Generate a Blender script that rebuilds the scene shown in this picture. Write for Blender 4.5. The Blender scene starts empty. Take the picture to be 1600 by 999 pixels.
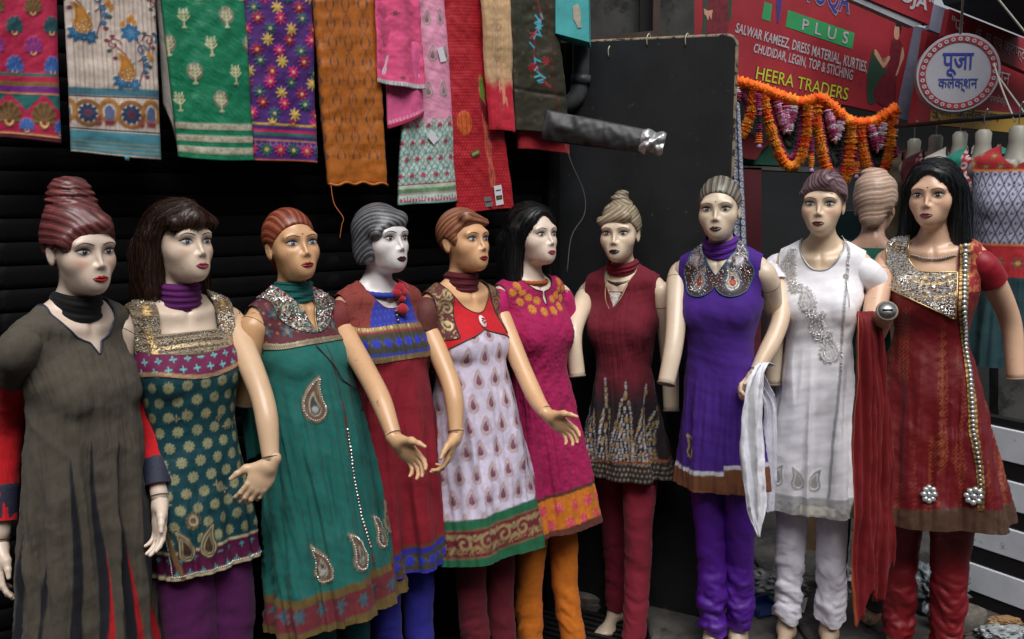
import bpy, math, random
import numpy as np
R = math.radians
rng = np.random.default_rng(7); random.seed(7)
SC = bpy.context.scene; COL = SC.collection
f4 = np.float32

def lin(r, g=None, b=None):
    c = np.array([r, g, b] if g is not None else r, float) / 255.0
    return np.where(c <= .04045, c / 12.92, ((c + .055) / 1.055) ** 2.4)

# ------------------------------------------------------------------ camera
F_PX, W_PX, H_PX, CAMZ = 1400.0, 1600.0, 999.0, 1.73
PITCH = math.atan(196 / F_PX)
cd = bpy.data.cameras.new('camera'); cam = bpy.data.objects.new('camera', cd); COL.objects.link(cam)
cd.sensor_fit = 'HORIZONTAL'; cd.sensor_width = 36; cd.lens = 36 * F_PX / W_PX
cd.clip_start = .05; cd.clip_end = 400
cam.location = (0, 0, CAMZ); cam.rotation_euler = (R(90) - PITCH, 0, 0)
SC.camera = cam
# ------------------------------------------------------------------ world, sun, exposure
SUN_EL, SUN_AZ = 54, 10          # sun high behind the camera, to the right (degrees)
w = bpy.data.worlds.new('World'); SC.world = w; w.use_nodes = True
nt = w.node_tree; bg = nt.nodes['Background']
sky = nt.nodes.new('ShaderNodeTexSky'); sky.sky_type = 'NISHITA'; sky.sun_disc = False
sky.sun_elevation = R(SUN_EL); sky.sun_rotation = R(180 - SUN_AZ); sky.dust_density = 4; sky.air_density = 1.2
hs = nt.nodes.new('ShaderNodeHueSaturation'); hs.inputs['Saturation'].default_value = .35
nt.links.new(sky.outputs[0], hs.inputs['Color']); nt.links.new(hs.outputs[0], bg.inputs[0])
bg.inputs[1].default_value = .05
sd = bpy.data.lights.new('sun', 'SUN'); sun = bpy.data.objects.new('sun', sd); COL.objects.link(sun)
sd.energy = 1.5; sd.angle = R(45); sd.color = (1, .99, .98)
sun.rotation_euler = (R(90 - SUN_EL), 0, R(SUN_AZ))
SC.view_settings.view_transform = 'Standard'; SC.view_settings.look = 'None'
SC.view_settings.exposure = 1.0; SC.view_settings.gamma = 1
SC.cycles.use_denoising = True
SC.cycles.max_bounces = 5

# ------------------------------------------------------------------ pixel -> point
def ray(px, py):
    v = np.array([(px - 800) / F_PX, 1.0, -(py - 499.5) / F_PX])
    c, s = math.cos(PITCH), math.sin(PITCH)
    v = np.array([v[0], v[1] * c + v[2] * s, -v[1] * s + v[2] * c])
    return v
def at(px, py, Y):
    v = ray(px, py); t = Y / v[1]
    return np.array([0, 0, CAMZ]) + v * t
def hit(px, py, p0, n):
    v = ray(px, py); o = np.array([0, 0, CAMZ])
    t = np.dot(np.array(p0) - o, n) / np.dot(v, n)
    return o + v * t

# ------------------------------------------------------------------ materials
MATS = {}
def mat(name, color=None, rough=.6, metal=0., attr=False, noise=0., nscale=30., bump=0., bscale=200., bstretch=(1, 1, 1),
        coat=0., sheen=0., spec=.5, detail=4, wear=None, woff=(0, 0, 0), trans=0., rampdark=.5, metattr=False, brough=None):
    """Principled material: base colour (or the mesh's own dye attribute), blotchy grain, bump."""
    if name in MATS: return MATS[name]
    m = bpy.data.materials.new(name); m.use_nodes = True; MATS[name] = m
    n = m.node_tree.nodes; L = m.node_tree.links; b = n['Principled BSDF']
    b.inputs['Roughness'].default_value = rough; b.inputs['Metallic'].default_value = metal
    b.inputs['Specular IOR Level'].default_value = spec
    b.inputs['Coat Weight'].default_value = coat; b.inputs['Coat Roughness'].default_value = .15
    b.inputs['Sheen Weight'].default_value = sheen
    if trans: b.inputs['Transmission Weight'].default_value = trans
    if attr:
        a = n.new('ShaderNodeAttribute'); a.attribute_name = 'dye'; src = a.outputs['Color']
    else:
        rgb = n.new('ShaderNodeRGB'); rgb.outputs[0].default_value = (*color, 1); src = rgb.outputs[0]
    tc = n.new('ShaderNodeTexCoord')
    if noise:
        t = n.new('ShaderNodeTexNoise'); t.inputs['Scale'].default_value = nscale; t.inputs['Detail'].default_value = detail
        t.inputs['Roughness'].default_value = .65
        L.new(tc.outputs['Object'], t.inputs['Vector'])
        mr = n.new('ShaderNodeMapRange'); mr.inputs['From Min'].default_value = .3; mr.inputs['From Max'].default_value = .7
        mr.inputs['To Min'].default_value = 1 - noise; mr.inputs['To Max'].default_value = 1 + noise * .6
        L.new(t.outputs['Fac'], mr.inputs['Value'])
        mx = n.new('ShaderNodeMix'); mx.data_type = 'RGBA'; mx.blend_type = 'MULTIPLY'; mx.inputs['Factor'].default_value = 1
        L.new(src, mx.inputs['A']); L.new(mr.outputs[0], mx.inputs['B']); src = mx.outputs['Result']
        mr2 = n.new('ShaderNodeMapRange'); mr2.inputs['To Min'].default_value = max(.03, rough - .12); mr2.inputs['To Max'].default_value = min(1, rough + .12)
        L.new(t.outputs['Fac'], mr2.inputs['Value']); L.new(mr2.outputs[0], b.inputs['Roughness'])
    if wear is not None:       # chips and stains
        t2 = n.new('ShaderNodeTexNoise'); t2.inputs['Scale'].default_value = wear[1]; t2.inputs['Detail'].default_value = 6; t2.inputs['Roughness'].default_value = .7
        mpw = n.new('ShaderNodeMapping'); mpw.inputs['Location'].default_value = woff
        L.new(tc.outputs['Object'], mpw.inputs['Vector']); L.new(mpw.outputs[0], t2.inputs['Vector'])
        r2 = n.new('ShaderNodeMapRange'); r2.inputs['From Min'].default_value = wear[2]; r2.inputs['From Max'].default_value = wear[2] + .06
        L.new(t2.outputs['Fac'], r2.inputs['Value'])
        m2 = n.new('ShaderNodeMix'); m2.data_type = 'RGBA'; m2.inputs['B'].default_value = (*wear[0], 1)
        L.new(r2.outputs[0], m2.inputs['Factor']); L.new(src, m2.inputs['A']); src = m2.outputs['Result']
    L.new(src, b.inputs['Base Color'])
    if metattr:
        a2 = n.new('ShaderNodeAttribute'); a2.attribute_name = 'foil'
        L.new(a2.outputs['Fac'], b.inputs['Metallic'])
        r3 = n.new('ShaderNodeMapRange'); r3.inputs['To Min'].default_value = rough; r3.inputs['To Max'].default_value = .32
        L.new(a2.outputs['Fac'], r3.inputs['Value']); L.new(r3.outputs[0], b.inputs['Roughness'])
    if bump:
        mp = n.new('ShaderNodeMapping'); mp.inputs['Scale'].default_value = bstretch
        L.new(tc.outputs['Object'], mp.inputs['Vector'])
        t3 = n.new('ShaderNodeTexNoise'); t3.inputs['Scale'].default_value = bscale; t3.inputs['Detail'].default_value = 3
        L.new(mp.outputs[0], t3.inputs['Vector'])
        bp = n.new('ShaderNodeBump'); bp.inputs['Strength'].default_value = bump; bp.inputs['Distance'].default_value = .004
        L.new(t3.outputs['Fac'], bp.inputs['Height']); L.new(bp.outputs[0], b.inputs['Normal'])
    return m

# ------------------------------------------------------------------ mesh linking
def faces_cat(faces):
    if isinstance(faces, list) and isinstance(faces[0], tuple): faces = np.array(faces)
    fl = [np.asarray(f, np.int32) for f in (faces if isinstance(faces, (list, tuple)) else [faces])]
    return [f for f in fl if f.size]
def mk(name, V, F, m, parent=None, dye=None, foil=None, smooth=True, label=None, kind=None, mi=None):
    V = np.asarray(V, f4); fl = faces_cat(F)
    me = bpy.data.meshes.new(name)
    me.vertices.add(len(V)); me.vertices.foreach_set('co', V.ravel())
    li = np.concatenate([f.ravel() for f in fl]); tot = np.concatenate([np.full(len(f), f.shape[1], np.int32) for f in fl])
    st = np.concatenate([[0], np.cumsum(tot)[:-1]]).astype(np.int32)
    me.loops.add(len(li)); me.loops.foreach_set('vertex_index', li)
    me.polygons.add(len(tot)); me.polygons.foreach_set('loop_start', st); me.polygons.foreach_set('loop_total', tot)
    me.polygons.foreach_set('use_smooth', np.full(len(tot), bool(smooth)))
    for x in (m if isinstance(m, (list, tuple)) else [m]): me.materials.append(x)
    if mi is not None: me.polygons.foreach_set('material_index', np.asarray(mi, np.int32))
    if dye is not None:
        a = me.attributes.new('dye', 'FLOAT_COLOR', 'POINT'); c = np.ones((len(V), 4), f4); c[:, :3] = dye; a.data.foreach_set('color', c.ravel())
    if foil is not None:
        a = me.attributes.new('foil', 'FLOAT', 'POINT'); a.data.foreach_set('value', np.asarray(foil, f4))
    me.update(calc_edges=True); me.validate()
    o = bpy.data.objects.new(name, me); COL.objects.link(o)
    if parent is not None: o.parent = parent
    if label: o['label'] = label
    if kind: o['kind'] = kind
    return o
def share(name, src, parent=None, loc=(0, 0, 0), rot=(0, 0, 0), scale=(1, 1, 1)):
    o = bpy.data.objects.new(name, src.data); COL.objects.link(o); o.parent = parent
    o.location = loc; o.rotation_euler = rot; o.scale = scale
    return o
def tag(o, label, cat, group=None, kind=None):
    o['label'] = label; o['category'] = cat
    if group: o['group'] = group
    if kind: o['kind'] = kind
    return o
def thing(name, label, cat, loc=(0, 0, 0), rz=0., group=None):
    o = bpy.data.objects.new(name, None); COL.objects.link(o); o.location = loc; o.rotation_euler = (0, 0, rz); o.empty_display_size = .05
    return tag(o, label, cat, group)

class MB:
    """collects simple solids into one mesh"""
    def __init__(s): s.v = []; s.q = []; s.t = []; s.c = []; s.n = 0
    def add(s, V, Q=None, T=None, c=None):
        V = np.asarray(V, float); s.v.append(V)
        if Q is not None and len(Q): s.q.append(np.asarray(Q) + s.n)
        if T is not None and len(T): s.t.append(np.asarray(T) + s.n)
        if c is not None: s.c.append(np.tile(np.asarray(c, float), (len(V), 1)) if np.ndim(c) == 1 else np.asarray(c))
        s.n += len(V); return s
    def box(s, c, d, M=None, bev=0.0, **k):
        x, y, z = np.array(d) / 2
        if bev:
            e = min(bev, x * .9, y * .9, z * .9); P = []
            for sz in (-1, 1):
                for (ix, iz) in ((e, 0), (0, e)) if sz < 0 else ((0, e), (e, 0)):
                    for (a, b_) in ((-1, -1), (1, -1), (1, 1), (-1, 1)): P.append((a * (x - ix), b_ * (y - ix), sz * (z - iz)))
            V = np.array(P); Q = []
            for r in range(3):
                for i in range(4): j = (i + 1) % 4; Q.append((r * 4 + i, r * 4 + j, r * 4 + 4 + j, r * 4 + 4 + i))
            Q += [(3, 2, 1, 0), (12, 13, 14, 15)]
        else:
            V = np.array([(a * x, b_ * y, c_ * z) for c_ in (-1, 1) for (a, b_) in ((-1, -1), (1, -1), (1, 1), (-1, 1))])
            Q = [(3, 2, 1, 0), (4, 5, 6, 7), (0, 1, 5, 4), (1, 2, 6, 5), (2, 3, 7, 6), (3, 0, 4, 7)]
        if M is not None: V = V @ np.asarray(M).T
        return s.add(V + np.asarray(c), Q, **k)
    def tube(s, P, r, n=8, caps=True, flat=None, **k):
        P = np.asarray(P, float); N = len(P); r = np.broadcast_to(np.asarray(r, float), (N,)).copy()
        V, Q = sweep(P, r, n)
        T = []
        if caps:
            V = np.vstack([V, P[:1], P[-1:]]); a = N * n
            for i in range(n): T.append((a, (i + 1) % n, i)); T.append((a + 1, (N - 1) * n + i, (N - 1) * n + (i + 1) % n))
        return s.add(V, Q, T, **k)
    def build(s, name, m, parent=None, smooth=True, **k):
        F = []
        if s.q: F.append(np.vstack(s.q))
        if s.t: F.append(np.vstack(s.t))
        return mk(name, np.vstack(s.v), F, m, parent, dye=np.vstack(s.c) if s.c else None, smooth=smooth, **k)
def frames(P):
    P = np.asarray(P, float); T = np.gradient(P, axis=0); T /= np.linalg.norm(T, axis=1)[:, None] + 1e-12
    u = np.array([0, 0, 1.0]) if abs(T[0, 2]) < .9 else np.array([1.0, 0, 0])
    A = []
    a = np.cross(u, T[0]); a /= np.linalg.norm(a)
    for t in T:
        a = a - t * np.dot(a, t); a /= np.linalg.norm(a) + 1e-12; A.append(a.copy())
    A = np.array(A); B = np.cross(T, A)
    return T, A, B
def sweep(P, r, n, ra=None):
    T, A, B = frames(P); N = len(P)
    th = np.arange(n) / n * 2 * np.pi
    r = np.broadcast_to(np.asarray(r, float), (N,)); rb = r if ra is None else np.broadcast_to(np.asarray(ra, float), (N,))
    V = P[:, None] + A[:, None] * (np.cos(th)[None, :, None] * r[:, None, None]) + B[:, None] * (np.sin(th)[None, :, None] * rb[:, None, None])
    i = np.arange(N - 1)[:, None]; j = np.arange(n)[None]; j2 = (j + 1) % n
    Q = np.stack(np.broadcast_arrays(i * n + j, i * n + j2, (i + 1) * n + j2, (i + 1) * n + j), -1).reshape(-1, 4)
    return V.reshape(-1, 3), Q
def crom(P, n):
    """Catmull-Rom resample"""
    P = np.asarray(P, float); P = np.vstack([2 * P[0] - P[1], P, 2 * P[-1] - P[-2]]); K = len(P) - 3
    t = np.linspace(0, K, n); i = np.minimum(t.astype(int), K - 1); u = (t - i)[:, None]
    a, b, c, d = P[i], P[i + 1], P[i + 2], P[i + 3]
    return .5 * (2 * b + (c - a) * u + (2 * a - 5 * b + 4 * c - d) * u ** 2 + (3 * b - a - 3 * c + d) * u ** 3)
def gridF(nr, nc, wrap=False):
    i = np.arange(nr - 1)[:, None]; j = np.arange(nc if wrap else nc - 1)[None]; j2 = (j + 1) % nc
    return np.stack(np.broadcast_arrays(i * nc + j, i * nc + j2, (i + 1) * nc + j2, (i + 1) * nc + j), -1).reshape(-1, 4)
def sst(a, b, x):
    t = np.clip((x - a) / (b - a + 1e-12), 0, 1); return t * t * (3 - 2 * t)
def vnoise(P, s, seed=0, oct=3):
    """cheap smooth noise: sums of sines in random directions, about -1..1"""
    g = np.random.default_rng(seed); P = np.asarray(P, float) * s; o = np.zeros(len(P)); a = 1.; tot = 0
    for k in range(oct):
        for _ in range(3):
            d = g.normal(size=P.shape[1]); d /= np.linalg.norm(d); ph = g.uniform(0, 6.28, 2)
            e = g.normal(size=P.shape[1])
            o += a * np.sin(P @ d * 2.2 ** k + ph[0] + 1.3 * np.sin(P @ e * 1.1 * 2.2 ** k + ph[1]))
        tot += 3 * a; a *= .55
    return o / tot * 1.8
# ================================================================== implicit surfaces
def ell(P, c, r):
    q = [(P[i] - c[i]) / r[i] for i in range(3)]
    k0 = np.sqrt(q[0] ** 2 + q[1] ** 2 + q[2] ** 2) + 1e-9
    k1 = np.sqrt((q[0] / r[0]) ** 2 + (q[1] / r[1]) ** 2 + (q[2] / r[2]) ** 2) + 1e-9
    return k0 * (k0 - 1) / k1
def cap(P, a, b, ra, rb=None):
    rb = ra if rb is None else rb; d = [b[i] - a[i] for i in range(3)]; L = sum(x * x for x in d)
    t = np.clip(sum((P[i] - a[i]) * d[i] for i in range(3)) / L, 0, 1)
    return np.sqrt(sum((P[i] - a[i] - t * d[i]) ** 2 for i in range(3))) - (ra + (rb - ra) * t)
def smin(a, b, k):
    h = np.maximum(k - np.abs(a - b), 0) / k; return np.minimum(a, b) - h * h * k * .25
def smax(a, b, k): return -smin(-a, -b, k)
def surfnet(f, xs, ys, zs):
    xs, ys, zs = [np.asarray(a, f4) for a in (xs, ys, zs)]
    F = f([a for a in np.meshgrid(xs, ys, zs, indexing='ij')]).astype(f4); S = F < 0
    c = sum(S[i:S.shape[0] - 1 + i, j:S.shape[1] - 1 + j, k:S.shape[2] - 1 + k].astype(np.int8) for i in (0, 1) for j in (0, 1) for k in (0, 1))
    msk = (c > 0) & (c < 8); idx = np.full(msk.shape, -1, np.int32); idx[msk] = np.arange(msk.sum()); I, J, K = np.nonzero(msk)
    acc = np.zeros((len(I), 3)); cnt = np.zeros(len(I)); ax = (xs, ys, zs)
    for a in range(3):
        for u in (0, 1):
            for v in (0, 1):
                o = [0, 0, 0]; o[(a + 1) % 3] = u; o[(a + 2) % 3] = v; p = list(o); p[a] = 1
                A = (I + o[0], J + o[1], K + o[2]); B = (I + p[0], J + p[1], K + p[2])
                fa = F[A]; fb = F[B]; cr = (fa < 0) != (fb < 0); t = np.where(cr, fa / np.where(cr, fa - fb, 1), 0)
                for d in range(3): acc[:, d] += np.where(cr, ax[d][A[d]] * (1 - t) + ax[d][B[d]] * t, 0)
                cnt += cr
    V = acc / cnt[:, None]; Q = []
    for a in range(3):
        b, c2 = (a + 1) % 3, (a + 2) % 3
        sl0 = [slice(None)] * 3; sl1 = [slice(None)] * 3
        sl0[a] = slice(0, -1); sl1[a] = slice(1, None)
        for d in (b, c2): sl0[d] = slice(1, -1); sl1[d] = slice(1, -1)
        s0 = S[tuple(sl0)]; s1 = S[tuple(sl1)]; e = np.nonzero(s0 != s1); ins = s0[e]
        ijk = [e[0].copy(), e[1].copy(), e[2].copy()]; ijk[b] += 1; ijk[c2] += 1
        def g(db, dc):
            t = [x for x in ijk]; t[b] = t[b] + db; t[c2] = t[c2] + dc; return idx[t[0], t[1], t[2]]
        q = np.stack([g(-1, -1), g(0, -1), g(0, 0), g(-1, 0)], -1)
        q[~ins] = q[~ins][:, ::-1]; Q.append(q)
    return V, np.vstack(Q)
def axis(*seg):
    """non-uniform axis: (start, end, step) runs"""
    o = [seg[0][0]]
    for a, b, h in seg:
        n = max(1, int(round((b - a) / h))); o += list(a + (b - a) * (np.arange(n) + 1) / n)
    return np.array(o)
def grad(f, P, h=.0008):
    o = []
    for d in range(3):
        A = [p.copy() for p in P]; B = [p.copy() for p in P]; A[d] = A[d] + h; B[d] = B[d] - h; o.append((f(A) - f(B)) / (2 * h))
    g = np.stack(o, -1); return g / (np.linalg.norm(g, axis=1)[:, None] + 1e-9)

# ================================================================== the mannequin's body, facing -Y, eyes at EZ
EZ, HY = 1.585, -.012
def head_sdf(P):
    x, y, z = P[0], P[1] - HY, P[2] - EZ; X = np.abs(x); Q = [x, y, z]; S = [X, y, z]
    d = ell(Q, (0, .012, .032), (.0695, .090, .082))
    d = smin(d, ell(Q, (0, -.022, -.020), (.0568, .067, .087)), .03)
    d = smin(d, ell(Q, (0, -.034, -.068), (.0415, .047, .037)), .035)           # jaw
    d = smin(d, ell(Q, (0, -.073, -.093), (.018, .013, .013)), .03)           # chin
    d = smin(d, ell(S, (.040, -.050, -.026), (.022, .022, .022)), .035)        # cheekbones
    d = smin(d, ell(S, (.026, -.0735, .020), (.028, .012, .013)), .024)         # brow
    d = smax(d, -ell(S, (.0325, -.1015, -.002), (.021, .020, .0135)), .018)     # sockets
    d = smin(d, ell(S, (.0325, -.0665, -.001), (.0160, .0150, .0130)), .006)   # lids
    n = cap(Q, (0, -.082, .010), (0, -.1015, -.032), .0050, .0064)
    n = smin(n, ell(S, (.0078, -.0920, -.0365), (.0056, .0078, .0052)), .007)
    d = smin(d, n, .010)
    d = smin(d, ell(Q, (0, -.0790, -.067), (.025, .011, .020)), .028)           # mouth mound
    ear = ell([S[0], S[1] * .97 - S[2] * .22, S[2]], (.0675, .020, -.012), (.007, .016, .028))
    ear = smax(ear, -ell([S[0], S[1] * .97 - S[2] * .22, S[2]], (.0775, .016, -.008), (.007, .010, .019)), .004)
    d = smin(d, ear, .005)
    return d
def torso_sdf(P):
    x, y, z = P; X = np.abs(x); S = [X, y, z]
    d = ell(P, (0, .022, 1.235), (.132, .094, .175))
    d = smin(d, cap(S, (.080, .026, 1.372), (.140, .026, 1.354), .044, .040), .05)
    d = smin(d, cap(S, (.018, .034, 1.450), (.120, .034, 1.388), .024, .024), .05)
    d = smin(d, ell(S, (.064, -.048, 1.205), (.054, .052, .060)), .06)
    d = smin(d, ell(P, (0, .012, 1.06), (.102, .080, .15)), .06)
    d = smin(d, cap(S, (.020, -.036, 1.380), (.115, -.006, 1.396), .007, .006), .035)   # collar bones
    return d
def body_sdf(P):
    x, y, z = P
    nk = cap(P, (0, .026, 1.36), (0, .006, 1.52), .0460, .0415)
    d = smin(torso_sdf(P), nk, .035)
    return smin(d, head_sdf(P), .018)
_xs = axis((-.215, -.085, .007), (-.085, .085, .0030), (.085, .215, .007))
_ys = axis((-.135, -.050, .0029), (-.050, .16, .007))
_zs = axis((1.255, 1.43, .007), (1.43, 1.475, .004), (1.475, 1.645, .0029), (1.645, 1.72, .007))
BODY_V, BODY_Q = surfnet(body_sdf, _xs, _ys, _zs)
PIV = np.array([0, .02])
def rot_head(V, yaw, pitch=0., roll=0., full=False):
    """turn the head: yaw to its left (+X) about the neck"""
    V = np.asarray(V, float).copy()
    wgt = np.ones(len(V)) if full else sst(1.395, 1.475, V[:, 2])
    pv = np.array([0, .02, 1.48])
    def rot(V, ang, ax):
        c, s = np.cos(ang), np.sin(ang); D = V - pv; o = D.copy(); b, d = (ax + 1) % 3, (ax + 2) % 3
        o[:, b] = D[:, b] * c - D[:, d] * s; o[:, d] = D[:, b] * s + D[:, d] * c; return o + pv
    V = rot(V, wgt * pitch, 0); V = rot(V, wgt * roll, 1); V = rot(V, wgt * yaw, 2)
    return V
def face_y(x, z, start=-.15):
    """front surface of the head at (x, z)"""
    y = np.full(np.shape(x), start, float)
    for _ in range(60): y = y + .75 * body_sdf([x, y, z])
    return y

# paint on body: blush, shadow, nostrils
def body_paint(skin, shadow=(.35, .12, .08), blush=.5, facecol=None):
    P = BODY_V; x, y, z = P[:, 0], P[:, 1] - HY, P[:, 2] - EZ; X = np.abs(x)
    C = np.tile(np.asarray(skin, float), (len(P), 1))
    if facecol is not None:
        k = sst(1.28, 1.30, P[:, 2])[:, None] * (np.abs(P[:, 0]) < .135)[:, None]; C = C * (1 - k) + np.asarray(facecol) * k
    def mixc(col, k):
        nonlocal C
        C = C * (1 - k[:, None]) + np.asarray(col) * k[:, None]
    fr = sst(-.02, -.045, y)
    k = np.exp(-(((X - .043) / .018) ** 2 + ((z + .030) / .016) ** 2)) * fr * blush
    mixc(C.mean(0) * np.array([1.05, .55, .45]), k * .6)
    k = np.exp(-(((X - .033) / .016) ** 2 + ((z - .0125) / .0065) ** 2)) * fr
    mixc(shadow, k * .5)
    k = np.exp(-(((X - .036) / .017) ** 2 + ((z - .0080) / .0035) ** 2)) * fr; mixc(np.asarray(shadow) * .35, k * .6)
    k = np.exp(-(((X - .0065) / .0032) ** 2 + ((z + .0435) / .0022) ** 2)) * sst(-.085, -.092, y)
    mixc(np.array([.06, .02, .015]), np.clip(k * 1.3, 0, 1) * .8)
    return C
EYE = {}
def eye_patch(side, iris):
    nu, nv = 33, 19
    u = np.linspace(-1, 1, nu)[None]; v = np.linspace(0, 1, nv)[:, None]      # u: inner -> outer
    w_, cx, cz = .0180, .0325, EZ - .0008
    up = .0080 * np.maximum(1 - np.abs(u) ** 2.2, 0) ** .75 + .0012 * u; lo = -.0062 * np.maximum(1 - np.abs(u) ** 2, 0) ** .9 + .0012 * u
    xx = cx + u * w_ + 0 * v; zz = cz + lo + (up - lo) * v
    y = face_y(side * xx.ravel(), zz.ravel()).reshape(xx.shape)
    y = y - .0006 - .0012 * np.sin(np.pi * v) * (1 - u ** 2)
    V = np.stack([side * xx, y, zz], -1).reshape(-1, 3)
    ix, iz = cx - .0005, cz + .0016
    d = np.hypot(xx - ix, zz - iz).ravel(); C = np.tile(lin(208, 202, 192), (len(d), 1))
    def mx(c, k):
        nonlocal C
        C = C * (1 - k[:, None]) + np.asarray(c) * k[:, None]
    mx(np.array(iris), sst(.0070, .0062, d)); mx(np.array(iris) * .3, sst(.0052, .0064, d) * sst(.0070, .0066, d)); mx(np.array([.005] * 3), sst(.0036, .0030, d))
    mx(lin(245, 245, 245), sst(.0013, .0009, np.hypot(xx - ix + .0015 * side, zz - iz - .002).ravel()))  # white glint painted on the iris as a fixed highlight
    vv = (v + 0 * u).ravel(); uu = np.abs(u + 0 * v).ravel()
    mx(np.array([.010, .007, .006]), np.maximum(sst(.78, .88, vv), sst(.86, .96, uu))); mx(np.array([.03, .02, .018]), sst(.10, .02, vv) * .75)
    return V, gridF(nv, nu) if side > 0 else gridF(nv, nu)[:, ::-1], C
def strip_patch(pts, wid, side, lift=.0008, n=24, nv=5):
    """thin painted stroke laid on the face along pts (x,z)"""
    P = crom(np.c_[np.array(pts), np.zeros(len(pts))], n)[:, :2]; T = np.gradient(P, axis=0); T /= np.linalg.norm(T, axis=1)[:, None]
    N = np.c_[-T[:, 1], T[:, 0]]; wd = np.interp(np.linspace(0, 1, n), np.linspace(0, 1, len(wid)), wid)
    v = np.linspace(-1, 1, nv); G = P[:, None] + N[:, None] * (wd[:, None, None] * v[None, :, None])
    x = G[..., 0].ravel() * side; z = G[..., 1].ravel() + EZ
    y = face_y(x, z) - lift * (1 - .6 * np.tile(v ** 2, n))
    return np.c_[x, y, z], gridF(n, nv)
def lip_patch():
    nu, nv = 45, 23; u = np.linspace(-1, 1, nu)[None]; v = np.linspace(0, 1, nv)[:, None]
    w_ = .0215; cz = EZ - .0672
    up = .0088 * (1 - np.abs(u) ** 1.6) ** .8 * (1 - .30 * np.exp(-(u / .16) ** 2)); lo = -.0104 * (1 - u ** 2) ** .75
    mid = .0004 - .0012 * np.exp(-(u / .2) ** 2) + .001 * u ** 2
    zz = cz + np.where(v > .5, mid + (up - mid) * (v - .5) * 2, lo + (mid - lo) * v * 2)
    xx = u * w_ + 0 * v
    y = face_y(xx.ravel(), zz.ravel()).reshape(xx.shape)
    k = np.where(v > .5, np.sin(np.pi * np.clip((v - .5) * 2, 0, 1)) ** .8 * .0032, np.sin(np.pi * np.clip(v * 2, 0, 1)) ** .8 * .0044)
    y = y - .0005 - k * (1 - u ** 2) ** .8
    C = np.ones((nu * nv, 3)); m = np.exp(-(((v - .5 + 0 * u) / .045) ** 2)).ravel() * (1 - .0 * u + 0 * v).ravel()
    return np.stack([xx, y, zz], -1).reshape(-1, 3), gridF(nv, nu), m
LIPS = lip_patch()
BROW = {s: strip_patch([(.0120, .0178), (.022, .0214), (.033, .0238), (.043, .0222), (.0520, .0165)], [.0009, .0013, .0011, .0008, .0004], s, .0011) for s in (-1, 1)}
LASH = {s: strip_patch([(.0160, .0002), (.0235, .0062), (.0325, .0086), (.0430, .0068), (.0535, .0036)], [.0006, .0014, .0020, .0022, .0008], s, .0016) for s in (-1, 1)}

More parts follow.
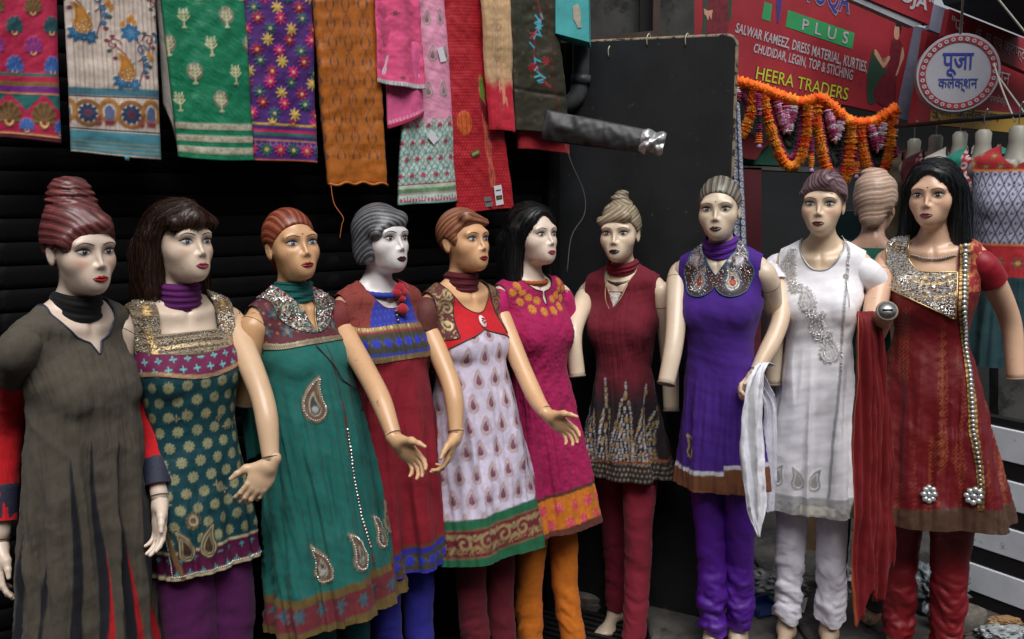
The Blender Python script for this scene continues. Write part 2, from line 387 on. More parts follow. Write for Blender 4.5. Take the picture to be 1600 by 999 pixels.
# ================================================================== moulded hair and wigs
def hair_net(kind):
    """returns canonical hair mesh (V,Q,phase) in head space before turning"""
    c = {}
    def H(P): return [P[0], P[1] - HY, P[2] - EZ]
    def plane(P, k, y0=0.0): return -(P[2] + .91 * P[1] + k) / 1.35
    def ears(P, d): return smax(d, -ell([np.abs(P[0]), P[1], P[2]], (.078, .016, -.016), (.020, .022, .030)), .008)
    def capd(P, t): return ell(P, (0, .012, .032), (.0695 + t, .090 + t, .082 + t))
    if kind == 'slick':
        ph = lambda P: 46 * np.arctan2(P[0], P[2] + .055) * (1 + .8 * np.clip(P[1], -.1, .1)) + 1.4 * np.sin(P[1] * 34 + P[0] * 20)
        def f(P):
            P = H(P); d = smax(capd(P, .007), plane(P, .012), .008); d = smin(d, ell(P, (0, .072, -.045), (.035, .030, .035)), .03)
            d = ears(P, d); return d - groove(ph(P), .0008)
        bb = None
    elif kind == 'crop':       # short moulded crop, ridge of hair over the brow, ear out
        ph = lambda P: 420 * (P[2] * .9 + P[1] * .5) + 130 * P[0] * np.clip(P[2] - .03, 0, 1) * 12
        def f(P):
            P = H(P); d = smax(capd(P, .009), plane(P, .010), .008)
            d = smin(d, cap(P, (-.035, -.060, .078), (.052, -.066, .060), .026, .014), .014)
            d = smin(d, ell([np.abs(P[0]), P[1], P[2]], (.064, -.022, .004), (.010, .016, .022)), .01)
            d = ears(P, d); return d - groove(ph(P), .0011)
    elif kind == 'bob':        # grey moulded bob with a swept fringe
        ph = lambda P: 400 * (P[2] * .8 + P[0] * .55 + P[1] * .45) + 1.5 * np.sin(P[1] * 40)
        def f(P):
            P = H(P); d = smax(capd(P, .012), plane(P, .026), .008)
            d = smin(d, cap(P, (-.062, -.052, .020), (.035, -.066, .066), .020, .022), .03)
            side = ell([np.abs(P[0]), P[1], P[2]], (.066, .014, -.040), (.019, .048, .050)); d = smin(d, smax(side, -(P[2] + .078), .008), .02)
            d = smin(d, smax(ell(P, (0, .060, -.03), (.066, .045, .06)), -(P[2] + .078), .01), .02)
            return d - groove(ph(P), .0012)
    elif kind == 'beehive':    # plum up-do: deep swept fringe and a stacked cone
        ph = lambda P: np.where(P[2] > .105, 430 * (P[2] + .30 * P[0] - .12 * P[1]) + 1.2 * np.sin(P[0] * 50), 380 * (P[2] * .75 + .62 * P[0] * np.clip((.10 - P[1]) * 6, 0, 1) - .30 * P[1]))
        def f(P):
            P = H(P); d = smax(capd(P, .013), plane(P, .006), .008)
            d = smin(d, cap(P, (-.058, -.046, .020), (.024, -.066, .070), .021, .024), .03)
            d = smin(d, cap(P, (.030, -.070, .072), (.064, -.030, .030), .018, .016), .012)
            d = smin(d, ell(P, (-.006, .010, .085), (.066, .076, .050)), .02)
            for z0, r0, yy in ((.108, .064, .022), (.126, .063, .026), (.144, .058, .029), (.160, .052, .031), (.172, .042, .032)): d = smin(d, ell(P, (0, yy, z0), (r0, r0 * 1.05, .017)), .006)
            d = ears(P, d); return d - groove(ph(P), .0012)
    elif kind == 'wrap':       # hair wound round, low crown knot
        ph = lambda P: 330 * (P[2] + .30 * P[0] - .25 * P[1]) + 1.5 * np.sin(P[0] * 45 + P[1] * 30)
        def f(P):
            P = H(P); d = smax(capd(P, .013), plane(P, .012), .008); d = smin(d, ell(P, (0, .016, .080), (.074, .088, .050)), .02)
            d = smin(d, ell(P, (.01, .005, .128), (.050, .052, .022)), .012); d = smin(d, ell(P, (0, .075, -.045), (.045, .03, .04)), .03); d = ears(P, d); return d - groove(ph(P), .0013)
    elif kind == 'topknot':    # blonde fringe sweep with a twisted knot
        ph = lambda P: np.where(P[2] > .108, 560 * (P[2] + .5 * P[0]), 460 * (P[2] * .9 - .55 * P[0] - .25 * P[1]))
        def f(P):
            P = H(P); d = smax(capd(P, .010), plane(P, .008), .008)
            d = smin(d, cap(P, (-.060, -.062, .048), (.035, -.072, .066), .018, .026), .016)
            d = smin(d, ell(P, (0, .0, .085), (.060, .066, .035)), .02)
            for z0, r0, xx in ((.118, .042, .004), (.136, .036, -.004), (.152, .027, .006)): d = smin(d, ell(P, (xx, .012, z0), (r0, r0, .015)), .006)
            d = ears(P, d); return d - groove(ph(P), .0011)
    elif kind == 'roll':       # plum swept roll, lifted over the brow
        ph = lambda P: 560 * (P[0] * .50 + P[2] * .62 * np.where(P[0] < 0.03, 1, -.4) - P[1] * .32) + 1.2 * np.sin(P[1] * 50)
        def f(P):
            P = H(P); d = smax(capd(P, .011), plane(P, .010), .008)
            d = smin(d, cap(P, (-.066, -.050, .034), (.022, -.074, .078), .014, .026), .018)
            d = smin(d, cap(P, (.022, -.072, .076), (.066, -.020, .030), .024, .014), .014)
            d = ears(P, d); return d - groove(ph(P), .0011)
    elif kind == 'wig':        # long parted wig mass
        ph = lambda P: 700 * P[0] + 300 * P[1] * np.sign(P[0]) + 2 * np.sin(P[2] * 40)
        def f(P):
            P = H(P); X = np.abs(P[0]); S = [X, P[1], P[2]]
            d = smax(capd(P, .016), -(P[2] * .55 + P[1] * .83 + .035) , .012)
            d = smin(d, smax(ell(P, (0, .010, .036), (.090, .104, .092)), -(P[2] + 1.15 * P[1] + .012), .01), .01)
            d = smin(d, cap(S, (.078, .010, .02), (.092, .030, -.16), .026, .030), .03)
            d = smin(d, cap(S, (.05, .07, -.02), (.06, .085, -.24), .055, .050), .04)
            d = smax(d, -ell(P, (-.004, -.112, -.020), (.058, .072, .110)), .012)
            return d - groove(ph(P), .0009)
    elif kind == 'fringewig':  # brown wig with a full wispy fringe
        ph = lambda P: 620 * P[0] + 250 * P[1] * np.sign(P[0]) + 3 * np.sin(P[2] * 50)
        def f(P):
            P = H(P); X = np.abs(P[0]); S = [X, P[1], P[2]]
            d = smax(ell(P, (0, .008, .036), (.090, .106, .092)), -(P[2] + .9 * P[1] - .004 + .0 * X), .01)
            d = smin(d, cap(P, (-.055, -.066, .052), (.055, -.066, .056), .022, .022), .02)
            d = smin(d, cap(P, (0, -.080, .060), (.0, -.05, .09), .03, .03), .02)
            d = smin(d, cap(S, (.078, .012, .02), (.086, .030, -.13), .024, .022), .03)
            d = smin(d, cap(S, (.05, .07, -.02), (.06, .085, -.22), .055, .050), .04)
            return d - groove(ph(P), .0009)
    big = kind in ('wig', 'fringewig'); st = .0042 if big else .0029
    xs = axis((-.16 if big else -.10, .16 if big else .10, st)); ys = axis((HY - .13, HY + (.16 if big else .13), st))
    zs = axis((EZ - (.32 if big else .11), EZ + (.15 if big else .20), st))
    V, Q = surfnet(f, xs, ys, zs)
    return V, Q, ph([V[:, 0], V[:, 1] - HY, V[:, 2] - EZ])
HAIR = {}
def groove(p, a): return .62 * a * (np.sin(p + .9 * np.sin(.31 * p)) * .62 + .55 * np.sin(2.63 * p + 1.3 * np.sin(.37 * p)) + .3 * np.sin(.41 * p))
def hair_of(kind):
    if kind not in HAIR: HAIR[kind] = hair_net(kind)
    return HAIR[kind]

# ================================================================== hands, feet
def hand_net(curl, spread=1., thumb_out=.6):
    """left hand: wrist at origin, fingers along -Z, thumb towards +X, palm faces +Y (F x T)"""
    fs = []
    for k, (x0, L, sp) in enumerate(((.026, .070, .10), (.0085, .078, .02), (-.009, .072, -.06), (-.0255, .057, -.16))):
        p = np.array([x0, .0, -.092 + (.003 if k in (0,) else 0) + (.010 if k == 3 else 0)]); ang = 0.
        seg = []; rr = (.0088, .0080, .0070, .0055) if k < 3 else (.0078, .0070, .0062, .005)
        for s, fr in enumerate((.45, .31, .24)):
            ang += curl[s] * (1 + .12 * (k - 1.5)); d = np.array([math.sin(sp * spread) * math.cos(ang), math.sin(ang), -math.cos(ang) * math.cos(sp * spread)])
            q = p + d * L * fr; seg.append((p, q, rr[s], rr[s + 1])); p = q
        fs.append(seg)
    t0 = np.array([.020, .004, -.024]); t1 = t0 + np.array([.55 * thumb_out + .12, .22, -.62]) * .046; t2 = t1 + np.array([.42 * thumb_out, .10, -.75]) * .034; t3 = t2 + np.array([.35 * thumb_out - .08, .06, -.8]) * .027
    def f(P):
        d = smin(cap(P, (0, 0, .012), (0, 0, -.015), .023, .024) , ell(P, (0, .001, -.056), (.040, .0150, .050)), .02)
        d = smin(d, cap(P, (.014, .004, -.02), tuple(t1), .015, .012), .014)
        th = smin(cap(P, t1, t2, .0105, .0092), cap(P, t2, t3, .0090, .0062), .004); d = smin(d, th, .010)
        for seg in fs:
            g = None
            for a, b, ra, rb in seg:
                c = cap(P, a, b, ra, rb); g = c if g is None else smin(g, c, .003)
            d = smin(d, g, .007)
        return d
    h = .0024
    return surfnet(f, axis((-.07, .10, h)), axis((-.045, .13, h)), axis((-.19, .034, h)))
HANDS = {'droop': hand_net((.35, .45, .35), 1.2, 1.2), 'bent': hand_net((.25, .55, .5), .7, 1.0), 'rest': hand_net((.2, .35, .3), .6, .5), 'fist': hand_net((.75, .8, .5), .4, .7)}
def foot_net():
    def f(P):
        d = cap(P, (0, .02, .12), (0, .022, .04), .036, .032); d = smin(d, ell(P, (0, .035, .028), (.031, .038, .028)), .02)
        d = smin(d, cap(P, (0, .0, .045), (.004, -.11, .016), .032, .016), .03); d = smin(d, ell(P, (.002, -.095, .014), (.040, .05, .016)), .02)
        for k in range(5):
            x0 = -.030 + .0155 * k; L = -.155 + .012 * abs(k - .6); d = smin(d, cap(P, (x0 * .8, -.11, .012), (x0 * 1.05, L, .009), .0085, .0075), .006)
        return smax(d, -P[2], .004)
    return surfnet(f, axis((-.06, .06, .0058)), axis((-.18, .09, .0058)), axis((-.01, .15, .0058)))
FOOT = foot_net()
# ================================================================== painting cloth: everything is worked out on (S, Z) in metres
class Canvas:
    """dye, foil and relief for the points of one cloth"""
    def __init__(s, S, Z, base, px=.0035):
        s.S = np.asarray(S, float); s.Z = np.asarray(Z, float); n = len(s.S); s.px = px
        s.c = np.tile(np.asarray(base, float), (n, 1)); s.foil = np.zeros(n); s.h = np.zeros(n)
    def m(s, d): return sst(s.px * .6, -s.px * .6, d)
    def put(s, mask, col, h=0., foil=0.):
        k = mask[:, None]; s.c = s.c * (1 - k) + np.asarray(col) * k; s.foil = s.foil * (1 - mask) + foil * mask; s.h = s.h * (1 - mask) + np.maximum(s.h, h) * mask
        return s
    def band(s, lo, hi, col, coord=None, **k):
        x = s.Z if coord is None else coord; return s.put(np.minimum(s.m(lo - x), s.m(x - hi)), col, **k)
    def lat(s, px, pz, stag=.5, ox=0., oz=0., coord=None):
        S, Z = (s.S, s.Z) if coord is None else coord
        r = np.floor((Z - oz) / pz); x = (S - ox) / px - stag * (r % 2); q = np.floor(x)
        return (x - q - .5) * px, (Z - oz) - (r + .5) * pz, q, r
def d_flower(x, z, r, n=8, k=.28, rot=0.):
    a = np.arctan2(z, x) + rot; return np.hypot(x, z) - r * (1 - k + k * np.cos(n * a))
def d_paisley(x, z, L, flip=1, N=14):
    """drop with a bent tip, base at the bottom"""
    d = np.full(np.shape(x), 9.)
    for t in np.linspace(0, 1, N):
        cx = flip * L * .30 * t ** 2.2; cz = -L * .2 + L * .78 * t; r = L * .30 * (1 - t) ** .85 + L * .03
        d = np.minimum(d, np.hypot(x - cx, z - cz) - r)
    return d
def d_seg(x, z, a, b, w):
    d = (b[0] - a[0], b[1] - a[1]); L = d[0] ** 2 + d[1] ** 2 + 1e-12
    t = np.clip(((x - a[0]) * d[0] + (z - a[1]) * d[1]) / L, 0, 1); return np.hypot(x - a[0] - t * d[0], z - a[1] - t * d[1]) - w
def d_poly(x, z, pts, w):
    d = np.full(np.shape(x), 9.)
    for a, b in zip(pts[:-1], pts[1:]): d = np.minimum(d, d_seg(x, z, a, b, w))
    return d
def d_spiral(x, z, r, turns=1.3, flip=1, w=.002, n=14, a0=0.):
    t = np.linspace(0, 1, n); a = a0 + t * turns * 2 * np.pi; rr = r * (1 - .8 * t)
    return d_poly(x, z, list(zip(flip * rr * np.cos(a), rr * np.sin(a))), w)
def cells(q, r, n): return ((q * 7 + r * 13) % n).astype(int)

# ------------------------------------------------------------------ cutting a surface along m = 0
def clip(V, Q, m, at=()):
    """keeps m > 0; returns V, quads, tris, extra attributes, boundary segments"""
    V = np.asarray(V, float); ins = m > 0; n4 = ins[Q].sum(1); keep = Q[n4 == 4]; part = Q[(n4 > 0) & (n4 < 4)]
    T = np.vstack([part[:, [0, 1, 2]], part[:, [0, 2, 3]]]) if len(part) else np.zeros((0, 3), int)
    nt = ins[T].sum(1); full = T[nt == 3]
    def rotT(T, want):
        out = T.copy()
        for k in (1, 2):
            Tk = np.roll(T, -k, 1); hit_ = ins[Tk[:, 0]] == want; hit_ &= ins[T[:, 0]] != want
            prev = np.any([ins[np.roll(T, -j, 1)[:, 0]] == want for j in range(k)], 0) if k > 0 else False
            sel = hit_ & ~prev; out[sel] = Tk[sel]
        return out
    one = rotT(T[nt == 1], True); two = rotT(T[nt == 2], False)
    e = []
    for t, (a, b) in ((one, (0, 1)), (one, (0, 2)), (two, (1, 0)), (two, (2, 0))): e.append(np.stack([t[:, a], t[:, b]], -1))
    E = np.vstack(e); lo = np.minimum(E[:, 0], E[:, 1]); hi = np.maximum(E[:, 0], E[:, 1])
    key = lo.astype(np.int64) * len(V) + hi; u, inv = np.unique(key, return_inverse=True); inv = inv.ravel()
    a, b = (u // len(V)).astype(int), (u % len(V)).astype(int); t = (m[a] / (m[a] - m[b] + 1e-15))[:, None]
    NV = V[a] * (1 - t) + V[b] * t; nid = len(V) + inv; n1, n2 = len(one), len(two)
    i1, i2, j1, j2 = nid[:n1], nid[n1:2 * n1], nid[2 * n1:2 * n1 + n2], nid[2 * n1 + n2:]
    tris = np.vstack([full, np.stack([one[:, 0], i1, i2], -1), np.stack([two[:, 1], two[:, 2], j1], -1), np.stack([j1, two[:, 2], j2], -1)]) if len(T) else full
    seg = np.vstack([np.stack([i1, i2], -1), np.stack([j1, j2], -1)]) if len(T) else np.zeros((0, 2), int)
    W = np.vstack([V, NV]); at2 = [np.concatenate([x, x[a] * ((1 - t) if x.ndim > 1 else (1 - t[:, 0])) + x[b] * (t if x.ndim > 1 else t[:, 0])]) for x in at]
    used = np.zeros(len(W), bool); used[keep.ravel()] = True; used[tris.ravel()] = True
    mp = np.cumsum(used) - 1
    chain_pts = W; 
    return W[used], mp[keep], mp[tris], [x[used] for x in at2], (W, seg)
def chains(W, seg, minlen=8):
    """ordered point runs from loose segments"""
    nb = {}
    for a, b in seg.tolist():
        if a != b: nb.setdefault(a, set()).add(b); nb.setdefault(b, set()).add(a)
    seen = set(); out = []
    starts = [k for k, v in nb.items() if len(v) == 1] + list(nb)
    for s in starts:
        if s in seen: continue
        run = [s]; seen.add(s); cur = s
        while True:
            nx = [q for q in nb[cur] if q not in seen]
            if not nx: break
            cur = nx[0]; seen.add(cur); run.append(cur)
        if len(run) >= minlen:
            P = W[run]
            if run[0] in nb[run[-1]]: P = np.vstack([P, P[:1]])
            out.append(P)
    return out
def even(P, step):
    s = np.concatenate([[0], np.cumsum(np.linalg.norm(np.diff(P, axis=0), axis=1))]); n = max(3, int(s[-1] / step))
    t = np.linspace(0, s[-1], n); return np.stack([np.interp(t, s, P[:, i]) for i in range(3)], -1)
def vnorm(P2):
    """normals of a grid of points"""
    du = np.gradient(P2, axis=1); dv = np.gradient(P2, axis=0); n = np.cross(du, dv); return n / (np.linalg.norm(n, axis=-1)[..., None] + 1e-12)

# ================================================================== a dress: rings from hem to neck
class Dress:
    def __init__(s, hem, ah, waist=.112, flare=1.05, folds=(7,), amp=.0, crink=0., seed=1, ntheta=184, step=.0049, bh=None, hemwave=0., ease=.006, tilt=0., belly=0., hip=.172, foldpow=1.0, sharp=.0, drapes=1.):
        s.hem = hem
        zr = np.array([hem, .90, 1.06, 1.13, 1.21, 1.29, 1.335, 1.375, 1.400, 1.420, 1.440, 1.455])
        u = np.linspace(0, 1, 400)
        # profile above the flare point
        za = np.array([.88, 1.05, 1.12, 1.21, 1.29, 1.345, 1.385, 1.412, 1.432, 1.450, 1.462]); aa = np.array([hip, waist, waist + .006, .148, .170, .182, .160, .112, .078, .060, .054])
        fa = np.array([.118, .096, .110, .134, .112, .084, .060, .048, .044, .046, .046]); ba = np.array([.118, .088, .086, .088, .088, .078, .074, .066, .058, .052, .048]); ya = np.array([.012, .012, .014, .016, .020, .026, .028, .030, .028, .026, .024])
        n = int((1.30 - hem) / step) + 60
        z = np.concatenate([np.linspace(hem, 1.30, n - 60), np.interp(np.linspace(0, 1, 60), [0, .3, .55, .8, 1], [1.303, 1.355, 1.400, 1.435, 1.462])])
        a = np.interp(z, za, aa); f = np.interp(z, za, fa); b = np.interp(z, za, ba); yc = np.interp(z, za, ya)
        for arr in (a, f, b): arr[:] = np.convolve(np.pad(arr, 6, mode='edge'), np.ones(13) / 13, 'valid')
        t = np.clip((flare - z) / (flare - hem), 0, None)
        bh = ah * .74 if bh is None else bh
        lo = z < flare; i0 = np.argmin(np.abs(z - flare)); bell = t ** foldpow
        a = np.where(lo, a[i0] + (ah - a[i0]) * (t * (1 - belly) + belly * np.sin(t * 1.5708)), a); f = np.where(lo, f[i0] + (bh - f[i0]) * (t * (1 - belly) + belly * np.sin(t * 1.5708)), f); b = np.where(lo, b[i0] + (bh - b[i0]) * t, b)
        q = np.linspace(-1, 1, ntheta); th = np.pi * (q * .62 + .38 * q ** 3)
        TH = th[None] + 0 * z[:, None]; ZZ = z[:, None] + 0 * th[None]; nr = len(z)
        g = np.random.default_rng(seed); fold = np.zeros_like(TH)
        for k in folds:
            w = np.sin(k * TH + g.uniform(0, 6.28) + .5 * np.sin(2 * TH + g.uniform(0, 6)) + (flare - ZZ) * g.uniform(-1.2, 1.2)); fold += (1 - sharp) * w + sharp * (1 - 2 * np.abs(w)) 
        fold = amp * fold / max(1, len(folds)) * t[:, None] ** .8
        ex = .92
        cx = np.sign(np.sin(TH)) * np.abs(np.sin(TH)) ** ex; cy = -np.sign(np.cos(TH)) * np.abs(np.cos(TH)) ** ex
        P = np.stack([(a[:, None] + fold) * cx, yc[:, None] + np.where(cy < 0, f[:, None] + fold * .9, b[:, None] + fold * .9) * cy, ZZ], -1)
        drop = np.interp(z, [1.33, 1.40, 1.462], [0, .012, .026])[:, None]; P[..., 2] += np.minimum(0, drop * cy) + 0
        wv = hemwave * (np.sin(3 * TH + seed) + .6 * np.sin(7 * TH + 2 * seed)) + tilt * np.sin(TH)
        P[..., 2] += wv * np.clip((hem + .35 - ZZ) / .35, 0, 1)
        P = P.reshape(-1, 3)
        hug = sst(1.22, 1.33, P[:, 2]); sel = P[:, 2] > 1.03
        bs = np.random.default_rng(seed)
        def push(k, out_only):
            for _ in range(k):
                A = [P[sel, i] for i in range(3)]; d = torso_neck(A) - ease; gd = grad(torso_neck, A)
                mv = np.where(d < 0, -d, 0. if out_only else -d * hug[sel] * .5); P[sel] += gd * mv[:, None]
        def soften(k, z0, z1):
            G = P.reshape(nr, ntheta, 3); w_ = (sst(z0, z0 + .08, z) * .5)[:, None, None]; w_ = np.where((z < z1)[:, None, None], w_, .35)
            for _ in range(k):
                L = G.copy(); L[1:-1] = (G[:-2] + G[2:] + 2 * G[1:-1]) / 4; M = np.concatenate([L[:, -2:-1], L, L[:, 1:2]], 1); L = (M[:, :-2] + M[:, 2:] + 2 * L) / 4; G[1:-1] += (L[1:-1] - G[1:-1]) * np.broadcast_to(w_, (nr, 1, 1))[1:-1] * 1.6
            P[:] = G.reshape(-1, 3)
        push(3, False); soften(14, .98, 1.32); push(3, True); soften(3, .98, 1.30); push(1, True)
        cr = crink * vnoise(np.c_[np.repeat(s_arc(P, nr, ntheta).ravel(), 1) * 3.2, P[:, 2] * .25], 55, seed, 3) if crink else 0
        G = P.reshape(nr, ntheta, 3); N = vnorm(G)
        wn = vnoise(P * np.array([1, 1, 1.5]), 13, seed + 5, 3); wr = (wn * .0030 + (1 - 2.2 * np.abs(vnoise(P * np.array([1.2, 1.2, 1.]), 9, seed + 6, 2))) * .0022 * sst(1.32, 1.15, P[:, 2])).reshape(nr, ntheta)
        dr = (1 - 2.2 * np.abs(vnoise(np.c_[s_arc(P, nr, ntheta).ravel() * 22, P[:, 2] * 1.8], 1.5, seed + 9, 2))) * .0085 * sst(flare + .05, flare - .35, P[:, 2]) * drapes; wr = wr + dr.reshape(nr, ntheta)
        G = G + N * (wr + (cr.reshape(nr, ntheta) if crink else 0))[..., None]
        s.G = G; s.N = N; s.nr, s.nc = nr, ntheta; s.S = s_arc(G, nr, ntheta); s.TH = TH; s.V = G.reshape(-1, 3); s.Q = gridF(nr, ntheta)
        up = np.mean(np.linalg.norm(np.diff(G[:, ntheta // 4: 3 * ntheta // 4], axis=0), axis=2), axis=1); zc = z.copy(); i0 = int(np.argmax(z > 1.345)); zc[i0:] = z[i0] + np.concatenate([[0], np.cumsum(up[i0:])])[:nr - i0]
        s.z0 = (zc[:, None] + 0 * TH).ravel()  # height before the hem was let fall, run on over the shoulder
        s.Sf = s.S.ravel(); s.X, s.Y, s.Z = s.V.T
    def relief(s, h):
        s.G = s.G + s.N * h.reshape(s.nr, s.nc)[..., None]; s.V = s.G.reshape(-1, 3)
    def pt(s, S, Z, off=0.):
        """point on the front for arc length S and ring height Z"""
        zi = np.interp(Z, s.z0.reshape(s.nr, s.nc)[:, 0], np.arange(s.nr)); i = int(min(zi, s.nr - 2)); row = s.S[i]; j = np.interp(S, row, np.arange(s.nc)); k = int(min(max(j, 0), s.nc - 2)); u, v = zi - i, j - k
        L = lambda A: (A[i, k] * (1 - u) + A[i + 1, k] * u) * (1 - v) + (A[i, k + 1] * (1 - u) + A[i + 1, k + 1] * u) * v
        return L(s.G) + L(s.N) * off
    def nrm(s, S, Z):
        zi = int(min(np.interp(Z, s.z0.reshape(s.nr, s.nc)[:, 0], np.arange(s.nr)), s.nr - 1)); j = int(np.interp(S, s.S[zi], np.arange(s.nc))); return s.N[zi, j]
def s_arc(P, nr, nc):
    G = np.asarray(P).reshape(nr, nc, 3); d = np.concatenate([np.zeros((nr, 1)), np.cumsum(np.linalg.norm(np.diff(G, axis=1), axis=2), axis=1)], 1); c = nc // 2
    return d - (d[:, c - 1:c] + d[:, c:c + 1]) / 2
def torso_neck(P): return smin(torso_sdf(P), cap(P, (0, .026, 1.36), (0, .006, 1.52), .0460, .0415), .035)
def armhole(D, x0=.142, ry=.072, rz=.082, zc=1.338):
    """positive inside the cloth: cuts an oval where the arm leaves the body"""
    X = np.abs(D.X); e = np.sqrt(((D.Y - .024) / ry) ** 2 + ((D.Z - zc) / rz) ** 2) - 1
    return np.maximum(e * .06, x0 - X)
def hole(D, w, zn, back, k=1.):
    """neck opening: front edge zn(x), level edge at the back, half width w on the shoulder"""
    b = sst(.005, .055, D.Y); return np.maximum(np.abs(D.X) - w, ((zn - D.Z) * k) * (1 - b) + (back - D.Z) * b)
def scoop(D, w, zb, p=2., back=1.425):
    """round neckline: half width w at the shoulder, bottom height zb"""
    zn = zb + (1.425 - zb) * np.clip(np.abs(D.X) / w, 0, 1.4) ** p
    front = np.where(np.abs(D.X) < w * 1.02, zn - D.Z, (np.abs(D.X) - w * 1.0) * .8 + .001)
    return hole(D, w, zn, back)
def square(D, w, zb, back=1.42):
    return hole(D, w, zb, back)
def vneck(D, w, zb, back=1.425):
    zn = zb + (1.43 - zb) * np.abs(D.X) / w
    return hole(D, w, zn, back, .6)

# ================================================================== mannequins
COT = dict(attr=True, noise=.16, nscale=55)
M_COTTON = mat('cotton', rough=.85, sheen=.06, bump=.25, bscale=420, **COT)
M_SILK = mat('silk', rough=.48, sheen=.03, bump=.2, bscale=160, spec=.45, **COT)
M_CRINK = mat('crinkled_cotton', rough=.9, sheen=.05, bump=.55, bscale=150, bstretch=(1, 1, .22), **COT)
M_EMB = mat('embroidered_cloth', rough=.7, sheen=.04, bump=.35, bscale=520, metattr=True, attr=True, noise=.22, nscale=120)
M_SATIN = mat('satin', rough=.55, bump=.3, bscale=90, attr=True, noise=.12, nscale=30, spec=.55)
M_WHITE = mat('white_cotton', rough=.75, sheen=.06, bump=.25, bscale=420, attr=True, noise=.05, nscale=40, metattr=True)
M_EYE = mat('painted_eye', attr=True, rough=.12, coat=.5)
M_LIP = mat('lip_paint', attr=True, rough=.25, coat=.3)
M_BROW = mat('brow_paint', (.035, .016, .010), .5); M_LASH = mat('lash_paint', (.008, .006, .005), .35)
M_HAIR = mat('moulded_hair', attr=True, rough=.42, noise=.15, nscale=60, coat=.15)
M_WIG = mat('wig_hair', attr=True, rough=.42, noise=.2, nscale=90, spec=.4)
M_SEAM = mat('dark_seam', (.03, .022, .016), .8)
M_METAL = mat('worn_steel', (.45, .45, .44), .35, 1., noise=.2, nscale=80)
M_SILVER = mat('silver_thread', (.80, .79, .76), .30, .6); M_GOLD = mat('gold_thread', (.62, .44, .20), .32, .9); M_BRONZE = mat('antique_gold', (.36, .26, .14), .38, .85)
M_GEM = mat('cut_glass', (.55, .58, .58), .08, .5, coat=1.)
SKIN_MATS = {}
def skin_mat(i, worn=.62):
    return mat('fibreglass_skin_%s' % i, attr=True, rough=.37, noise=.09, nscale=9, coat=.2, wear=((.16, .11, .08), 24, worn + .03), woff=(i * 3.7, i * 1.9, i * 5.3), bump=.06, bscale=40)

def bead_mesh(name, r=.0022, n=6):
    v = [(0, 0, r * .9)] + [(r * math.cos(i * 2 * math.pi / n), r * math.sin(i * 2 * math.pi / n), r * .15) for i in range(n)] + [(0, 0, -r * .4)]
    T = [(0, 1 + i, 1 + (i + 1) % n) for i in range(n)] + [(n + 1, 1 + (i + 1) % n, 1 + i) for i in range(n)]
    return np.array(v), np.array(T)
def gem_mesh(n=10):
    R_ = [(1., -.1), (1., .12), (.82, .42), (.45, .62)]; a = np.arange(n) / n * 2 * np.pi; V = np.vstack([np.c_[r * np.cos(a), r * np.sin(a), np.full(n, h)] for r, h in R_] + [[[0, 0, .68]]]); k = 3 * n
    return V, [gridF(4, n, True), np.array([(k + i, k + (i + 1) % n, 4 * n) for i in range(n)])]
def scatter(name, P, N, r, m, parent, n=5, seed=0, label=None):
    """many tiny beads sewn on: one mesh, kind stuff"""
    P = np.asarray(P); N = np.asarray(N); B, T = bead_mesh('b', 1., n); g = np.random.default_rng(seed)
    r = np.broadcast_to(np.asarray(r, float), (len(P),)) * g.uniform(.75, 1.25, len(P))
    t = np.cross(N, [0, 0, 1.]) + 1e-6; t /= np.linalg.norm(t, axis=1)[:, None]; b = np.cross(N, t)
    N2 = N + g.normal(0, .25, N.shape); N2 /= np.linalg.norm(N2, axis=1)[:, None]
    V = P[:, None] + r[:, None, None] * (B[None, :, :1] * t[:, None] + B[None, :, 1:2] * b[:, None] + B[None, :, 2:] * N2[:, None])
    F = T[None] + (np.arange(len(P)) * len(B))[:, None, None]
    return mk(name, V.reshape(-1, 3), F.reshape(-1, 3), m, parent, smooth=False, kind='stuff', label=label)

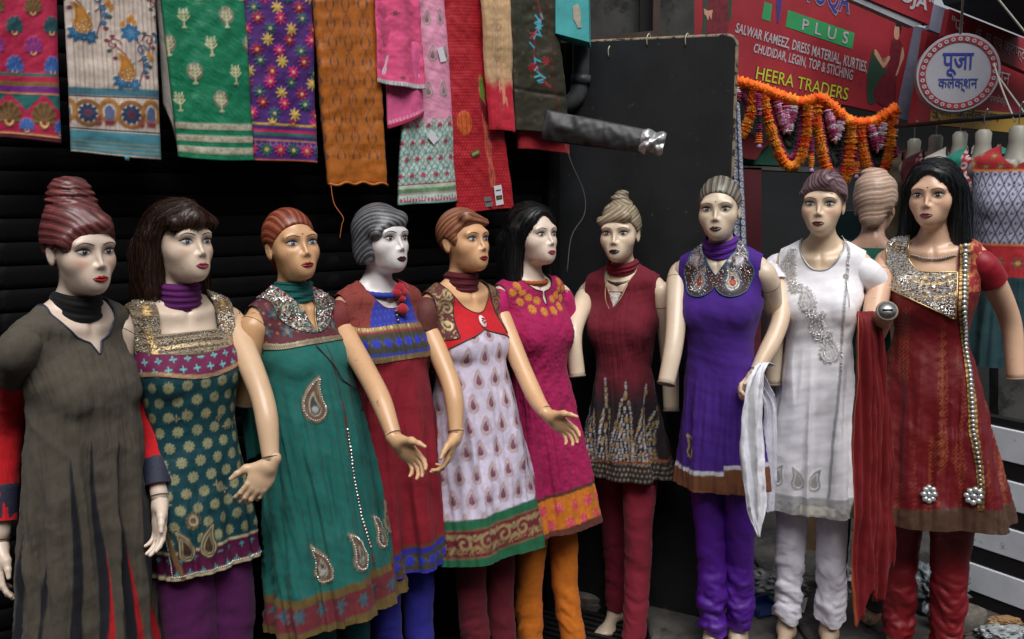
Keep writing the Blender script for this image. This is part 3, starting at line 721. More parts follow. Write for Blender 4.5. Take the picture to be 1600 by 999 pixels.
FOOTZ = -.12      # soles below the root, in the mannequin's own frame
class Mann:
    def __init__(s, label, eyeY, face_px, yaw, head, skin, hair, hairc, lip, iris, floor=0., name='mannequin', scale=None, facecol=None, blush=.5, shadow=(.30, .13, .09), pitch=0., roll=0., worn=.63, rootx=None, brow=None, face=True, bindi=None, lean=0., side=0.):
        eye = at(face_px[0], face_px[1], eyeY)
        s.scale = (eye[2] - floor) / EZ if scale is None else scale
        s.yaw = R(yaw); ph = R(head)
        cx, sx, cy, sy, cz, sz = math.cos(-R(lean)), math.sin(-R(lean)), math.cos(R(side)), math.sin(R(side)), math.cos(s.yaw), math.sin(s.yaw)
        s.M = np.array([[cz, -sz, 0], [sz, cz, 0], [0, 0, 1]]) @ np.array([[cy, 0, sy], [0, 1, 0], [-sy, 0, cy]]) @ np.array([[1, 0, 0], [0, cx, -sx], [0, sx, cx]])
        off = s.M @ np.array([.11 * math.sin(ph), .02 - .11 * math.cos(ph), EZ]) * s.scale
        s.loc = np.array([eye[0] - off[0], eyeY - off[1], floor])
        s.root = thing(name, label, 'mannequin', tuple(s.loc), 0, 'mannequins in a row outside the shop'); s.root.scale = (s.scale,) * 3
        s.root.rotation_euler = (-R(lean), R(side), s.yaw)
        s.skin = np.asarray(skin, float); s.sm = skin_mat(len(SKIN_MATS), worn); SKIN_MATS[len(SKIN_MATS)] = s.sm
        s.hy, s.hp, s.hr = R(head), R(pitch), R(roll)
        h = lambda V: rot_head(V, s.hy, s.hp, s.hr, True)
        s.body = mk('body', rot_head(BODY_V, s.hy, s.hp, s.hr), BODY_Q, s.sm, s.root, dye=body_paint(s.skin, shadow, blush if face else 0, facecol))
        if face:
            lipc = np.asarray(lip)
            for sd_ in (-1, 1):
                V, Q, C = eye_patch(sd_, iris); e = mk('eye', h(V), Q, M_EYE, s.body, dye=C)
                V, Q = LASH[sd_]; mk('eyelash', h(V), Q, M_LASH, e)
                V, Q = BROW[sd_]; mk('eyebrow', h(V), Q, brow or M_BROW, s.body)
            V, Q, m_ = LIPS; mk('lips', h(V), Q, M_LIP, s.body, dye=lipc * (1 - .75 * m_[:, None]))
            if bindi:
                B, T = bead_mesh('b', .0028, 10); y = face_y(np.array([0.]), np.array([EZ + .026]))[0]
                mk('bindi', h(np.c_[B[:, 0], y - B[:, 2] * .5, EZ + .026 + B[:, 1]]), T[:, ::-1], mat('bindi_paint', (.05, .005, .008), .4), s.body)
        if hair:
            V, Q, ph = hair_of(hair); k = .5 + .5 * np.sin(ph + .8 * np.sin(.37 * ph)); k = (k ** 1.3 * (.62 + .22 * vnoise(V, 30, 3)) + .20 * np.sin(3.3 * ph + 2 * np.sin(.6 * ph)) + .08)[:, None].clip(0, 1)
            big = 'wig' in hair
            s.hair = mk('wig' if big else 'hair', h(V), Q, M_WIG if big else M_HAIR, s.body, dye=np.asarray(hairc[0]) * (1 - k) + np.asarray(hairc[1]) * k)
            if big: s.strands(V, Q, h, hairc, hair)
    def strands(s, V, Q, h, hairc, kind):
        """loose fibres over the wig"""
        g = np.random.default_rng(5); mb = MB(); N = np.zeros_like(V); q = V[Q]; fn = np.cross(q[:, 2] - q[:, 0], q[:, 3] - q[:, 1])
        for i in range(4): np.add.at(N, Q[:, i], fn)
        N /= np.linalg.norm(N, axis=1)[:, None] + 1e-9
        top = np.nonzero((V[:, 2] > EZ - .02))[0]; cells_ = {}
        key = np.floor(V / .012).astype(int); tree = {}
        for i, k in enumerate(map(tuple, key)): tree.setdefault(k, []).append(i)
        for st in g.choice(top, 340):
            p = V[st].copy(); pts = [p + N[st] * .002]; n = N[st]; side = np.sign(p[0]) if abs(p[0]) > .005 else g.choice([-1, 1])
            L = int(g.uniform(8, 17))
            for _ in range(L):
                d = np.array([side * .55 * max(0, .06 - abs(p[0])) * 18, .9 * max(0, p[2] - EZ - .01) * 9 + .15, -1.0]) + g.normal(0, .12, 3)
                d -= n * np.dot(d, n); d /= np.linalg.norm(d) + 1e-9; p = p + d * .017
                k = tuple(np.floor(p / .012).astype(int)); c = [j for a in (-1, 0, 1) for b in (-1, 0, 1) for e in (-1, 0, 1) for j in tree.get((k[0] + a, k[1] + b, k[2] + e), [])[:3]]
                if not c: pts.append(p + g.normal(0, .002, 3)); break
                j = c[int(np.argmin(((V[c] - p) ** 2).sum(1)))]; p = V[j] * .6 + p * .4; n = N[j]; pts.append(p + n * g.uniform(.0008, .0040))
            if len(pts) > 4:
                P = crom(pts, len(pts) * 2); mb.tube(P, np.linspace(.0011, .0004, len(P)), 3, False, c=np.asarray(hairc[0]) * g.uniform(.7, 1.2) + (np.asarray(hairc[1]) - np.asarray(hairc[0])) * g.uniform(0, .8))
        V2 = np.vstack(mb.v); V2 = h(V2); F = [np.vstack(mb.q)]
        mk('loose_strands', V2, F, M_WIG, s.hair, dye=np.vstack(mb.c), kind='stuff')
    def capsleeve(s, side, c, m, P=None, r=.056, upto=.22, name='cap_sleeve', foil=0.):
        P = even(s.armP[side] if P is None else P, .004); P = P[10:int((.062 + upto) / .004)]; n = len(P); u = np.linspace(0, 1, n); rad = np.interp(u, [0, .25, 1], [r - .008, r, r + .003]); V, Q = sweep(P, rad, 30)
        C = np.repeat(P, 30, 0); V = V + (V - C) / np.linalg.norm(V - C, axis=1)[:, None] * (vnoise(V, 34, 4)[:, None] * .0018)
        return mk(name, V, Q, m, s.k, dye=np.tile(np.asarray(c), (len(V), 1)), foil=np.full(len(V), foil))
    # --- local coordinates
    def loc_of(s, wpt):
        return s.M.T @ ((np.asarray(wpt, float) - s.loc) / s.scale)
    def dir_of(s, v): return s.M.T @ np.asarray(v, float)
    def lpx(s, px, py, dy=0.): return s.loc_of(at(px, py, s.loc[1] + dy))
    def arm(s, side, pts, end='hand', pose='rest', F=(0, 0, -1), T=(0, -1, 0), skin=None, r0=.047, name='arm', capring=False):
        """pts: local elbow (and wrist); side +1 = its left (right in the picture)"""
        sh = np.array([side * .158, .026, 1.350]); P = crom([sh + np.array([-side * .055, 0, .004]), sh + np.array([-side * .022, 0, .004]), sh + np.array([side * .006, 0, -.022])] + [np.asarray(p) for p in pts], 44)
        u = np.concatenate([[0], np.cumsum(np.linalg.norm(np.diff(P, axis=0), axis=1))]); u = u / u[-1]; L = len(pts)
        rad = np.interp(u, [0, .06, .13, .35, .62, .8, 1], [.030, .040, r0 - .002, .0375, .0325, .0315, .0225]) if end == 'hand' else np.interp(u, [0, .10, .2, .5, 1], [.030, .040, r0 - .002, .0375, .031])
        mb = MB(); mb.tube(P, rad, 20, True); skin = s.skin if skin is None else skin
        n = sum(len(v) for v in mb.v); V = np.vstack(mb.v)
        a = mk(name, V, [np.vstack(mb.q), np.vstack(mb.t)], s.sm, s.root, dye=np.tile(skin, (n, 1)))
        if end == 'hand':
            V, Q = HANDS[pose]; F = s.dir_of(np.array(F, float)); F /= np.linalg.norm(F); T = s.dir_of(np.array(T, float)); T = T - F * np.dot(F, T); T /= np.linalg.norm(T); Nn = np.cross(F, T) * side
            W = .93 * (V[:, :1] * T + V[:, 1:2] * Nn - V[:, 2:] * F); w0 = P[-1]
            hd = mk('hand', w0 + W, Q if side > 0 else Q[:, ::-1], s.sm, a, dye=np.tile(skin, (len(V), 1)))
            t = P[-1] - P[-3]; t /= np.linalg.norm(t); ring = MB(); ring.tube(ring_pts(P[-1] - t * .012, t, .0262), .0011, 5, False); ring.build('wrist_seam', M_SEAM, a)
        else:
            t = P[-1] - P[-2]; t /= np.linalg.norm(t); mb = MB(); mb.tube([P[-1] - t * .004, P[-1] + t * .002, P[-1] + t * .004], [.034, .0336, .030], 20, True)
            mb.build('stump_rim', mat('worn_rim', (.30, .24, .19), .6, noise=.3, nscale=60), a)
            if capring:
                mb = MB(); mb.tube([P[-1] + t * .001, P[-1] + t * .008], [.029, .027], 20, True); c = mb.build('steel_cap', M_METAL, a)
                m2 = MB(); b = frames(np.array([P[-1], P[-1] + t]))[1][0]; m2.box(P[-1] + t * .0085, (.006, .006, .002), M=np.array([b, np.cross(t, b), t]).T * 1.0)
                m2.tube([P[-1] + t * .0088 - b * .016, P[-1] + t * .0088 + b * .016], .0035, 6); m2.build('slot', M_SEAM, a)
        # shoulder seam
        k = int(np.argmax(u > (.105 if end == 'hand' else .17))); t = P[k + 1] - P[k]; t = t / np.linalg.norm(t); mb = MB(); mb.tube(ring_pts(P[k], t, rad[k] - .0002), .0010, 5, False); mb.build('shoulder_seam', M_SEAM, a)
        s.lastP = P; s.armP = getattr(s, 'armP', {}); s.armP[side] = P; return a
    def wear(s, D, cv, m, name='kurta', mask=None, label=None, hem=True):
        mk_ = mask if mask is not None else np.ones(len(D.V))
        D.relief(cv.h); V, q, t, (c, fo), bd = clip(D.V, D.Q, mk_, (cv.c, cv.foil))
        o = mk(name, V, [q, t], m, s.root, dye=c, foil=fo, label=label); s.k = o; s.D = D; s.bd = bd; return o
    def piece(s, D, name, mask, m, cv, off=.0022, parent=None, label=None):
        V = (D.G + D.N * off).reshape(-1, 3); V, q, t, (c, fo), bd = clip(V, D.Q, mask, (cv.c, cv.foil)); s.pbd = bd
        return mk(name, V, [q, t], m, parent or s.k, dye=c, foil=fo, label=label)
    def piping(s, name, bd, r, m, keep=None, n=6, parent=None):
        mb = MB()
        for P in chains(*bd):
            if keep is not None and not keep(P.mean(0)): continue
            P = even(P, .005)
            if len(P) > 4: P[1:-1] = (P[:-2] + 2 * P[1:-1] + P[2:]) / 4; mb.tube(P, r, n, True)
        if mb.v: return mb.build(name, m, parent or s.k)
    def legging(s, c, hip=((-.075, 0), (.075, 0)), ankle=((-.075, 0), (.075, 0)), m=None, top=.75, ruff=.006, foot=True, loose=0., base=.075, footyaw=(0, 0), knee=None, name='legging', bare=True):
        for i in (0, 1):
            z = np.linspace(top, FOOTZ + base, 100); t = (top - z) / (top - FOOTZ - .06); zo = (z - FOOTZ) * top / (top - FOOTZ)
            x = hip[i][0] + (ankle[i][0] - hip[i][0]) * t; y = .02 + hip[i][1] + (ankle[i][1] - hip[i][1]) * t
            rad = np.interp(zo, [.06, .12, .20, .33, .47, .60, .80], [.045, .045, .047 + loose * .3, .053 + loose * .5, .056 + loose, .067 + loose, .083 + loose])
            n = 40; th = np.arange(n) / n * 2 * np.pi; g = np.random.default_rng(i + 3)
            k = sst(.34, .14, zo)[:, None]; ph = z[:, None] * 2 * np.pi / .042
            TT, ZG = np.broadcast_arrays(th[None], z[:, None]); cyl = np.stack([np.cos(TT).ravel() * .8, np.sin(TT).ravel() * .8, ZG.ravel() * 26 + .9 * np.sin(TT.ravel() + i * 2)], -1)
            w1 = vnoise(cyl, 1.25, 40 + i + int(abs(hip[i][0]) * 999), 3).reshape(TT.shape); w2 = vnoise(np.c_[cyl[:, :2], cyl[:, 2] * .35], 1.5, 90 + i, 2).reshape(TT.shape)
            ru = ruff * k * (1 - 2.2 * np.abs(w1)) * .9 + .0035 * w2 + .0020 * (1 - 2 * np.abs(w1)) * (1 - k) + k * ruff * .4
            rr = rad[:, None] + np.maximum(ru, -.0015)
            yy = np.interp(zo, [.06, .3, .5, .8], [.0, .018, -.006, 0.])
            V = np.stack([x[:, None] + rr * np.cos(th), y[:, None] + yy[:, None] + rr * np.sin(th), z[:, None] + .012 * k * np.sin(th[None] * 2 + i)], -1)
            o = mk(name, V.reshape(-1, 3), gridF(100, n, True)[:, ::-1], m, s.root, dye=np.tile(np.asarray(c), (100 * n, 1)))
            if foot and bare:
                V, Q = FOOT; a = R(footyaw[i]); co, si = math.cos(a), math.sin(a)
                W = np.c_[V[:, 0] * co - V[:, 1] * si, V[:, 0] * si + V[:, 1] * co, V[:, 2]] + np.array([x[-1], y[-1] - .01, FOOTZ])
                mk('foot', W, Q, s.sm, s.root, dye=np.tile(s.skin * .85, (len(V), 1)))
    def neckscarf(s, c, m, z0=1.405, z1=1.475, r=.059, nf=4, seed=1, tilt=0., name='neck_scarf', label=None, puff=.006, tail=False):
        n, k = 60, 26; th = np.linspace(0, 2 * np.pi, n, endpoint=False); v = np.linspace(0, 1, k); g = np.random.default_rng(seed)
        rr = r + puff * np.sin(np.pi * v)[:, None] ** .6 + .0022 * np.sin(nf * 2 * np.pi * v[:, None] + 1.5 * np.sin(th + seed) + .8 * np.sin(2 * th)) + .0012 * np.sin(nf * 4.7 * np.pi * v[:, None] + 3 * np.sin(th * 1 + 2))
        z = z0 + (z1 - z0) * v[:, None] + .012 * np.cos(th)[None] * 0 + tilt * np.sin(th)[None] + np.where(np.sin(th) < 0, .012 * np.sin(th), .0)[None]
        yc = .022 - .010 * v[:, None]
        rr = rr * np.where(v[:, None] < .08, .9, 1) * np.where(v[:, None] > .93, .92, 1)
        V = np.stack([rr * np.cos(th), yc + rr * 1.02 * np.sin(th), z], -1).reshape(-1, 3)
        o = mk(name, V, gridF(k, n, True), m, s.root, dye=np.tile(np.asarray(c), (n * k, 1)), label=label)
        if tail:   # ends thrown over the shoulders
            for sx in ((-1, 1) if tail == 2 else (-1,)):
                C = crom([(sx * .045, .05, 1.45), (sx * .085, .075, 1.43), (sx * .125, .10, 1.36), (sx * .135, .125, 1.20), (sx * .13, .13, .95)], 40); wv = np.linspace(-1, 1, 17)
                G = C[:, None] + np.array([1, -.15, .25])[None, None] * wv[None, :, None] * (.022 + .02 * np.linspace(0, 1, 40))[:, None, None] + np.array([0, 1, 0])[None, None] * (.008 * np.sin(wv * 9 + 1))[None, :, None]
                mk('scarf_end', G.reshape(-1, 3), gridF(40, 17), m, o, dye=np.tile(np.asarray(c), (40 * 17, 1)))
        return o
def ring_pts(c, t, r, n=25):
    t = np.asarray(t) / np.linalg.norm(t); u = np.cross(t, [0, 0, 1.]) if abs(t[2]) < .9 else np.cross(t, [1., 0, 0]); u /= np.linalg.norm(u); v = np.cross(t, u); a = np.linspace(0, 2 * np.pi, n)
    return np.asarray(c) + r * (np.cos(a)[:, None] * u + np.sin(a)[:, None] * v)
# ================================================================== the row, from the left of the picture
SILV, GOLDC, PALEG = np.array([.62, .61, .58]), np.array([.50, .34, .14]), np.array([.55, .46, .28])
def bead_along(S_, D, pts, r, m, name='beading', step=.006, off=.0030, n=5, seed=0):
    """beads along lines given as (arc, height) runs on the dress"""
    P, N = [], []
    for run in pts:
        run = np.array(run, float); L = np.concatenate([[0], np.cumsum(np.hypot(*np.diff(run, axis=0).T))]); t = np.arange(0, L[-1], step)
        for a, b in zip(np.interp(t, L, run[:, 0]), np.interp(t, L, run[:, 1])): P.append(D.pt(a, b, off)); N.append(D.nrm(a, b))
    return scatter(name, P, N, r, m, S_.k, n, seed)
def bead_mask(S_, D, mask, count, r, m, name='beading', off=.0028, seed=0, parent=None):
    idx = np.nonzero(mask)[0]; g = np.random.default_rng(seed); i = g.choice(idx, min(count, len(idx)), replace=False)
    N = D.N.reshape(-1, 3)[i]; return scatter(name, D.V[i] + N * off, N, r, m, parent or S_.k, 5, seed)
def paisley_pts(cx, cz, L, flip=1, n=30):
    t = np.linspace(0, 1, n); a = t * 2 * np.pi; w = L * .33 * np.sin(a / 2) ** 1.0
    x = flip * L * (.34 * np.sin(np.pi * t) * np.cos(a) * 0); out = []
    for u in np.linspace(-1, 1, n):
        k = abs(u); ww = L * .32 * (1 - k ** 2.2) ** .5 if k < 1 else 0
    up = np.linspace(0, 1, n // 2)
    r = lambda t: L * .30 * (1 - t) ** .75 + L * .02
    left = [(cx + flip * L * .30 * t ** 2.2 - r(t), cz - L * .2 + L * .78 * t) for t in up]; right = [(cx + flip * L * .30 * t ** 2.2 + r(t), cz - L * .2 + L * .78 * t) for t in up[::-1]]
    bot = [(cx + L * .31 * math.cos(q), cz - L * .2 + L * .31 * math.sin(q)) for q in np.linspace(0, -math.pi, 10)]
    return left + right + bot
def gems(S_, D, pts, r, m=None, name='gem', off=.003):
    """each stone an object"""
    m = m or M_GEM; first = None
    for i, (a, b) in enumerate(pts):
        p = D.pt(a, b, off); n = D.nrm(a, b)
        if first is None:
            B, T = gem_mesh(); first = mk(name, B, T, m, S_.k, smooth=True); o = first
        else: o = first.copy(); COL.objects.link(o)
        o.location = p; o.scale = ((r if np.isscalar(r) else r[i]),) * 3
        o.rotation_euler = (math.acos(max(-1, min(1, n[2]))) , 0, math.atan2(n[1], n[0]) + math.pi / 2)
def gold_scroll(cv, S, Z, zc, hgt, per, col, ox=0.):
    x = (S - ox) / per; q = np.floor(x); lx = (x - q - .5) * per; lz = Z - zc; f = np.where(q % 2 == 0, 1, -1)
    cv.put(cv.m(d_spiral(lx * f, lz, hgt * .40, 1.2, 1, hgt * .055, 16, .6)), col, .0016, .7)
    for sx, sz, ang in ((-.36, .22, .6), (-.40, -.20, -.6), (.42, .28, 2.4), (.40, -.26, -2.2)):
        px_, pz_ = lx * f - sx * per, lz - sz * hgt; c, s_ = math.cos(ang), math.sin(ang); u, v = px_ * c + pz_ * s_, -px_ * s_ + pz_ * c
        cv.put(cv.m((np.abs(u) / (hgt * .24)) ** 1.4 + (np.abs(v) / (hgt * .08)) ** 1.4 - 1, ) if False else cv.m((np.hypot(u / (hgt * .22), v / (hgt * .075)) - 1) * hgt * .08), col, .0016, .7)
def roses(cv, S, Z, zc, per, r, col, leaf, ox=0.):
    lx = ((S - ox) / per - np.floor((S - ox) / per) - .5) * per; lz = Z - zc
    for sg in (-1, 1): cv.put(cv.m((np.hypot((lx - sg * per * .46) / (r * .5), (lz - sg * r * .3) / (r * .28)) - 1) * r * .3), leaf, .001)
    cv.put(cv.m(d_flower(lx, lz, r, 6, .14)), col, .0022); cv.put(cv.m(np.abs(np.hypot(lx, lz) - r * .55) - r * .07) * .8, np.asarray(col) * .35, .0016); cv.put(cv.m(np.hypot(lx, lz) - r * .18), np.asarray(col) * .4)

# ---------------------------------------------------------------- 1 grey-brown crinkled kurta
S1 = Mann('mannequin with plum beehive hair, black neck band and grey-brown crinkled kurta', 2.29, (150, 392), 61, -6, lin(232, 209, 190), 'beehive', (lin(62, 26, 28), lin(150, 80, 78)), lin(150, 14, 22), lin(60, 75, 95), pitch=-.04, blush=.75, shadow=(.32, .10, .07), lean=-1.5)
D = Dress(.22, .232, waist=.128, flare=1.18, folds=(5, 9, 13), amp=.034, crink=.0022, seed=3, ntheta=220, step=.0052, hip=.178)
cv = Canvas(D.Sf, D.z0, lin(84, 77, 66)); th = D.TH.ravel()  # base dye taken darker, standing in for shade on the left
for k, (t0, zt, wd, rd) in enumerate(((-1.25, .98, .030, 0), (-.72, 1.06, .052, 0), (-.36, 1.10, .036, 1), (.02, 1.09, .040, 1), (.42, 1.10, .062, 1), (.95, 1.02, .05, 1), (1.6, 1.0, .06, 0), (-2, 1., .06, 0), (2.4, 1, .06, 0))):
    t1 = t0 + .05 * np.sin(D.z0 * 9 + k); kk = np.clip((zt - D.z0) / .75, 0, 1); R_ = np.abs(D.Sf / np.where(np.abs(th) < .03, .03, th)) 
    d = np.abs(th - t1) * .19 - wd * .5 * kk ** .55; cv.put(cv.m(d) * (D.z0 < zt), lin(22, 24, 34))
    if rd:
        d = np.abs(th - t1 - .06) * .19 - wd * .42 * np.clip((zt - .30 - D.z0) / .5, 0, 1); cv.put(cv.m(d) * (D.z0 < zt - .30), lin(190, 14, 24))
mask = np.minimum(scoop(D, .088, 1.345, 2.2), armhole(D, .160, .050, .062))
vn = np.where(D.Y < .03, np.maximum((1.310 + np.abs(D.X) * 2.2 - D.Z) * .5, np.abs(D.X) - .016), 9); mask = np.minimum(mask, vn)
S1.wear(D, cv, M_CRINK, mask=mask)
S1.piping('neck_trim', S1.bd, .0028, mat('navy_braid', lin(52, 58, 84), .6, noise=.4, nscale=400), lambda c: abs(c[0]) < .12)
S1.neckscarf(lin(4, 4, 6), M_COTTON, 1.402, 1.478, .060, 2, 1, label='black neck band', puff=.002)
ra = S1.arm(-1, [S1.lpx(10, 660, .0), S1.lpx(0, 848, -.06)], 'hand', 'rest', (0.1, -.3, -.9), (.5, -.8, 0))
la = S1.arm(1, [S1.lpx(238, 660, .12), S1.lpx(250, 782, .02)], 'hand', 'rest', (.12, -.45, -.85), (.7, -.6, .3))
def sleeve(S, arm_pts, c, m, cuff, cc, r0=.047, r1=.039, upto=.93, name='sleeve', cn='cuff'):
    P = even(arm_pts, .004); P = crom(P[8:int(len(P) * upto):4], 60); u = np.linspace(0, 1, 60); rad = np.interp(u, [0, .10, .5, 1], [.0480, r0 + .0025, .046, r1]); V, Q = sweep(P, rad, 28)
    cu = np.repeat(np.where(P[:, 2] > 1.262, 1., 0.), 28)[:, None]
    nn = vnoise(V, 40, 4)[:, None] * .003; C = np.repeat(P, 28, 0); V = V + (V - C) / np.linalg.norm(V - C, axis=1)[:, None] * nn
    o = mk(name, V, Q, m, S.root, dye=np.asarray(c) * (1 - cu) + lin(84, 77, 66) * cu)
    mb = MB(); mb.tube(P[-11:], np.interp(np.linspace(0, 1, 11), [0, .1, 1], [r1 - .002, r1 + .003, r1 + .002]), 24, False, c=cuff); mb.build(cn, mat('striped_cuff', lin(40, 44, 66), .7, noise=.6, nscale=160), o)
# arm centre lines are kept as lastP (left) - rebuild the right one
for side, pts in ((-1, [S1.lpx(10, 660, .0), S1.lpx(0, 848, -.06)]), (1, [S1.lpx(238, 660, .12), S1.lpx(250, 782, .02)])):
    P = S1.armP[side]; sleeve(S1, P, lin(206, 16, 30), M_CRINK, lin(40, 44, 66), None)

# ---------------------------------------------------------------- 2 dark teal kurta, beaded square yoke
S2 = Mann('mannequin with brown fringed wig and purple scarf in dark teal kurta with gold yoke', 2.52, (307, 378), 44, 12, lin(228, 205, 183), 'fringewig', (lin(18, 11, 9), lin(74, 46, 32)), lin(150, 62, 78), lin(70, 90, 130), blush=.25, shadow=(.22, .16, .15), lean=6)
D = Dress(.66, .165, waist=.124, flare=1.02, folds=(4, 7), amp=.010, seed=5, hip=.170, step=.0042, ntheta=210)
S, Z = D.Sf, D.z0; cv = Canvas(S, Z, lin(16, 66, 74))  # teal kept darker in the dye for the covered left side
lx, lz, q, r = cv.lat(.051, .043, .5, oz=.01)
cv.put(cv.m(d_flower(lx, lz, .0155, 9, .10)), lin(158, 156, 118), .0004); dd = np.hypot(lx, lz); cv.put(cv.m(np.abs(dd - .0095) - .0010) * .6, lin(80, 96, 80)); cv.put(cv.m(dd - .004) * .6, lin(90, 102, 84))
# hem: a plum border that climbs the side slit on her right
edge = np.minimum(Z - D.hem, (S + .205) * 1.0 + .25 * 0); hemd = Z - D.hem - .075 - np.clip(-S - .06, 0, .2) * .0
cv.put(cv.m(hemd), lin(84, 14, 58)); lx, lz, q, r = cv.lat(.042, .036, .5, oz=D.hem)
cv.put(np.minimum(cv.m(hemd + .006), cv.m(d_flower(lx, lz, .008, 4, .5))), lin(60, 160, 165), .001)
for zz, w_ in ((.075, .004), (.006, .006)): cv.put(cv.m(np.abs(Z - D.hem - zz) - w_), PALEG, .0016, .6)
sl = np.abs(S + .165 + .03 * np.clip((D.hem + .25 - Z) / .25, 0, 1) ** 2 * -1.2); cv.put(cv.m(sl - .009) * (Z < D.hem + .34), lin(120, 92, 60), .0014, .4)
for sgn, cx in ((1, -.105), (-1, -.035)):
    d = d_paisley(S - cx, Z - D.hem - .088, .075, -sgn); cv.put(cv.m(d - .004), lin(62, 46, 30), .0012, .2); cv.put(cv.m(np.abs(d + .002) - .0022), PALEG * .8, .0024, .8); cv.put(cv.m(np.abs(d + .010) - .0018), PALEG * .7, .0020, .8)
d = np.hypot(S + .07, Z - D.hem - .155); cv.put(cv.m(d_flower(S + .07, Z - D.hem - .155, .026, 12, .12)), lin(120, 96, 60), .002, .6); cv.put(cv.m(np.abs(d - .012) - .003), lin(190, 180, 160), .003, .6)
for k in range(16):
    a, b = np.random.default_rng(k).uniform((-.16, D.hem + .13), (.16, 1.12)); cv.put(cv.m(d_flower(S - a, Z - b, .011, 4, .5)), lin(178, 150, 120), .0015, .5)
mask = np.minimum(square(D, .082, 1.335), armhole(D, .146, .07, .082, 1.34)); S2.wear(D, cv, M_SILK, mask=mask)
cy = Canvas(S, Z, lin(116, 94, 66)); cy.foil[:] = .18
for k in range(40):
    z0 = 1.20 + k * .0062; cy.put(cy.m(np.abs(Z + .25 * 0 - z0) - .0014) * .8, lin(196, 184, 158) if k % 3 else lin(58, 40, 26), .0012, .25)
cy.put(cy.m(np.abs(np.abs(S) - .115) - .013), lin(96, 66, 34), .002, .3)
for k in range(34):
    zz = 1.20 + k * .011
    for sx in (-1, 1): cy.put(cy.m(np.hypot((S - sx * .115) / .010, (Z - zz) / .0052) - 1) if False else cy.m((np.hypot((S - sx * .115) / .011, (Z - zz) / .0056) - 1) * .006), lin(214, 180, 120), .0036, .8)
for k in range(-9, 10): cy.put(cy.m((np.hypot((S - k * .0125) / .007, (Z - 1.302) / .0045) - 1) * .005), lin(220, 196, 150), .0036, .8)
d = d_spiral(S - .105, Z - 1.292, .028, 1.2, 1, .004); cy.put(cy.m(d), lin(226, 206, 168), .003, .8)
by = 1.282 - .020 * np.cos(np.clip(np.abs(S) / .16, 0, 1) * np.pi) * .5
ymask = np.minimum(mask, Z - by); S2.piece(D, 'beaded_yoke', ymask, M_EMB, cy, .0035); D2 = S2.D
bead_mask(S2, D, ymask > .003, 1800, .0015, M_SILVER, 'yoke_beads', .005, 1); bead_mask(S2, D, ymask > .003, 900, .0019, M_BRONZE, 'gold_beads', .005, 2)
cb = Canvas(S, Z, lin(112, 14, 72)); lx, lz, q, r = cb.lat(.038, .030, .5, oz=1.222); cb.put(cb.m(d_flower(lx, lz, .0095, 4, .55)), lin(96, 206, 206), .0022); 
cb.put(cb.m(np.abs(Z - by + .060) - .005), lin(196, 160, 120), .003, .6)
S2.piece(D, 'plum_band', np.minimum(np.minimum(by + .002 - Z, Z - by + .066), mask), M_EMB, cb, .0025)
bead_along(S2, D, [[(-.16 + .0 * t, D.hem + .01 + t) for t in np.linspace(0, .32, 20)], [(x, D.hem + .012) for x in np.linspace(-.17, .17, 40)]], .0022, M_SILVER, 'hem_beads', .0055)
S2.neckscarf(lin(92, 14, 96), M_COTTON, 1.398, 1.482, .058, 5, 2, label='purple gathered neck scarf', puff=.006)
S2.arm(1, [S2.lpx(410, 622, .06), S2.lpx(424, 722, -.02)], 'hand', 'bent', (-.50, -.30, -.82), (-.8, -.35, .42), skin=lin(222, 186, 150))
S2.arm(-1, [np.array([-.20, .06, 1.10])], 'stump')
S2.legging(lin(84, 12, 80), ((-.055, 0), (.055, 0)), ((-.06, 0), (.06, 0)), M_CRINK, .69, .006, False, .016, .02, name='salwar_leg')

# ---------------------------------------------------------------- 3 teal net kurta
S3 = Mann('mannequin with slicked ginger hair and teal scarf in teal net kurta with beaded paisleys', 2.74, (472, 377), 52, -12, lin(216, 168, 124), 'slick', (lin(92, 36, 24), lin(186, 102, 72)), lin(128, 20, 18), lin(100, 110, 150), blush=.1, shadow=(.22, .10, .06), bindi=True, worn=.60, lean=9)
D = Dress(.425, .235, waist=.116, flare=1.2, folds=(5, 8, 13), amp=.034, seed=8, hip=.176, sharp=.2)
S, Z = D.Sf, D.z0; cv = Canvas(S, Z, lin(10, 104, 98))  # dye deepened in place of shade at this end of the row
nz = vnoise(np.c_[S * 1.0, Z * .8], 190, 4, 2); cv.put(sst(.15, .4, nz) * .35 * (Z < 1.28), lin(62, 96, 78))
hz = Z - D.hem - .012 * np.sin(S * 5)
cv.put(cv.m(hz - .125), lin(104, 84, 40), 0, .15); cv.put(np.minimum(cv.m(hz - .100), cv.m(.030 - hz)), lin(112, 36, 46))
lx, lz, q, r = cv.lat(.085, .07, .5, oz=D.hem + .03); cv.put(np.minimum(np.minimum(cv.m(hz - .100), cv.m(.030 - hz)), cv.m(d_flower(lx, lz - .0, .026, 6, .3))), lin(62, 92, 104))
for cx, cz, L, fl in ((-.085, 1.105, .120, 1), (-.165, .62, .105, -1), (-.02, .63, .11, -1), (.115, .66, .10, -1), (.26, .68, .10, -1)):
    d = d_paisley(S - cx, Z - cz, L, fl); cv.put(cv.m(d - .004), lin(60, 64, 58), .001); cv.put(cv.m(np.abs(d + .004) - .0045), lin(150, 138, 112), .003, .8); cv.put(cv.m(np.abs(d + .0135) - .0028), lin(130, 84, 66), .0022, .6); cv.put(cv.m(np.abs(d + .021) - .002), lin(180, 170, 150), .0022, .7); cv.put(cv.m(np.hypot(S - cx, Z - cz + L * .2) - L * .09), lin(170, 170, 168), .003, .8)
fx = S - (.012 + .045 * np.clip((1.2 - Z) / .6, 0, 1)); cv.put(cv.m(np.abs(fx) - .0022) * (Z < 1.27), lin(60, 40, 34), .001)
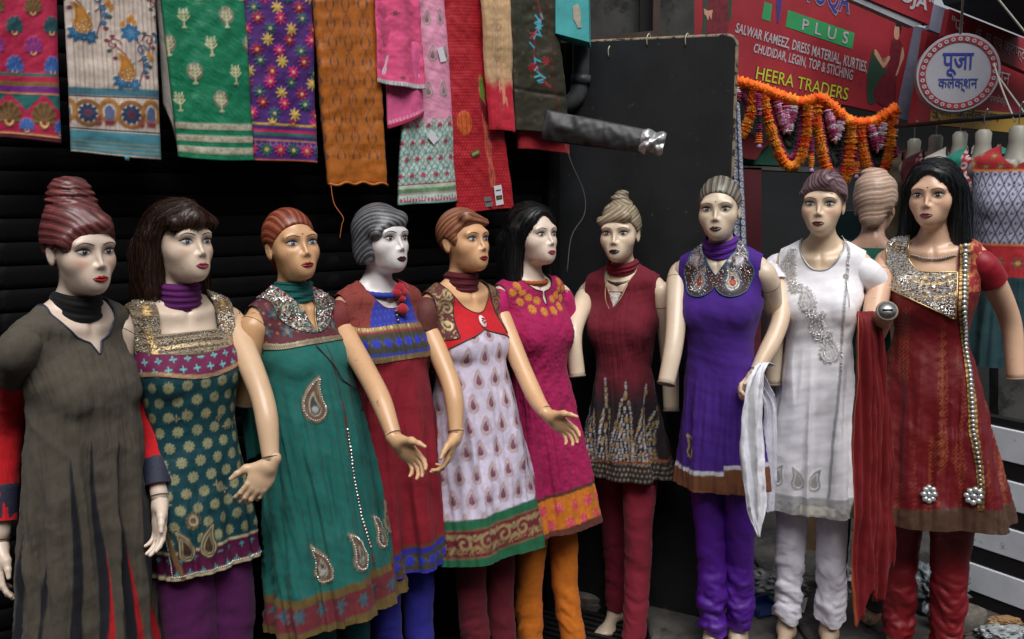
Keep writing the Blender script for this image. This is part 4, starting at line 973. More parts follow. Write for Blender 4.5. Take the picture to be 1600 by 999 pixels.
cv.put(cv.m(np.abs(fx) - .0042) * (Z < 1.1) * (Z > .55) * (np.sin(Z * 130) > -.3), lin(104, 40, 46), .001)
neck = hole(D, .058, np.where(np.abs(D.X) < .022, 1.300 + np.abs(D.X) * 3.6, 1.379 + (np.abs(D.X) - .022) * 2.2), 1.44, .35)
mask = np.minimum(neck, armhole(D, .152, .066, .080, 1.34)); S3.wear(D, cv, M_COTTON, mask=mask)
cy = Canvas(S, Z, lin(92, 30, 42)); lx, lz, q, r = cy.lat(.062, .058, .5, oz=1.3); cy.put(cy.m(d_flower(lx, lz, .021, 5, .28)), lin(58, 96, 112), .0008); cy.put(cy.m(d_flower(lx, lz, .008, 5, .28)), lin(140, 130, 90)); lx, lz, q, r = cy.lat(.031, .029, .5, oz=1.28); cy.put(cy.m(np.hypot(lx, lz) - .0036) * .8, lin(176, 140, 96))
S3.piece(D, 'brocade_yoke', np.minimum(mask, Z - 1.288), M_EMB, cy, .0016)
cp = Canvas(S, Z, lin(170, 158, 132)); cp.foil[:] = .7; cp.put(cp.m(np.abs(Z - 1.283) - .002), lin(90, 70, 44)); cp.put((np.sin(S * 900) > .2) * .6, lin(90, 74, 50)); S3.piece(D, 'silver_braid', np.minimum(np.minimum(Z - 1.276, 1.294 - Z), mask), M_EMB, cp, .004)
cc = Canvas(S, Z, lin(92, 84, 66)); cc.foil[:] = .5; nz = vnoise(np.c_[S, Z], 300, 9, 2); cc.put(sst(.1, .3, nz), lin(200, 190, 170), .002, .8); cc.put(sst(.35, .5, vnoise(np.c_[S, Z], 220, 12, 2)), lin(40, 110, 110), .001)
collar = np.minimum(np.minimum(mask, .118 - np.sqrt((D.X * 1.0) ** 2 + (D.Z - 1.425) ** 2)), Z - 1.29); S3.piece(D, 'beaded_collar', collar, M_EMB, cc, .0045)
bead_mask(S3, D, (collar > .002) & (D.Y < .05), 520, .0026, M_SILVER, 'collar_beads', .0055, 3); bead_mask(S3, D, (collar > .002) & (D.Y < .05), 140, .0034, mat('ruby_glass', (.25, .02, .04), .1, coat=1.), 'red_stones', .006, 4)
S3.piping('collar_trim', S3.bd, .0022, M_BRONZE, lambda c: abs(c[0]) < .1)
mb = MB(); c0 = [D.pt(x, z, .006) for x, z in ((-.03, 1.27), (.01, 1.20), (.035, 1.155), (.085, 1.125), (.13, 1.108))]; mb.tube(crom(c0, 30), .0022, 6)
bead_along(S3, D, [paisley_pts(*q) for q in ((-.085, 1.105, .112, 1), (-.165, .62, .098, -1), (-.02, .63, .102, -1), (.115, .66, .093, -1))], .0026, M_SILVER, 'paisley_beads', .0075, .0045)
bead_along(S3, D, [[(.012 + .045 * min(max((1.2 - z) / .6, 0), 1), z) for z in np.linspace(1.0, .62, 40)]], .0036, M_SILVER, 'front_beads', .011, .003)
e = np.array(c0[-1]); lp = crom([e, e + [.02, -.02, .004], e + [.055, -.03, .012], e + [.06, -.03, -.004], e + [.02, -.02, -.006], e], 24); mb.tube(lp, .002, 6); mb.tube(crom([e, e + [.004, -.01, -.03], e + [.0, -.008, -.07]], 12), .0024, 6); mb.build('waist_tie', mat('maroon_cord', lin(70, 40, 44), .7, noise=.5, nscale=300), S3.k)
S3.neckscarf(lin(10, 96, 92), M_COTTON, 1.412, 1.480, .058, 3, 5, label='teal neck scarf', puff=.004, tail=1)
S3.arm(1, [S3.lpx(586, 606, .02), S3.lpx(617, 686, -.10)], 'hand', 'droop', (.72, -.30, -.62), (.55, -.45, .70), skin=lin(220, 174, 132))
S3.arm(-1, [np.array([-.19, .08, 1.12])], 'stump')
S3.legging(lin(14, 76, 80), ankle=((-.06, 0), (.06, 0)), m=M_COTTON, top=.6, foot=False)

# ---------------------------------------------------------------- 4 blue bodice, crimson skirt
S4 = Mann('mannequin with white face and grey moulded bob in blue and crimson kurta', 2.96, (620, 373), 42, 8, lin(218, 176, 138), 'bob', (lin(28, 27, 28), lin(138, 140, 146)), lin(58, 14, 20), lin(92, 50, 40), facecol=lin(232, 226, 224), blush=.15, shadow=(.25, .2, .2), pitch=.02, brow=M_LASH, lean=6)
D = Dress(.475, .185, waist=.118, flare=1.17, folds=(7, 11), amp=.020, crink=.0020, seed=11)
S, Z = D.Sf, D.z0; cv = Canvas(S, Z, lin(142, 16, 38)); cv.put(sst(-.2, .8, vnoise(np.c_[S, Z], 26, 6)) * .3, lin(120, 10, 34))  # crimson lowered in the dye to imitate the shadier left
hz = Z - D.hem - .008 * np.sin(S * 7); cv.put(cv.m(hz - .100), lin(112, 52, 30)); cv.put(cv.m(hz - .086), lin(44, 44, 160)); cv.put(np.minimum(cv.m(hz - .068), cv.m(.012 - hz)), lin(70, 62, 34))
k0 = cv.c.copy(); roses(cv, S, Z, D.hem + .04, .046, .019, lin(46, 58, 196), lin(84, 80, 38))
mask = np.minimum(scoop(D, .075, 1.355, 2.6), armhole(D, .150, .066, .080, 1.336)); S4.wear(D, cv, M_CRINK, mask=mask)
cy = Canvas(S, Z, lin(46, 58, 168)); lx, lz, q, r = cy.lat(.016, .022); cy.put(cy.m((np.hypot(lx / .002, lz / .004) - 1) * .003) * .6, lin(110, 110, 150))
sd_ = np.abs(S - .01) - (.088 + .03 * np.clip((1.36 - Z) / .08, -1, 1)); cy.put(cy.m(-sd_), lin(120, 40, 40)); cy.put(cy.m(-sd_) * (np.sin((S * np.sign(S) + Z) * 900) > .2) * .6, lin(168, 84, 64), .0008)
S4.piece(D, 'blue_bodice', np.minimum(mask, Z - 1.285), M_COTTON, cy, .0016)
cw = Canvas(S, Z, lin(58, 56, 34)); roses(cw, S, Z, 1.246, .040, .0165, lin(38, 52, 200), lin(92, 84, 46))
for zz, wd, c_, fo in ((1.298, .008, lin(184, 156, 108), .7), (1.285, .004, lin(150, 20, 40), 0), (1.208, .007, lin(46, 60, 150), 0), (1.194, .008, lin(176, 150, 104), .7)): cw.put(cw.m(np.abs(Z - zz) - wd), c_, .0016, fo)
cw.put((np.abs(Z - 1.298) < .008) * (np.sin(S * 700 + np.sin(Z * 900)) > .3) * .6, lin(96, 74, 40)); cw.put((np.abs(Z - 1.194) < .008) * (np.sin(S * 700 + np.sin(Z * 900)) > .3) * .6, lin(96, 74, 40))
S4.piece(D, 'rose_band', np.minimum(np.minimum(Z - 1.187, 1.305 - Z), mask), M_EMB, cw, .0034)
S4.piping('neck_trim', S4.bd, .0024, mat('maroon_braid', lin(120, 26, 36), .7), lambda c: abs(c[0]) < .1)
for z in (1.345, 1.330, 1.315):
    mb = MB(); p = D.pt(.004, z, .008); B, T = bead_mesh('b', .0055, 10); n = D.nrm(.004, z); t = np.cross(n, [0, 0, 1]); t /= np.linalg.norm(t); b = np.cross(n, t); mb.add(p + B @ np.array([t, b, n]), None, T); mb.build('button', M_GOLD, S4.k)
mb = MB(); C = ring_pts((0, .012, 1.416), (0, -.26, 1), .070, 60); mb.tube(C, .0105 + .0010 * np.sin(np.arange(60) * 2.2), 10, False); cn = mb.build('blue_cord', mat('blue_cord', lin(34, 56, 158), .75, noise=.35, nscale=220), S4.root)
mb = MB(); f0 = np.array([.028, -.062, 1.40])
for dx, dy, dz, r in ((0, 0, .02, .020), (.018, .004, .024, .018), (-.012, -.002, .006, .017), (.012, -.006, .006, .016), (.004, -.004, -.014, .014), (-.002, -.012, -.050, .020)):
    V, Q = sweep(np.array([f0 + [dx, dy, dz + r * k] for k in np.linspace(-1, 1, 9)]), r * np.sqrt(np.maximum(1 - np.linspace(-1, 1, 9) ** 2, .01)), 12); mb.add(V + np.random.default_rng(1).normal(0, .0007, V.shape), Q)
mb.build('red_pompom', mat('red_wool', lin(178, 20, 44), .95, noise=.4, nscale=200, sheen=.4), cn)
mb = MB(); mb.tube(crom([f0, f0 + [0, -.006, -.05]], 6), .003, 6); mb.build('pompom_string', M_SEAM, cn)
scatter('neck_beads', ring_pts((0, .008, 1.404), (0, -.4, 1), .064, 46), np.tile([0, -1., .2], (46, 1)), .0032, mat('wood_bead', lin(140, 84, 70), .5), S4.root, 6)
S4.arm(1, [S4.lpx(704, 600, .06), S4.lpx(713, 680, -.02)], 'hand', 'bent', (-.30, -.35, -.85), (.05, -.85, .45), skin=lin(220, 174, 130))
S4.arm(-1, [np.array([-.20, .07, 1.10])], 'stump')
S4.legging(lin(44, 42, 150), ankle=((-.06, 0), (.06, 0)), m=M_COTTON, top=.6, foot=False)

for sx in (-1, 1): S4.capsleeve(sx, lin(124, 42, 42), M_EMB, r=.0485, upto=.080)
# ---------------------------------------------------------------- 5 red bust, white paisley skirt
S5 = Mann('mannequin with ginger cropped hair and maroon scarf in red and white kurta with scrolled border', 3.14, (748, 373), 42, 6, lin(224, 174, 130), 'crop', (lin(96, 52, 34), lin(184, 124, 92)), lin(120, 22, 22), lin(80, 100, 140), blush=.1, shadow=(.24, .12, .08), brow=M_LASH, worn=.61, lean=7.5)
D = Dress(.475, .25, waist=.114, flare=1.16, folds=(6, 9), amp=.024, seed=14)
S, Z = D.Sf, D.z0; cv = Canvas(S, Z, lin(214, 204, 226))
lx, lz, q, r = cv.lat(.070, .080, .5, ox=.01, oz=.02); L = .054
e = d_paisley(lx, lz + .004, L, .25); cv.put(cv.m(e - .004) * .55, lin(196, 168, 158)); cv.put(cv.m(np.abs(e) - .004) * .5, lin(168, 136, 130)); e2 = d_paisley(lx, lz + .006, L * .62, .25); cv.put(cv.m(e2), lin(122, 70, 96)); cv.put(cv.m(np.abs(lx) - .0012) * (np.abs(lz) < .012) * .5, lin(170, 130, 140))
hz = Z - D.hem - .012 * np.sin(S * 6); cv.put(cv.m(hz - .165), lin(20, 96, 62)); cv.put(cv.m(hz - .134), lin(110, 84, 52), .001, .4); cv.put(cv.m(hz - .128), lin(104, 22, 34))
b4 = np.minimum(cv.m(hz - .126), cv.m(.042 - hz)); keep = cv.c.copy(), cv.foil.copy(), cv.h.copy(); gold_scroll(cv, S, Z - .012 * np.sin(S * 6), D.hem + .086, .080, .088, lin(150, 132, 90)); gold_scroll(cv, S, Z - .012 * np.sin(S * 6), D.hem + .062, .034, .044, lin(140, 116, 74), .022); cv.put(cv.m(np.hypot(((S - .044) / .088 % 1 - .5) * .088, hz - .112) - .006), lin(150, 132, 90), .0016, .7); cv.c = keep[0] * (1 - b4[:, None]) + cv.c * b4[:, None]; cv.foil = keep[1] * (1 - b4) + cv.foil * b4; cv.h = keep[2] * (1 - b4) + cv.h * b4
cv.put(cv.m(hz - .042), lin(112, 90, 60), .001, .4); cv.put(cv.m(hz - .036), lin(16, 92, 58))
mask = np.minimum(scoop(D, .098, 1.325, 2.0), armhole(D, .150, .066, .080, 1.336)); S5.wear(D, cv, M_COTTON, mask=mask)
lowb = 1.272 - .052 * np.clip(np.abs(S) / .14, 0, 1.2) ** .8
S5.piece(D, 'red_bust', np.minimum(mask, Z - lowb), M_COTTON, Canvas(S, Z, lin(206, 20, 36)), .0022); S5.piping('bust_trim', S5.pbd, .0022, mat('olive_cord', lin(70, 58, 46), .7))
cs = Canvas(S, Z, lin(96, 40, 42)); cs.put(cs.m(d_spiral(np.abs(S) - .118, Z - 1.355, .028, 1.3, 1, .0036)), lin(190, 172, 128), .002, .8); cs.put(cs.m(d_spiral(np.abs(S) - .130, Z - 1.30, .024, 1.2, -1, .0036, 14, 2)), lin(190, 172, 128), .002, .8); cs.put(cs.m(d_spiral(np.abs(S) - .105, Z - 1.405, .020, 1.2, -1, .003, 14, 1)), lin(190, 172, 128), .002, .8)
cs.put(sst(.3, .5, vnoise(np.c_[S, Z], 210, 7, 2)), lin(170, 150, 104), .001, .7)
S5.piece(D, 'embroidered_strap', np.minimum(np.minimum(mask, np.abs(D.X) - .082 - .02 * np.clip((1.40 - Z) / .12, 0, 1)), Z - 1.245), M_EMB, cs, .0040); S5.piping('strap_trim', S5.pbd, .0018, M_SEAM)
mb = MB(); p = D.pt(.0, 1.298, .006); n = D.nrm(0, 1.298); t = np.cross(n, [0, 0, 1]); t /= np.linalg.norm(t); b = np.cross(n, t); a = np.linspace(0, 2 * np.pi, 20, endpoint=False)
V = np.vstack([p + np.outer(np.cos(a) * .014, t) + np.outer(np.sin(a) * .024, b), p + n * .004 + np.outer(np.cos(a) * .011, t) + np.outer(np.sin(a) * .020, b), [p + n * .005]]); mb.add(V, [(i, (i + 1) % 20, 20 + (i + 1) % 20, 20 + i) for i in range(20)], [(40, 20 + i, 20 + (i + 1) % 20) for i in range(20)]); br = mb.build('brooch', mat('pearl_white', lin(226, 218, 214), .3), S5.k)
mb = MB(); P = [p + n * .006 + t * .005 * math.cos(q * 1.2566) + b * .009 * math.sin(q * 1.2566) for q in range(5)]
for q_ in P: mb.box(q_, (.006, .006, .004))
mb.build('brooch_flower', mat('brooch_red', lin(196, 24, 40), .4), br)
S5.neckscarf(lin(86, 10, 24), M_COTTON, 1.408, 1.482, .058, 3, 7, label='maroon neck scarf', puff=.004, tail=1)
S5.arm(1, [S5.lpx(832, 612, .03), S5.lpx(855, 648, -.08)], 'hand', 'droop', (.80, -.30, -.52), (.5, -.45, .74), skin=lin(224, 178, 134))
S5.arm(-1, [np.array([-.19, .07, 1.10])], 'stump')
S5.legging(lin(104, 18, 34), ankle=((-.06, .0), (.05, 0)), m=M_COTTON, top=.6, foot=False)

for sx in (-1, 1): S5.capsleeve(sx, lin(104, 52, 46), M_EMB, r=.0485, upto=.060, foil=.15)
# ---------------------------------------------------------------- 6 magenta kurta
S6 = Mann('mannequin with long parted black wig in magenta kurta with orange flowers at the neck', 3.34, (855, 366), 40, 4, lin(232, 211, 194), 'wig', (lin(5, 5, 6), lin(26, 26, 28)), lin(150, 56, 70), lin(90, 100, 110), blush=.1, shadow=(.32, .25, .22), lean=7)
D = Dress(.475, .215, waist=.108, flare=1.06, folds=(4, 7), amp=.022, crink=.0016, seed=17, hip=.165)
S, Z = D.Sf, D.z0; cv = Canvas(S, Z, lin(164, 8, 80)); nz = vnoise(np.c_[S, Z], 150, 5, 2); cv.h += .0016 * nz; cv.put(sst(0, .5, nz) * .25, lin(150, 6, 84))
hz = Z - D.hem - .016 * np.sin(S * 5 + 1); cv.put(cv.m(hz - .145), lin(84, 44, 36)); cv.put(cv.m(hz - .132), lin(204, 116, 22)); lx, lz, q, r = cv.lat(.085, .060, .5, oz=D.hem + .01); fl = np.minimum(cv.m(d_flower(lx, lz, .024, 7, .16)), cv.m(hz - .122)); cv.put(fl, lin(206, 56, 84), .0014); cv.put(fl * (np.sin(np.hypot(lx, lz) * 1500) > .2) * .5, lin(224, 120, 120)); cv.put(cv.m(hz - .014), lin(92, 44, 34))
mask = np.minimum(np.minimum(scoop(D, .074, 1.375, 2.4), np.where(D.Y < .03, np.hypot((D.X) / .0085, (D.Z - 1.350) / .028) - 1, 9) * .008), armhole(D, .150, .066, .080, 1.336))
for i in range(-5, 6):
    for ring_, (rr, rz) in enumerate(((.104, .086), (.132, .122))):
        an = i * .335 + (ring_ * .168); cx, cz = rr * math.sin(an) * 1.12, 1.432 - rz * math.cos(an) * 1.08
        if abs(an) < (1.5 if ring_ == 0 else 1.25) and abs(cx) > .012: d = d_flower(S - cx, Z - cz, .0170, 9, .08); cv.put(cv.m(d), lin(206, 134, 50), .003, .25); cv.put(cv.m(d) * (np.sin(np.hypot(S - cx, Z - cz) * 2400) > .4) * .5, lin(160, 86, 30))
S6.wear(D, cv, M_COTTON, mask=mask); S6.piping('neck_trim', S6.bd, .0020, mat('plum_braid', lin(60, 16, 40), .7), lambda c: abs(c[0]) < .1)
mb = MB(); C = ring_pts((0, .015, 1.418), (0, -.2, 1), .060, 60); mb.tube(C, .0085 + .0010 * np.sin(np.arange(60) * 2.1), 10, False); mb.build('orange_cord', mat('orange_cord', lin(170, 84, 30), .8, noise=.35, nscale=220), S6.root)
S6.arm(1, [np.array([.20, .05, 1.10])], 'stump'); S6.arm(-1, [np.array([-.19, .06, 1.10])], 'stump')
S6.legging(lin(206, 112, 18), hip=((-.065, 0), (.065, 0)), ankle=((-.11, .05), (.045, -.04)), m=M_COTTON, top=.6, ruff=.005, loose=.0)

for sx in (-1, 1): S6.capsleeve(sx, lin(182, 14, 96), M_COTTON, r=.049, upto=.095)
# ---------------------------------------------------------------- 7 maroon tunic
S7 = Mann('mannequin with blonde topknot and black lips in maroon tunic with silver spotted panels', 3.45, (961, 365), -30, 8, lin(228, 207, 181), 'topknot', (lin(112, 98, 80), lin(206, 190, 160)), lin(16, 14, 16), lin(110, 100, 95), blush=.15, shadow=(.34, .24, .18), brow=mat('brown_brow', lin(120, 92, 74), .5), side=-2)
D = Dress(.615, .200, waist=.104, flare=1.04, folds=(6, 10), amp=.030, crink=.0022, seed=21)
S, Z = D.Sf, D.z0; k = sst(1.06, .90, Z)[:, None]; cv = Canvas(S, Z, lin(112, 16, 38)); cv.c = cv.c * (1 - k) + lin(30, 14, 22) * k
g = np.random.default_rng(3)
for cx, hw, zt in ((-.118, .046, .99), (-.040, .036, 1.02), (.050, .066, 1.015), (.142, .046, 1.0), (.22, .04, 1.0), (-.2, .04, 1.0)):
    z = zt
    while z > D.hem + .075:
        w_ = hw * (zt - z) / (zt - D.hem) * 1.25; z -= .0118
        n = max(1, int(w_ * 2 / .0128))
        for x in (np.linspace(-w_, w_, n) if n > 1 else [0]):
            r_ = g.choice([.0040, .0056, .0078], p=[.4, .35, .25]); X, Y = cx + x + g.normal(0, .001), z + g.normal(0, .0015); near = (np.abs(S - X) < .014) & (np.abs(Z - Y) < .014)
            if not near.any(): continue
            d = np.hypot(S - X, Z - Y); gold = r_ > .007; c_ = lin(168, 140, 96) if gold else lin(170, 168, 172)
            cv.put(cv.m(d - r_) * near, c_, .0012, .5)
            if gold: cv.put(cv.m(d - .0044) * near, lin(40, 24, 26)); cv.put(cv.m(d - .0020) * near, lin(190, 170, 130))
hz = Z - D.hem - .006 * np.sin(S * 9); cv.put(cv.m(np.abs(hz - .074) - .0045), lin(130, 66, 28)); cv.put(cv.m(hz - .068), lin(30, 22, 26)); lx, lz, q, r = cv.lat(.018, .020, .5, oz=D.hem); cv.put(np.minimum(cv.m(hz - .066), cv.m(np.hypot(lx, lz) - .005)), lin(140, 126, 104), .001, .4)
mask = np.minimum(vneck(D, .066, 1.292), armhole(D, .150, .068, .082, 1.338)); S7.wear(D, cv, M_CRINK, mask=mask)
ins = np.minimum(np.where(D.Y < .03, 1.368 - D.Z, -1), .07 - np.abs(D.X)); ci = Canvas(S, Z, lin(126, 20, 44)); ci.put(ci.m(1.325 - Z) * 0, lin(0, 0, 0)); S7.piece(D, 'neck_insert', np.minimum(np.where(D.Y < .03, 1.358 - D.Z, -1), .066 - np.abs(D.X)), M_SATIN, ci, -.001)
bead_mask(S7, D, (D.Y < .0) & (D.Z > 1.30) & (D.Z < 1.352) & (np.abs(D.X) < (D.Z - 1.292) * .38), 90, .0042, M_SILVER, 'sequins', .002, 5)
S7.piping('neck_trim', S7.bd, .0020, M_BRONZE, lambda c: abs(c[0]) < .1)
S7.neckscarf(lin(122, 18, 40), M_COTTON, 1.432, 1.480, .056, 3, 9, label='maroon rolled neck scarf', puff=.008, tilt=.006)
mb = MB(); C = ring_pts((0, .012, 1.412), (0, -.42, 1), .062, 50); mb.tube(C, .006, 8, False); mb.build('chain_necklace', mat('oxidised_chain', (.16, .13, .10), .4, .8, noise=.6, nscale=300), S7.root)
mb = MB()
for sx in (-1, 1): mb.tube(crom([(sx * .052, -.012, 1.415), (sx * .045, -.052, 1.38), (sx * .03, -.088, 1.33), (sx * .004, -.114, 1.295)], 16), .0018, 6)
mb.build('cord_necklace', M_BRONZE, S7.root)
S7.arm(1, [S7.lpx(1046, 560, .02), S7.lpx(1049, 642, -.02)], 'stump'); S7.arm(-1, [S7.lpx(896, 520, -.06), S7.lpx(902, 588, -.10)], 'stump')
S7.legging(lin(136, 26, 48), hip=((-.07, .02), (.07, 0)), ankle=((-.115, .13), (.065, -.10)), m=M_COTTON, top=.75, ruff=.004, foot=True, loose=.002, footyaw=(-.2, .1))
FL = .10     # raised slab under the four on the right
# ---------------------------------------------------------------- 8 purple kurta
S8 = Mann('mannequin with slicked grey hair in plain purple kurta with peacock embroidered neckline', 3.2, (1119, 327), -27, 5, lin(225, 205, 180), 'slick', (lin(66, 58, 50), lin(172, 164, 150)), lin(66, 36, 36), lin(120, 118, 112), floor=FL, blush=.1, shadow=(.30, .24, .18), brow=mat('brown_brow', lin(120, 92, 74), .5), bindi=True, roll=.05, side=-2)
D = Dress(.545, .170, waist=.118, flare=1.02, folds=(4, 7, 11), amp=.018, seed=24, hip=.168)
S, Z = D.Sf, D.z0; cv = Canvas(S, Z, lin(68, 22, 132))
hz = Z - D.hem - np.where(S > .045, .022, 0) - .004 * np.sin(S * 9); cv.put(cv.m(hz - .082), lin(206, 206, 214), .001, .6); cv.put(cv.m(hz - .066), lin(116, 70, 40), 0, .35)
d = d_paisley(S + .118, Z - D.hem - .155, .085, -1); cv.put(cv.m(d - .004), lin(60, 40, 44), .001); cv.put(cv.m(np.abs(d + .003) - .003), lin(176, 160, 140), .003, .7); cv.put(cv.m(np.hypot(S + .118, (Z - D.hem - .140) * .7) - .009), lin(170, 110, 80), .003, .6)
mask = np.minimum(hole(D, .060, 1.342 + np.abs(D.X) * 1.5, 1.43, .6), armhole(D, .152, .066, .080, 1.338)); S8.wear(D, cv, M_COTTON, mask=mask)
cc = Canvas(S, Z, lin(70, 40, 40)); A = np.abs(S)
u, v = A - .062, Z - 1.340
cc.put(sst(0, .25, vnoise(np.c_[S, Z], 300, 4, 2)) * (Z > 1.385), lin(176, 170, 178), .002, .7)
d = d_paisley(u, v, .085, -1); cc.put(cc.m(d - .006), lin(40, 92, 120), .001); cc.put(cc.m(d), lin(90, 54, 44)); cc.put(cc.m(np.abs(d + .006) - .0022), lin(206, 200, 190), .003, .7); cc.put(cc.m(np.abs(d + .014) - .002), lin(196, 190, 180), .003, .7); cc.put(cc.m((np.hypot(u / .012, (v + .016) / .008) - 1) * .008), lin(196, 70, 40), .004, .3)
for k_ in range(5): cc.put(cc.m(d_seg(u, v, (.012, .03), (.012 + .03 * math.cos(1.2 + k_ * .25 - .6), .03 + .06 * math.sin(1.2 + k_ * .25 - .2)), .0016)), lin(206, 200, 206), .002, .6)
shape = np.minimum(np.minimum(mask, .075 - np.hypot((A - .062) * 1.05, (Z - 1.352) * .95 + np.clip(Z - 1.37, 0, .2) * .0)), mask); shape = np.maximum(shape, np.minimum(np.minimum(Z - 1.37, .112 - A), mask) ); shape = np.minimum(shape, np.where(D.Y < .035, 1, -1)); shape = np.minimum(shape, .004 + (np.sin(A * 330) * .002) + shape)
S8.piece(D, 'peacock_neckline', shape, M_EMB, cc, .0036); bead_mask(S8, D, (shape > .002), 420, .0021, M_SILVER, 'neckline_beads', .0055, 6)
S8.piping('neckline_trim', S8.pbd, .0024, mat('blue_thread', lin(52, 104, 132), .6, noise=.4, nscale=300))
S8.neckscarf(lin(92, 34, 150), M_COTTON, 1.420, 1.486, .058, 3, 11, label='purple neck scarf', puff=.006, tilt=.012, tail=1)
S8.arm(-1, [S8.lpx(1054, 530, -.02), S8.lpx(1041, 600, -.08)], 'stump'); S8.arm(1, [S8.lpx(1209, 510, .10), S8.lpx(1206, 600, .10)], 'stump')
S8.legging(lin(80, 20, 142), hip=((-.055, 0), (.065, 0)), ankle=((-.025, -.05), (.055, .03)), m=M_SATIN, top=.66, ruff=.014, loose=.004, base=.095)

# ---------------------------------------------------------------- 9 white kurta
S9 = Mann('mannequin with plum swept hair in white kurta with silver paisley embroidery', 3.24, (1281, 319), -25, -3, lin(231, 203, 173), 'roll', (lin(56, 34, 40), lin(158, 128, 136)), lin(82, 26, 28), lin(110, 128, 150), floor=FL, blush=.6, shadow=(.32, .14, .10))
D = Dress(.435, .182, waist=.116, flare=1.08, folds=(5, 8), amp=.020, seed=27, hip=.164)
S, Z = D.Sf, D.z0; cv = Canvas(S, Z, lin(250, 249, 255)); WS = lin(206, 204, 206)
hz = Z - D.hem - .004 * np.sin(S * 9)
cv.put(cv.m(hz - .072), lin(196, 196, 198), .001, .55); cv.put(cv.m(hz - .050) * sst(-.1, .3, vnoise(np.c_[S, Z], 260, 5, 2)), lin(176, 172, 168), .002, .5); cv.put(np.minimum(cv.m(hz - .040), cv.m(.006 - hz)) * (np.sin(S * 14 + 1) > .55), lin(226, 220, 208))
for cx, fl in ((-.13, 1), (-.045, -1), (.030, 1)):
    d = d_paisley(S - cx, Z - D.hem - .135, .075, fl); cv.put(cv.m(np.abs(d + .003) - .0030), lin(176, 174, 172), .003, .7); cv.put(cv.m(d + .010), lin(186, 182, 180), .001, .5)
mot = [(-.115, 1.375, .075, 1), (-.105, 1.335, .06, -1), (-.030, 1.245, .085, -1), (.005, 1.155, .075, 1), (.052, 1.065, .095, -1)]
for cx, cz, L, fl in mot:
    d = d_paisley(S - cx, Z - cz, L, fl); cv.put(cv.m(d - .007) * (np.sin(np.arctan2(Z - cz, S - cx) * 16) > -.4), lin(190, 188, 188), .0018, .6); cv.put(cv.m(d - .002), lin(214, 210, 214)); cv.put(cv.m(np.abs(d + .002) - .0026), lin(206, 204, 204), .0036, .7); cv.put(cv.m(np.abs(d + .012) - .0020), lin(200, 198, 198), .003, .7)
for cx, cz, r_ in ((-.085, 1.285, .030), (-.015, 1.195, .024), (.012, 1.110, .024), (.050, 1.12, .014), (-.11, 1.41, .018)):
    d = np.hypot(S - cx, Z - cz); cv.put(cv.m(d_flower(S - cx, Z - cz, r_, 10, .16)), lin(186, 186, 188), .002, .6); cv.put(cv.m(np.abs(d - r_ * .5) - .0024), lin(200, 198, 196), .003, .6)
pl = S - .098 + .012 * (1.4 - Z); cv.put(cv.m(np.abs(pl) - .0055) * (Z > D.hem + .06), lin(186, 186, 190), .0015, .6)
mask = np.minimum(scoop(D, .078, 1.345, 2.4), armhole(D, .150, .066, .080, 1.336)); cv.foil *= .45; S9.wear(D, cv, M_WHITE, mask=mask)
bead_mask(S9, D, (cv.foil > .2) & (D.Y < .05) & (D.Z > .95), 700, .0019, M_SILVER, 'sewn_beads', .0035, 7)
cn_ = Canvas(S, Z, lin(186, 186, 188)); cn_.foil[:] = .6; S9.piece(D, 'silver_neck_band', np.minimum(mask, .012 - mask * 1.0), M_EMB, cn_, .002) if False else S9.piping('silver_neck_band', S9.bd, .0040, mat('silver_braid', (.50, .50, .51), .4, .5, noise=.4, nscale=300), lambda c: abs(c[0]) < .1)
mb = MB()
for k_ in range(3):
    a = np.linspace(0, 2 * np.pi, 20); p = D.pt(.092, 1.33, .006); mb.tube(np.c_[p[0] + .010 * np.cos(a) * (.6 + .4 * np.cos(3 * a + k_ * 2)), np.full(20, p[1]), p[2] + .010 * np.sin(a) * (.6 + .4 * np.cos(3 * a + k_ * 2))], .0016, 5, False)
p = D.pt(.094, 1.32, .006); mb.tube(crom([p, D.pt(.104, 1.27, .008), D.pt(.112, 1.22, .006)], 14), .0016, 5); mb.build('knotted_tie', M_SILVER, S9.k)
S9.arm(-1, [S9.lpx(1219, 500, -.04), S9.lpx(1180, 585, -.14)], 'hand', 'fist', (-.72, -.45, -.52), (.0, -.6, .8)); S9.arm(1, [S9.lpx(1402, 500, .04), S9.lpx(1405, 596, .02)], 'hand', 'rest', (0, -.2, -.95), (-.4, -.9, 0))
for sx in (-1, 1): S9.capsleeve(sx, lin(250, 249, 255), M_WHITE, r=.0505, upto=.085)
S9.legging(lin(242, 238, 250), hip=((-.07, 0), (.075, 0)), ankle=((-.065, -.03), (.09, .02)), m=M_SATIN, top=.62, ruff=.012, loose=.004, base=.095)

# ---------------------------------------------------------------- 10 seen from behind
S10 = Mann('unpainted beige mannequin turned away behind the white kurta, hair in a high bun', 3.62, (1372, 322), 150, 0, lin(206, 164, 140), 'wrap', (lin(158, 128, 112), lin(214, 186, 164)), lin(150, 100, 90), lin(150, 150, 150), floor=FL, face=False, worn=.55)
D = Dress(.5, .17, waist=.136, flare=1.0, folds=(5, 8), amp=.010, seed=30)
cv = Canvas(D.Sf, D.z0, lin(24, 96, 82)); mask = np.minimum(scoop(D, .078, 1.35), armhole(D, .156, .064, .08)); S10.wear(D, cv, M_COTTON, mask=mask)
for sx in (-1, 1): S10.arm(sx, [np.array([sx * .19, .05, 1.10])], 'stump')
S10.legging(lin(60, 50, 50), m=M_COTTON, top=.62)

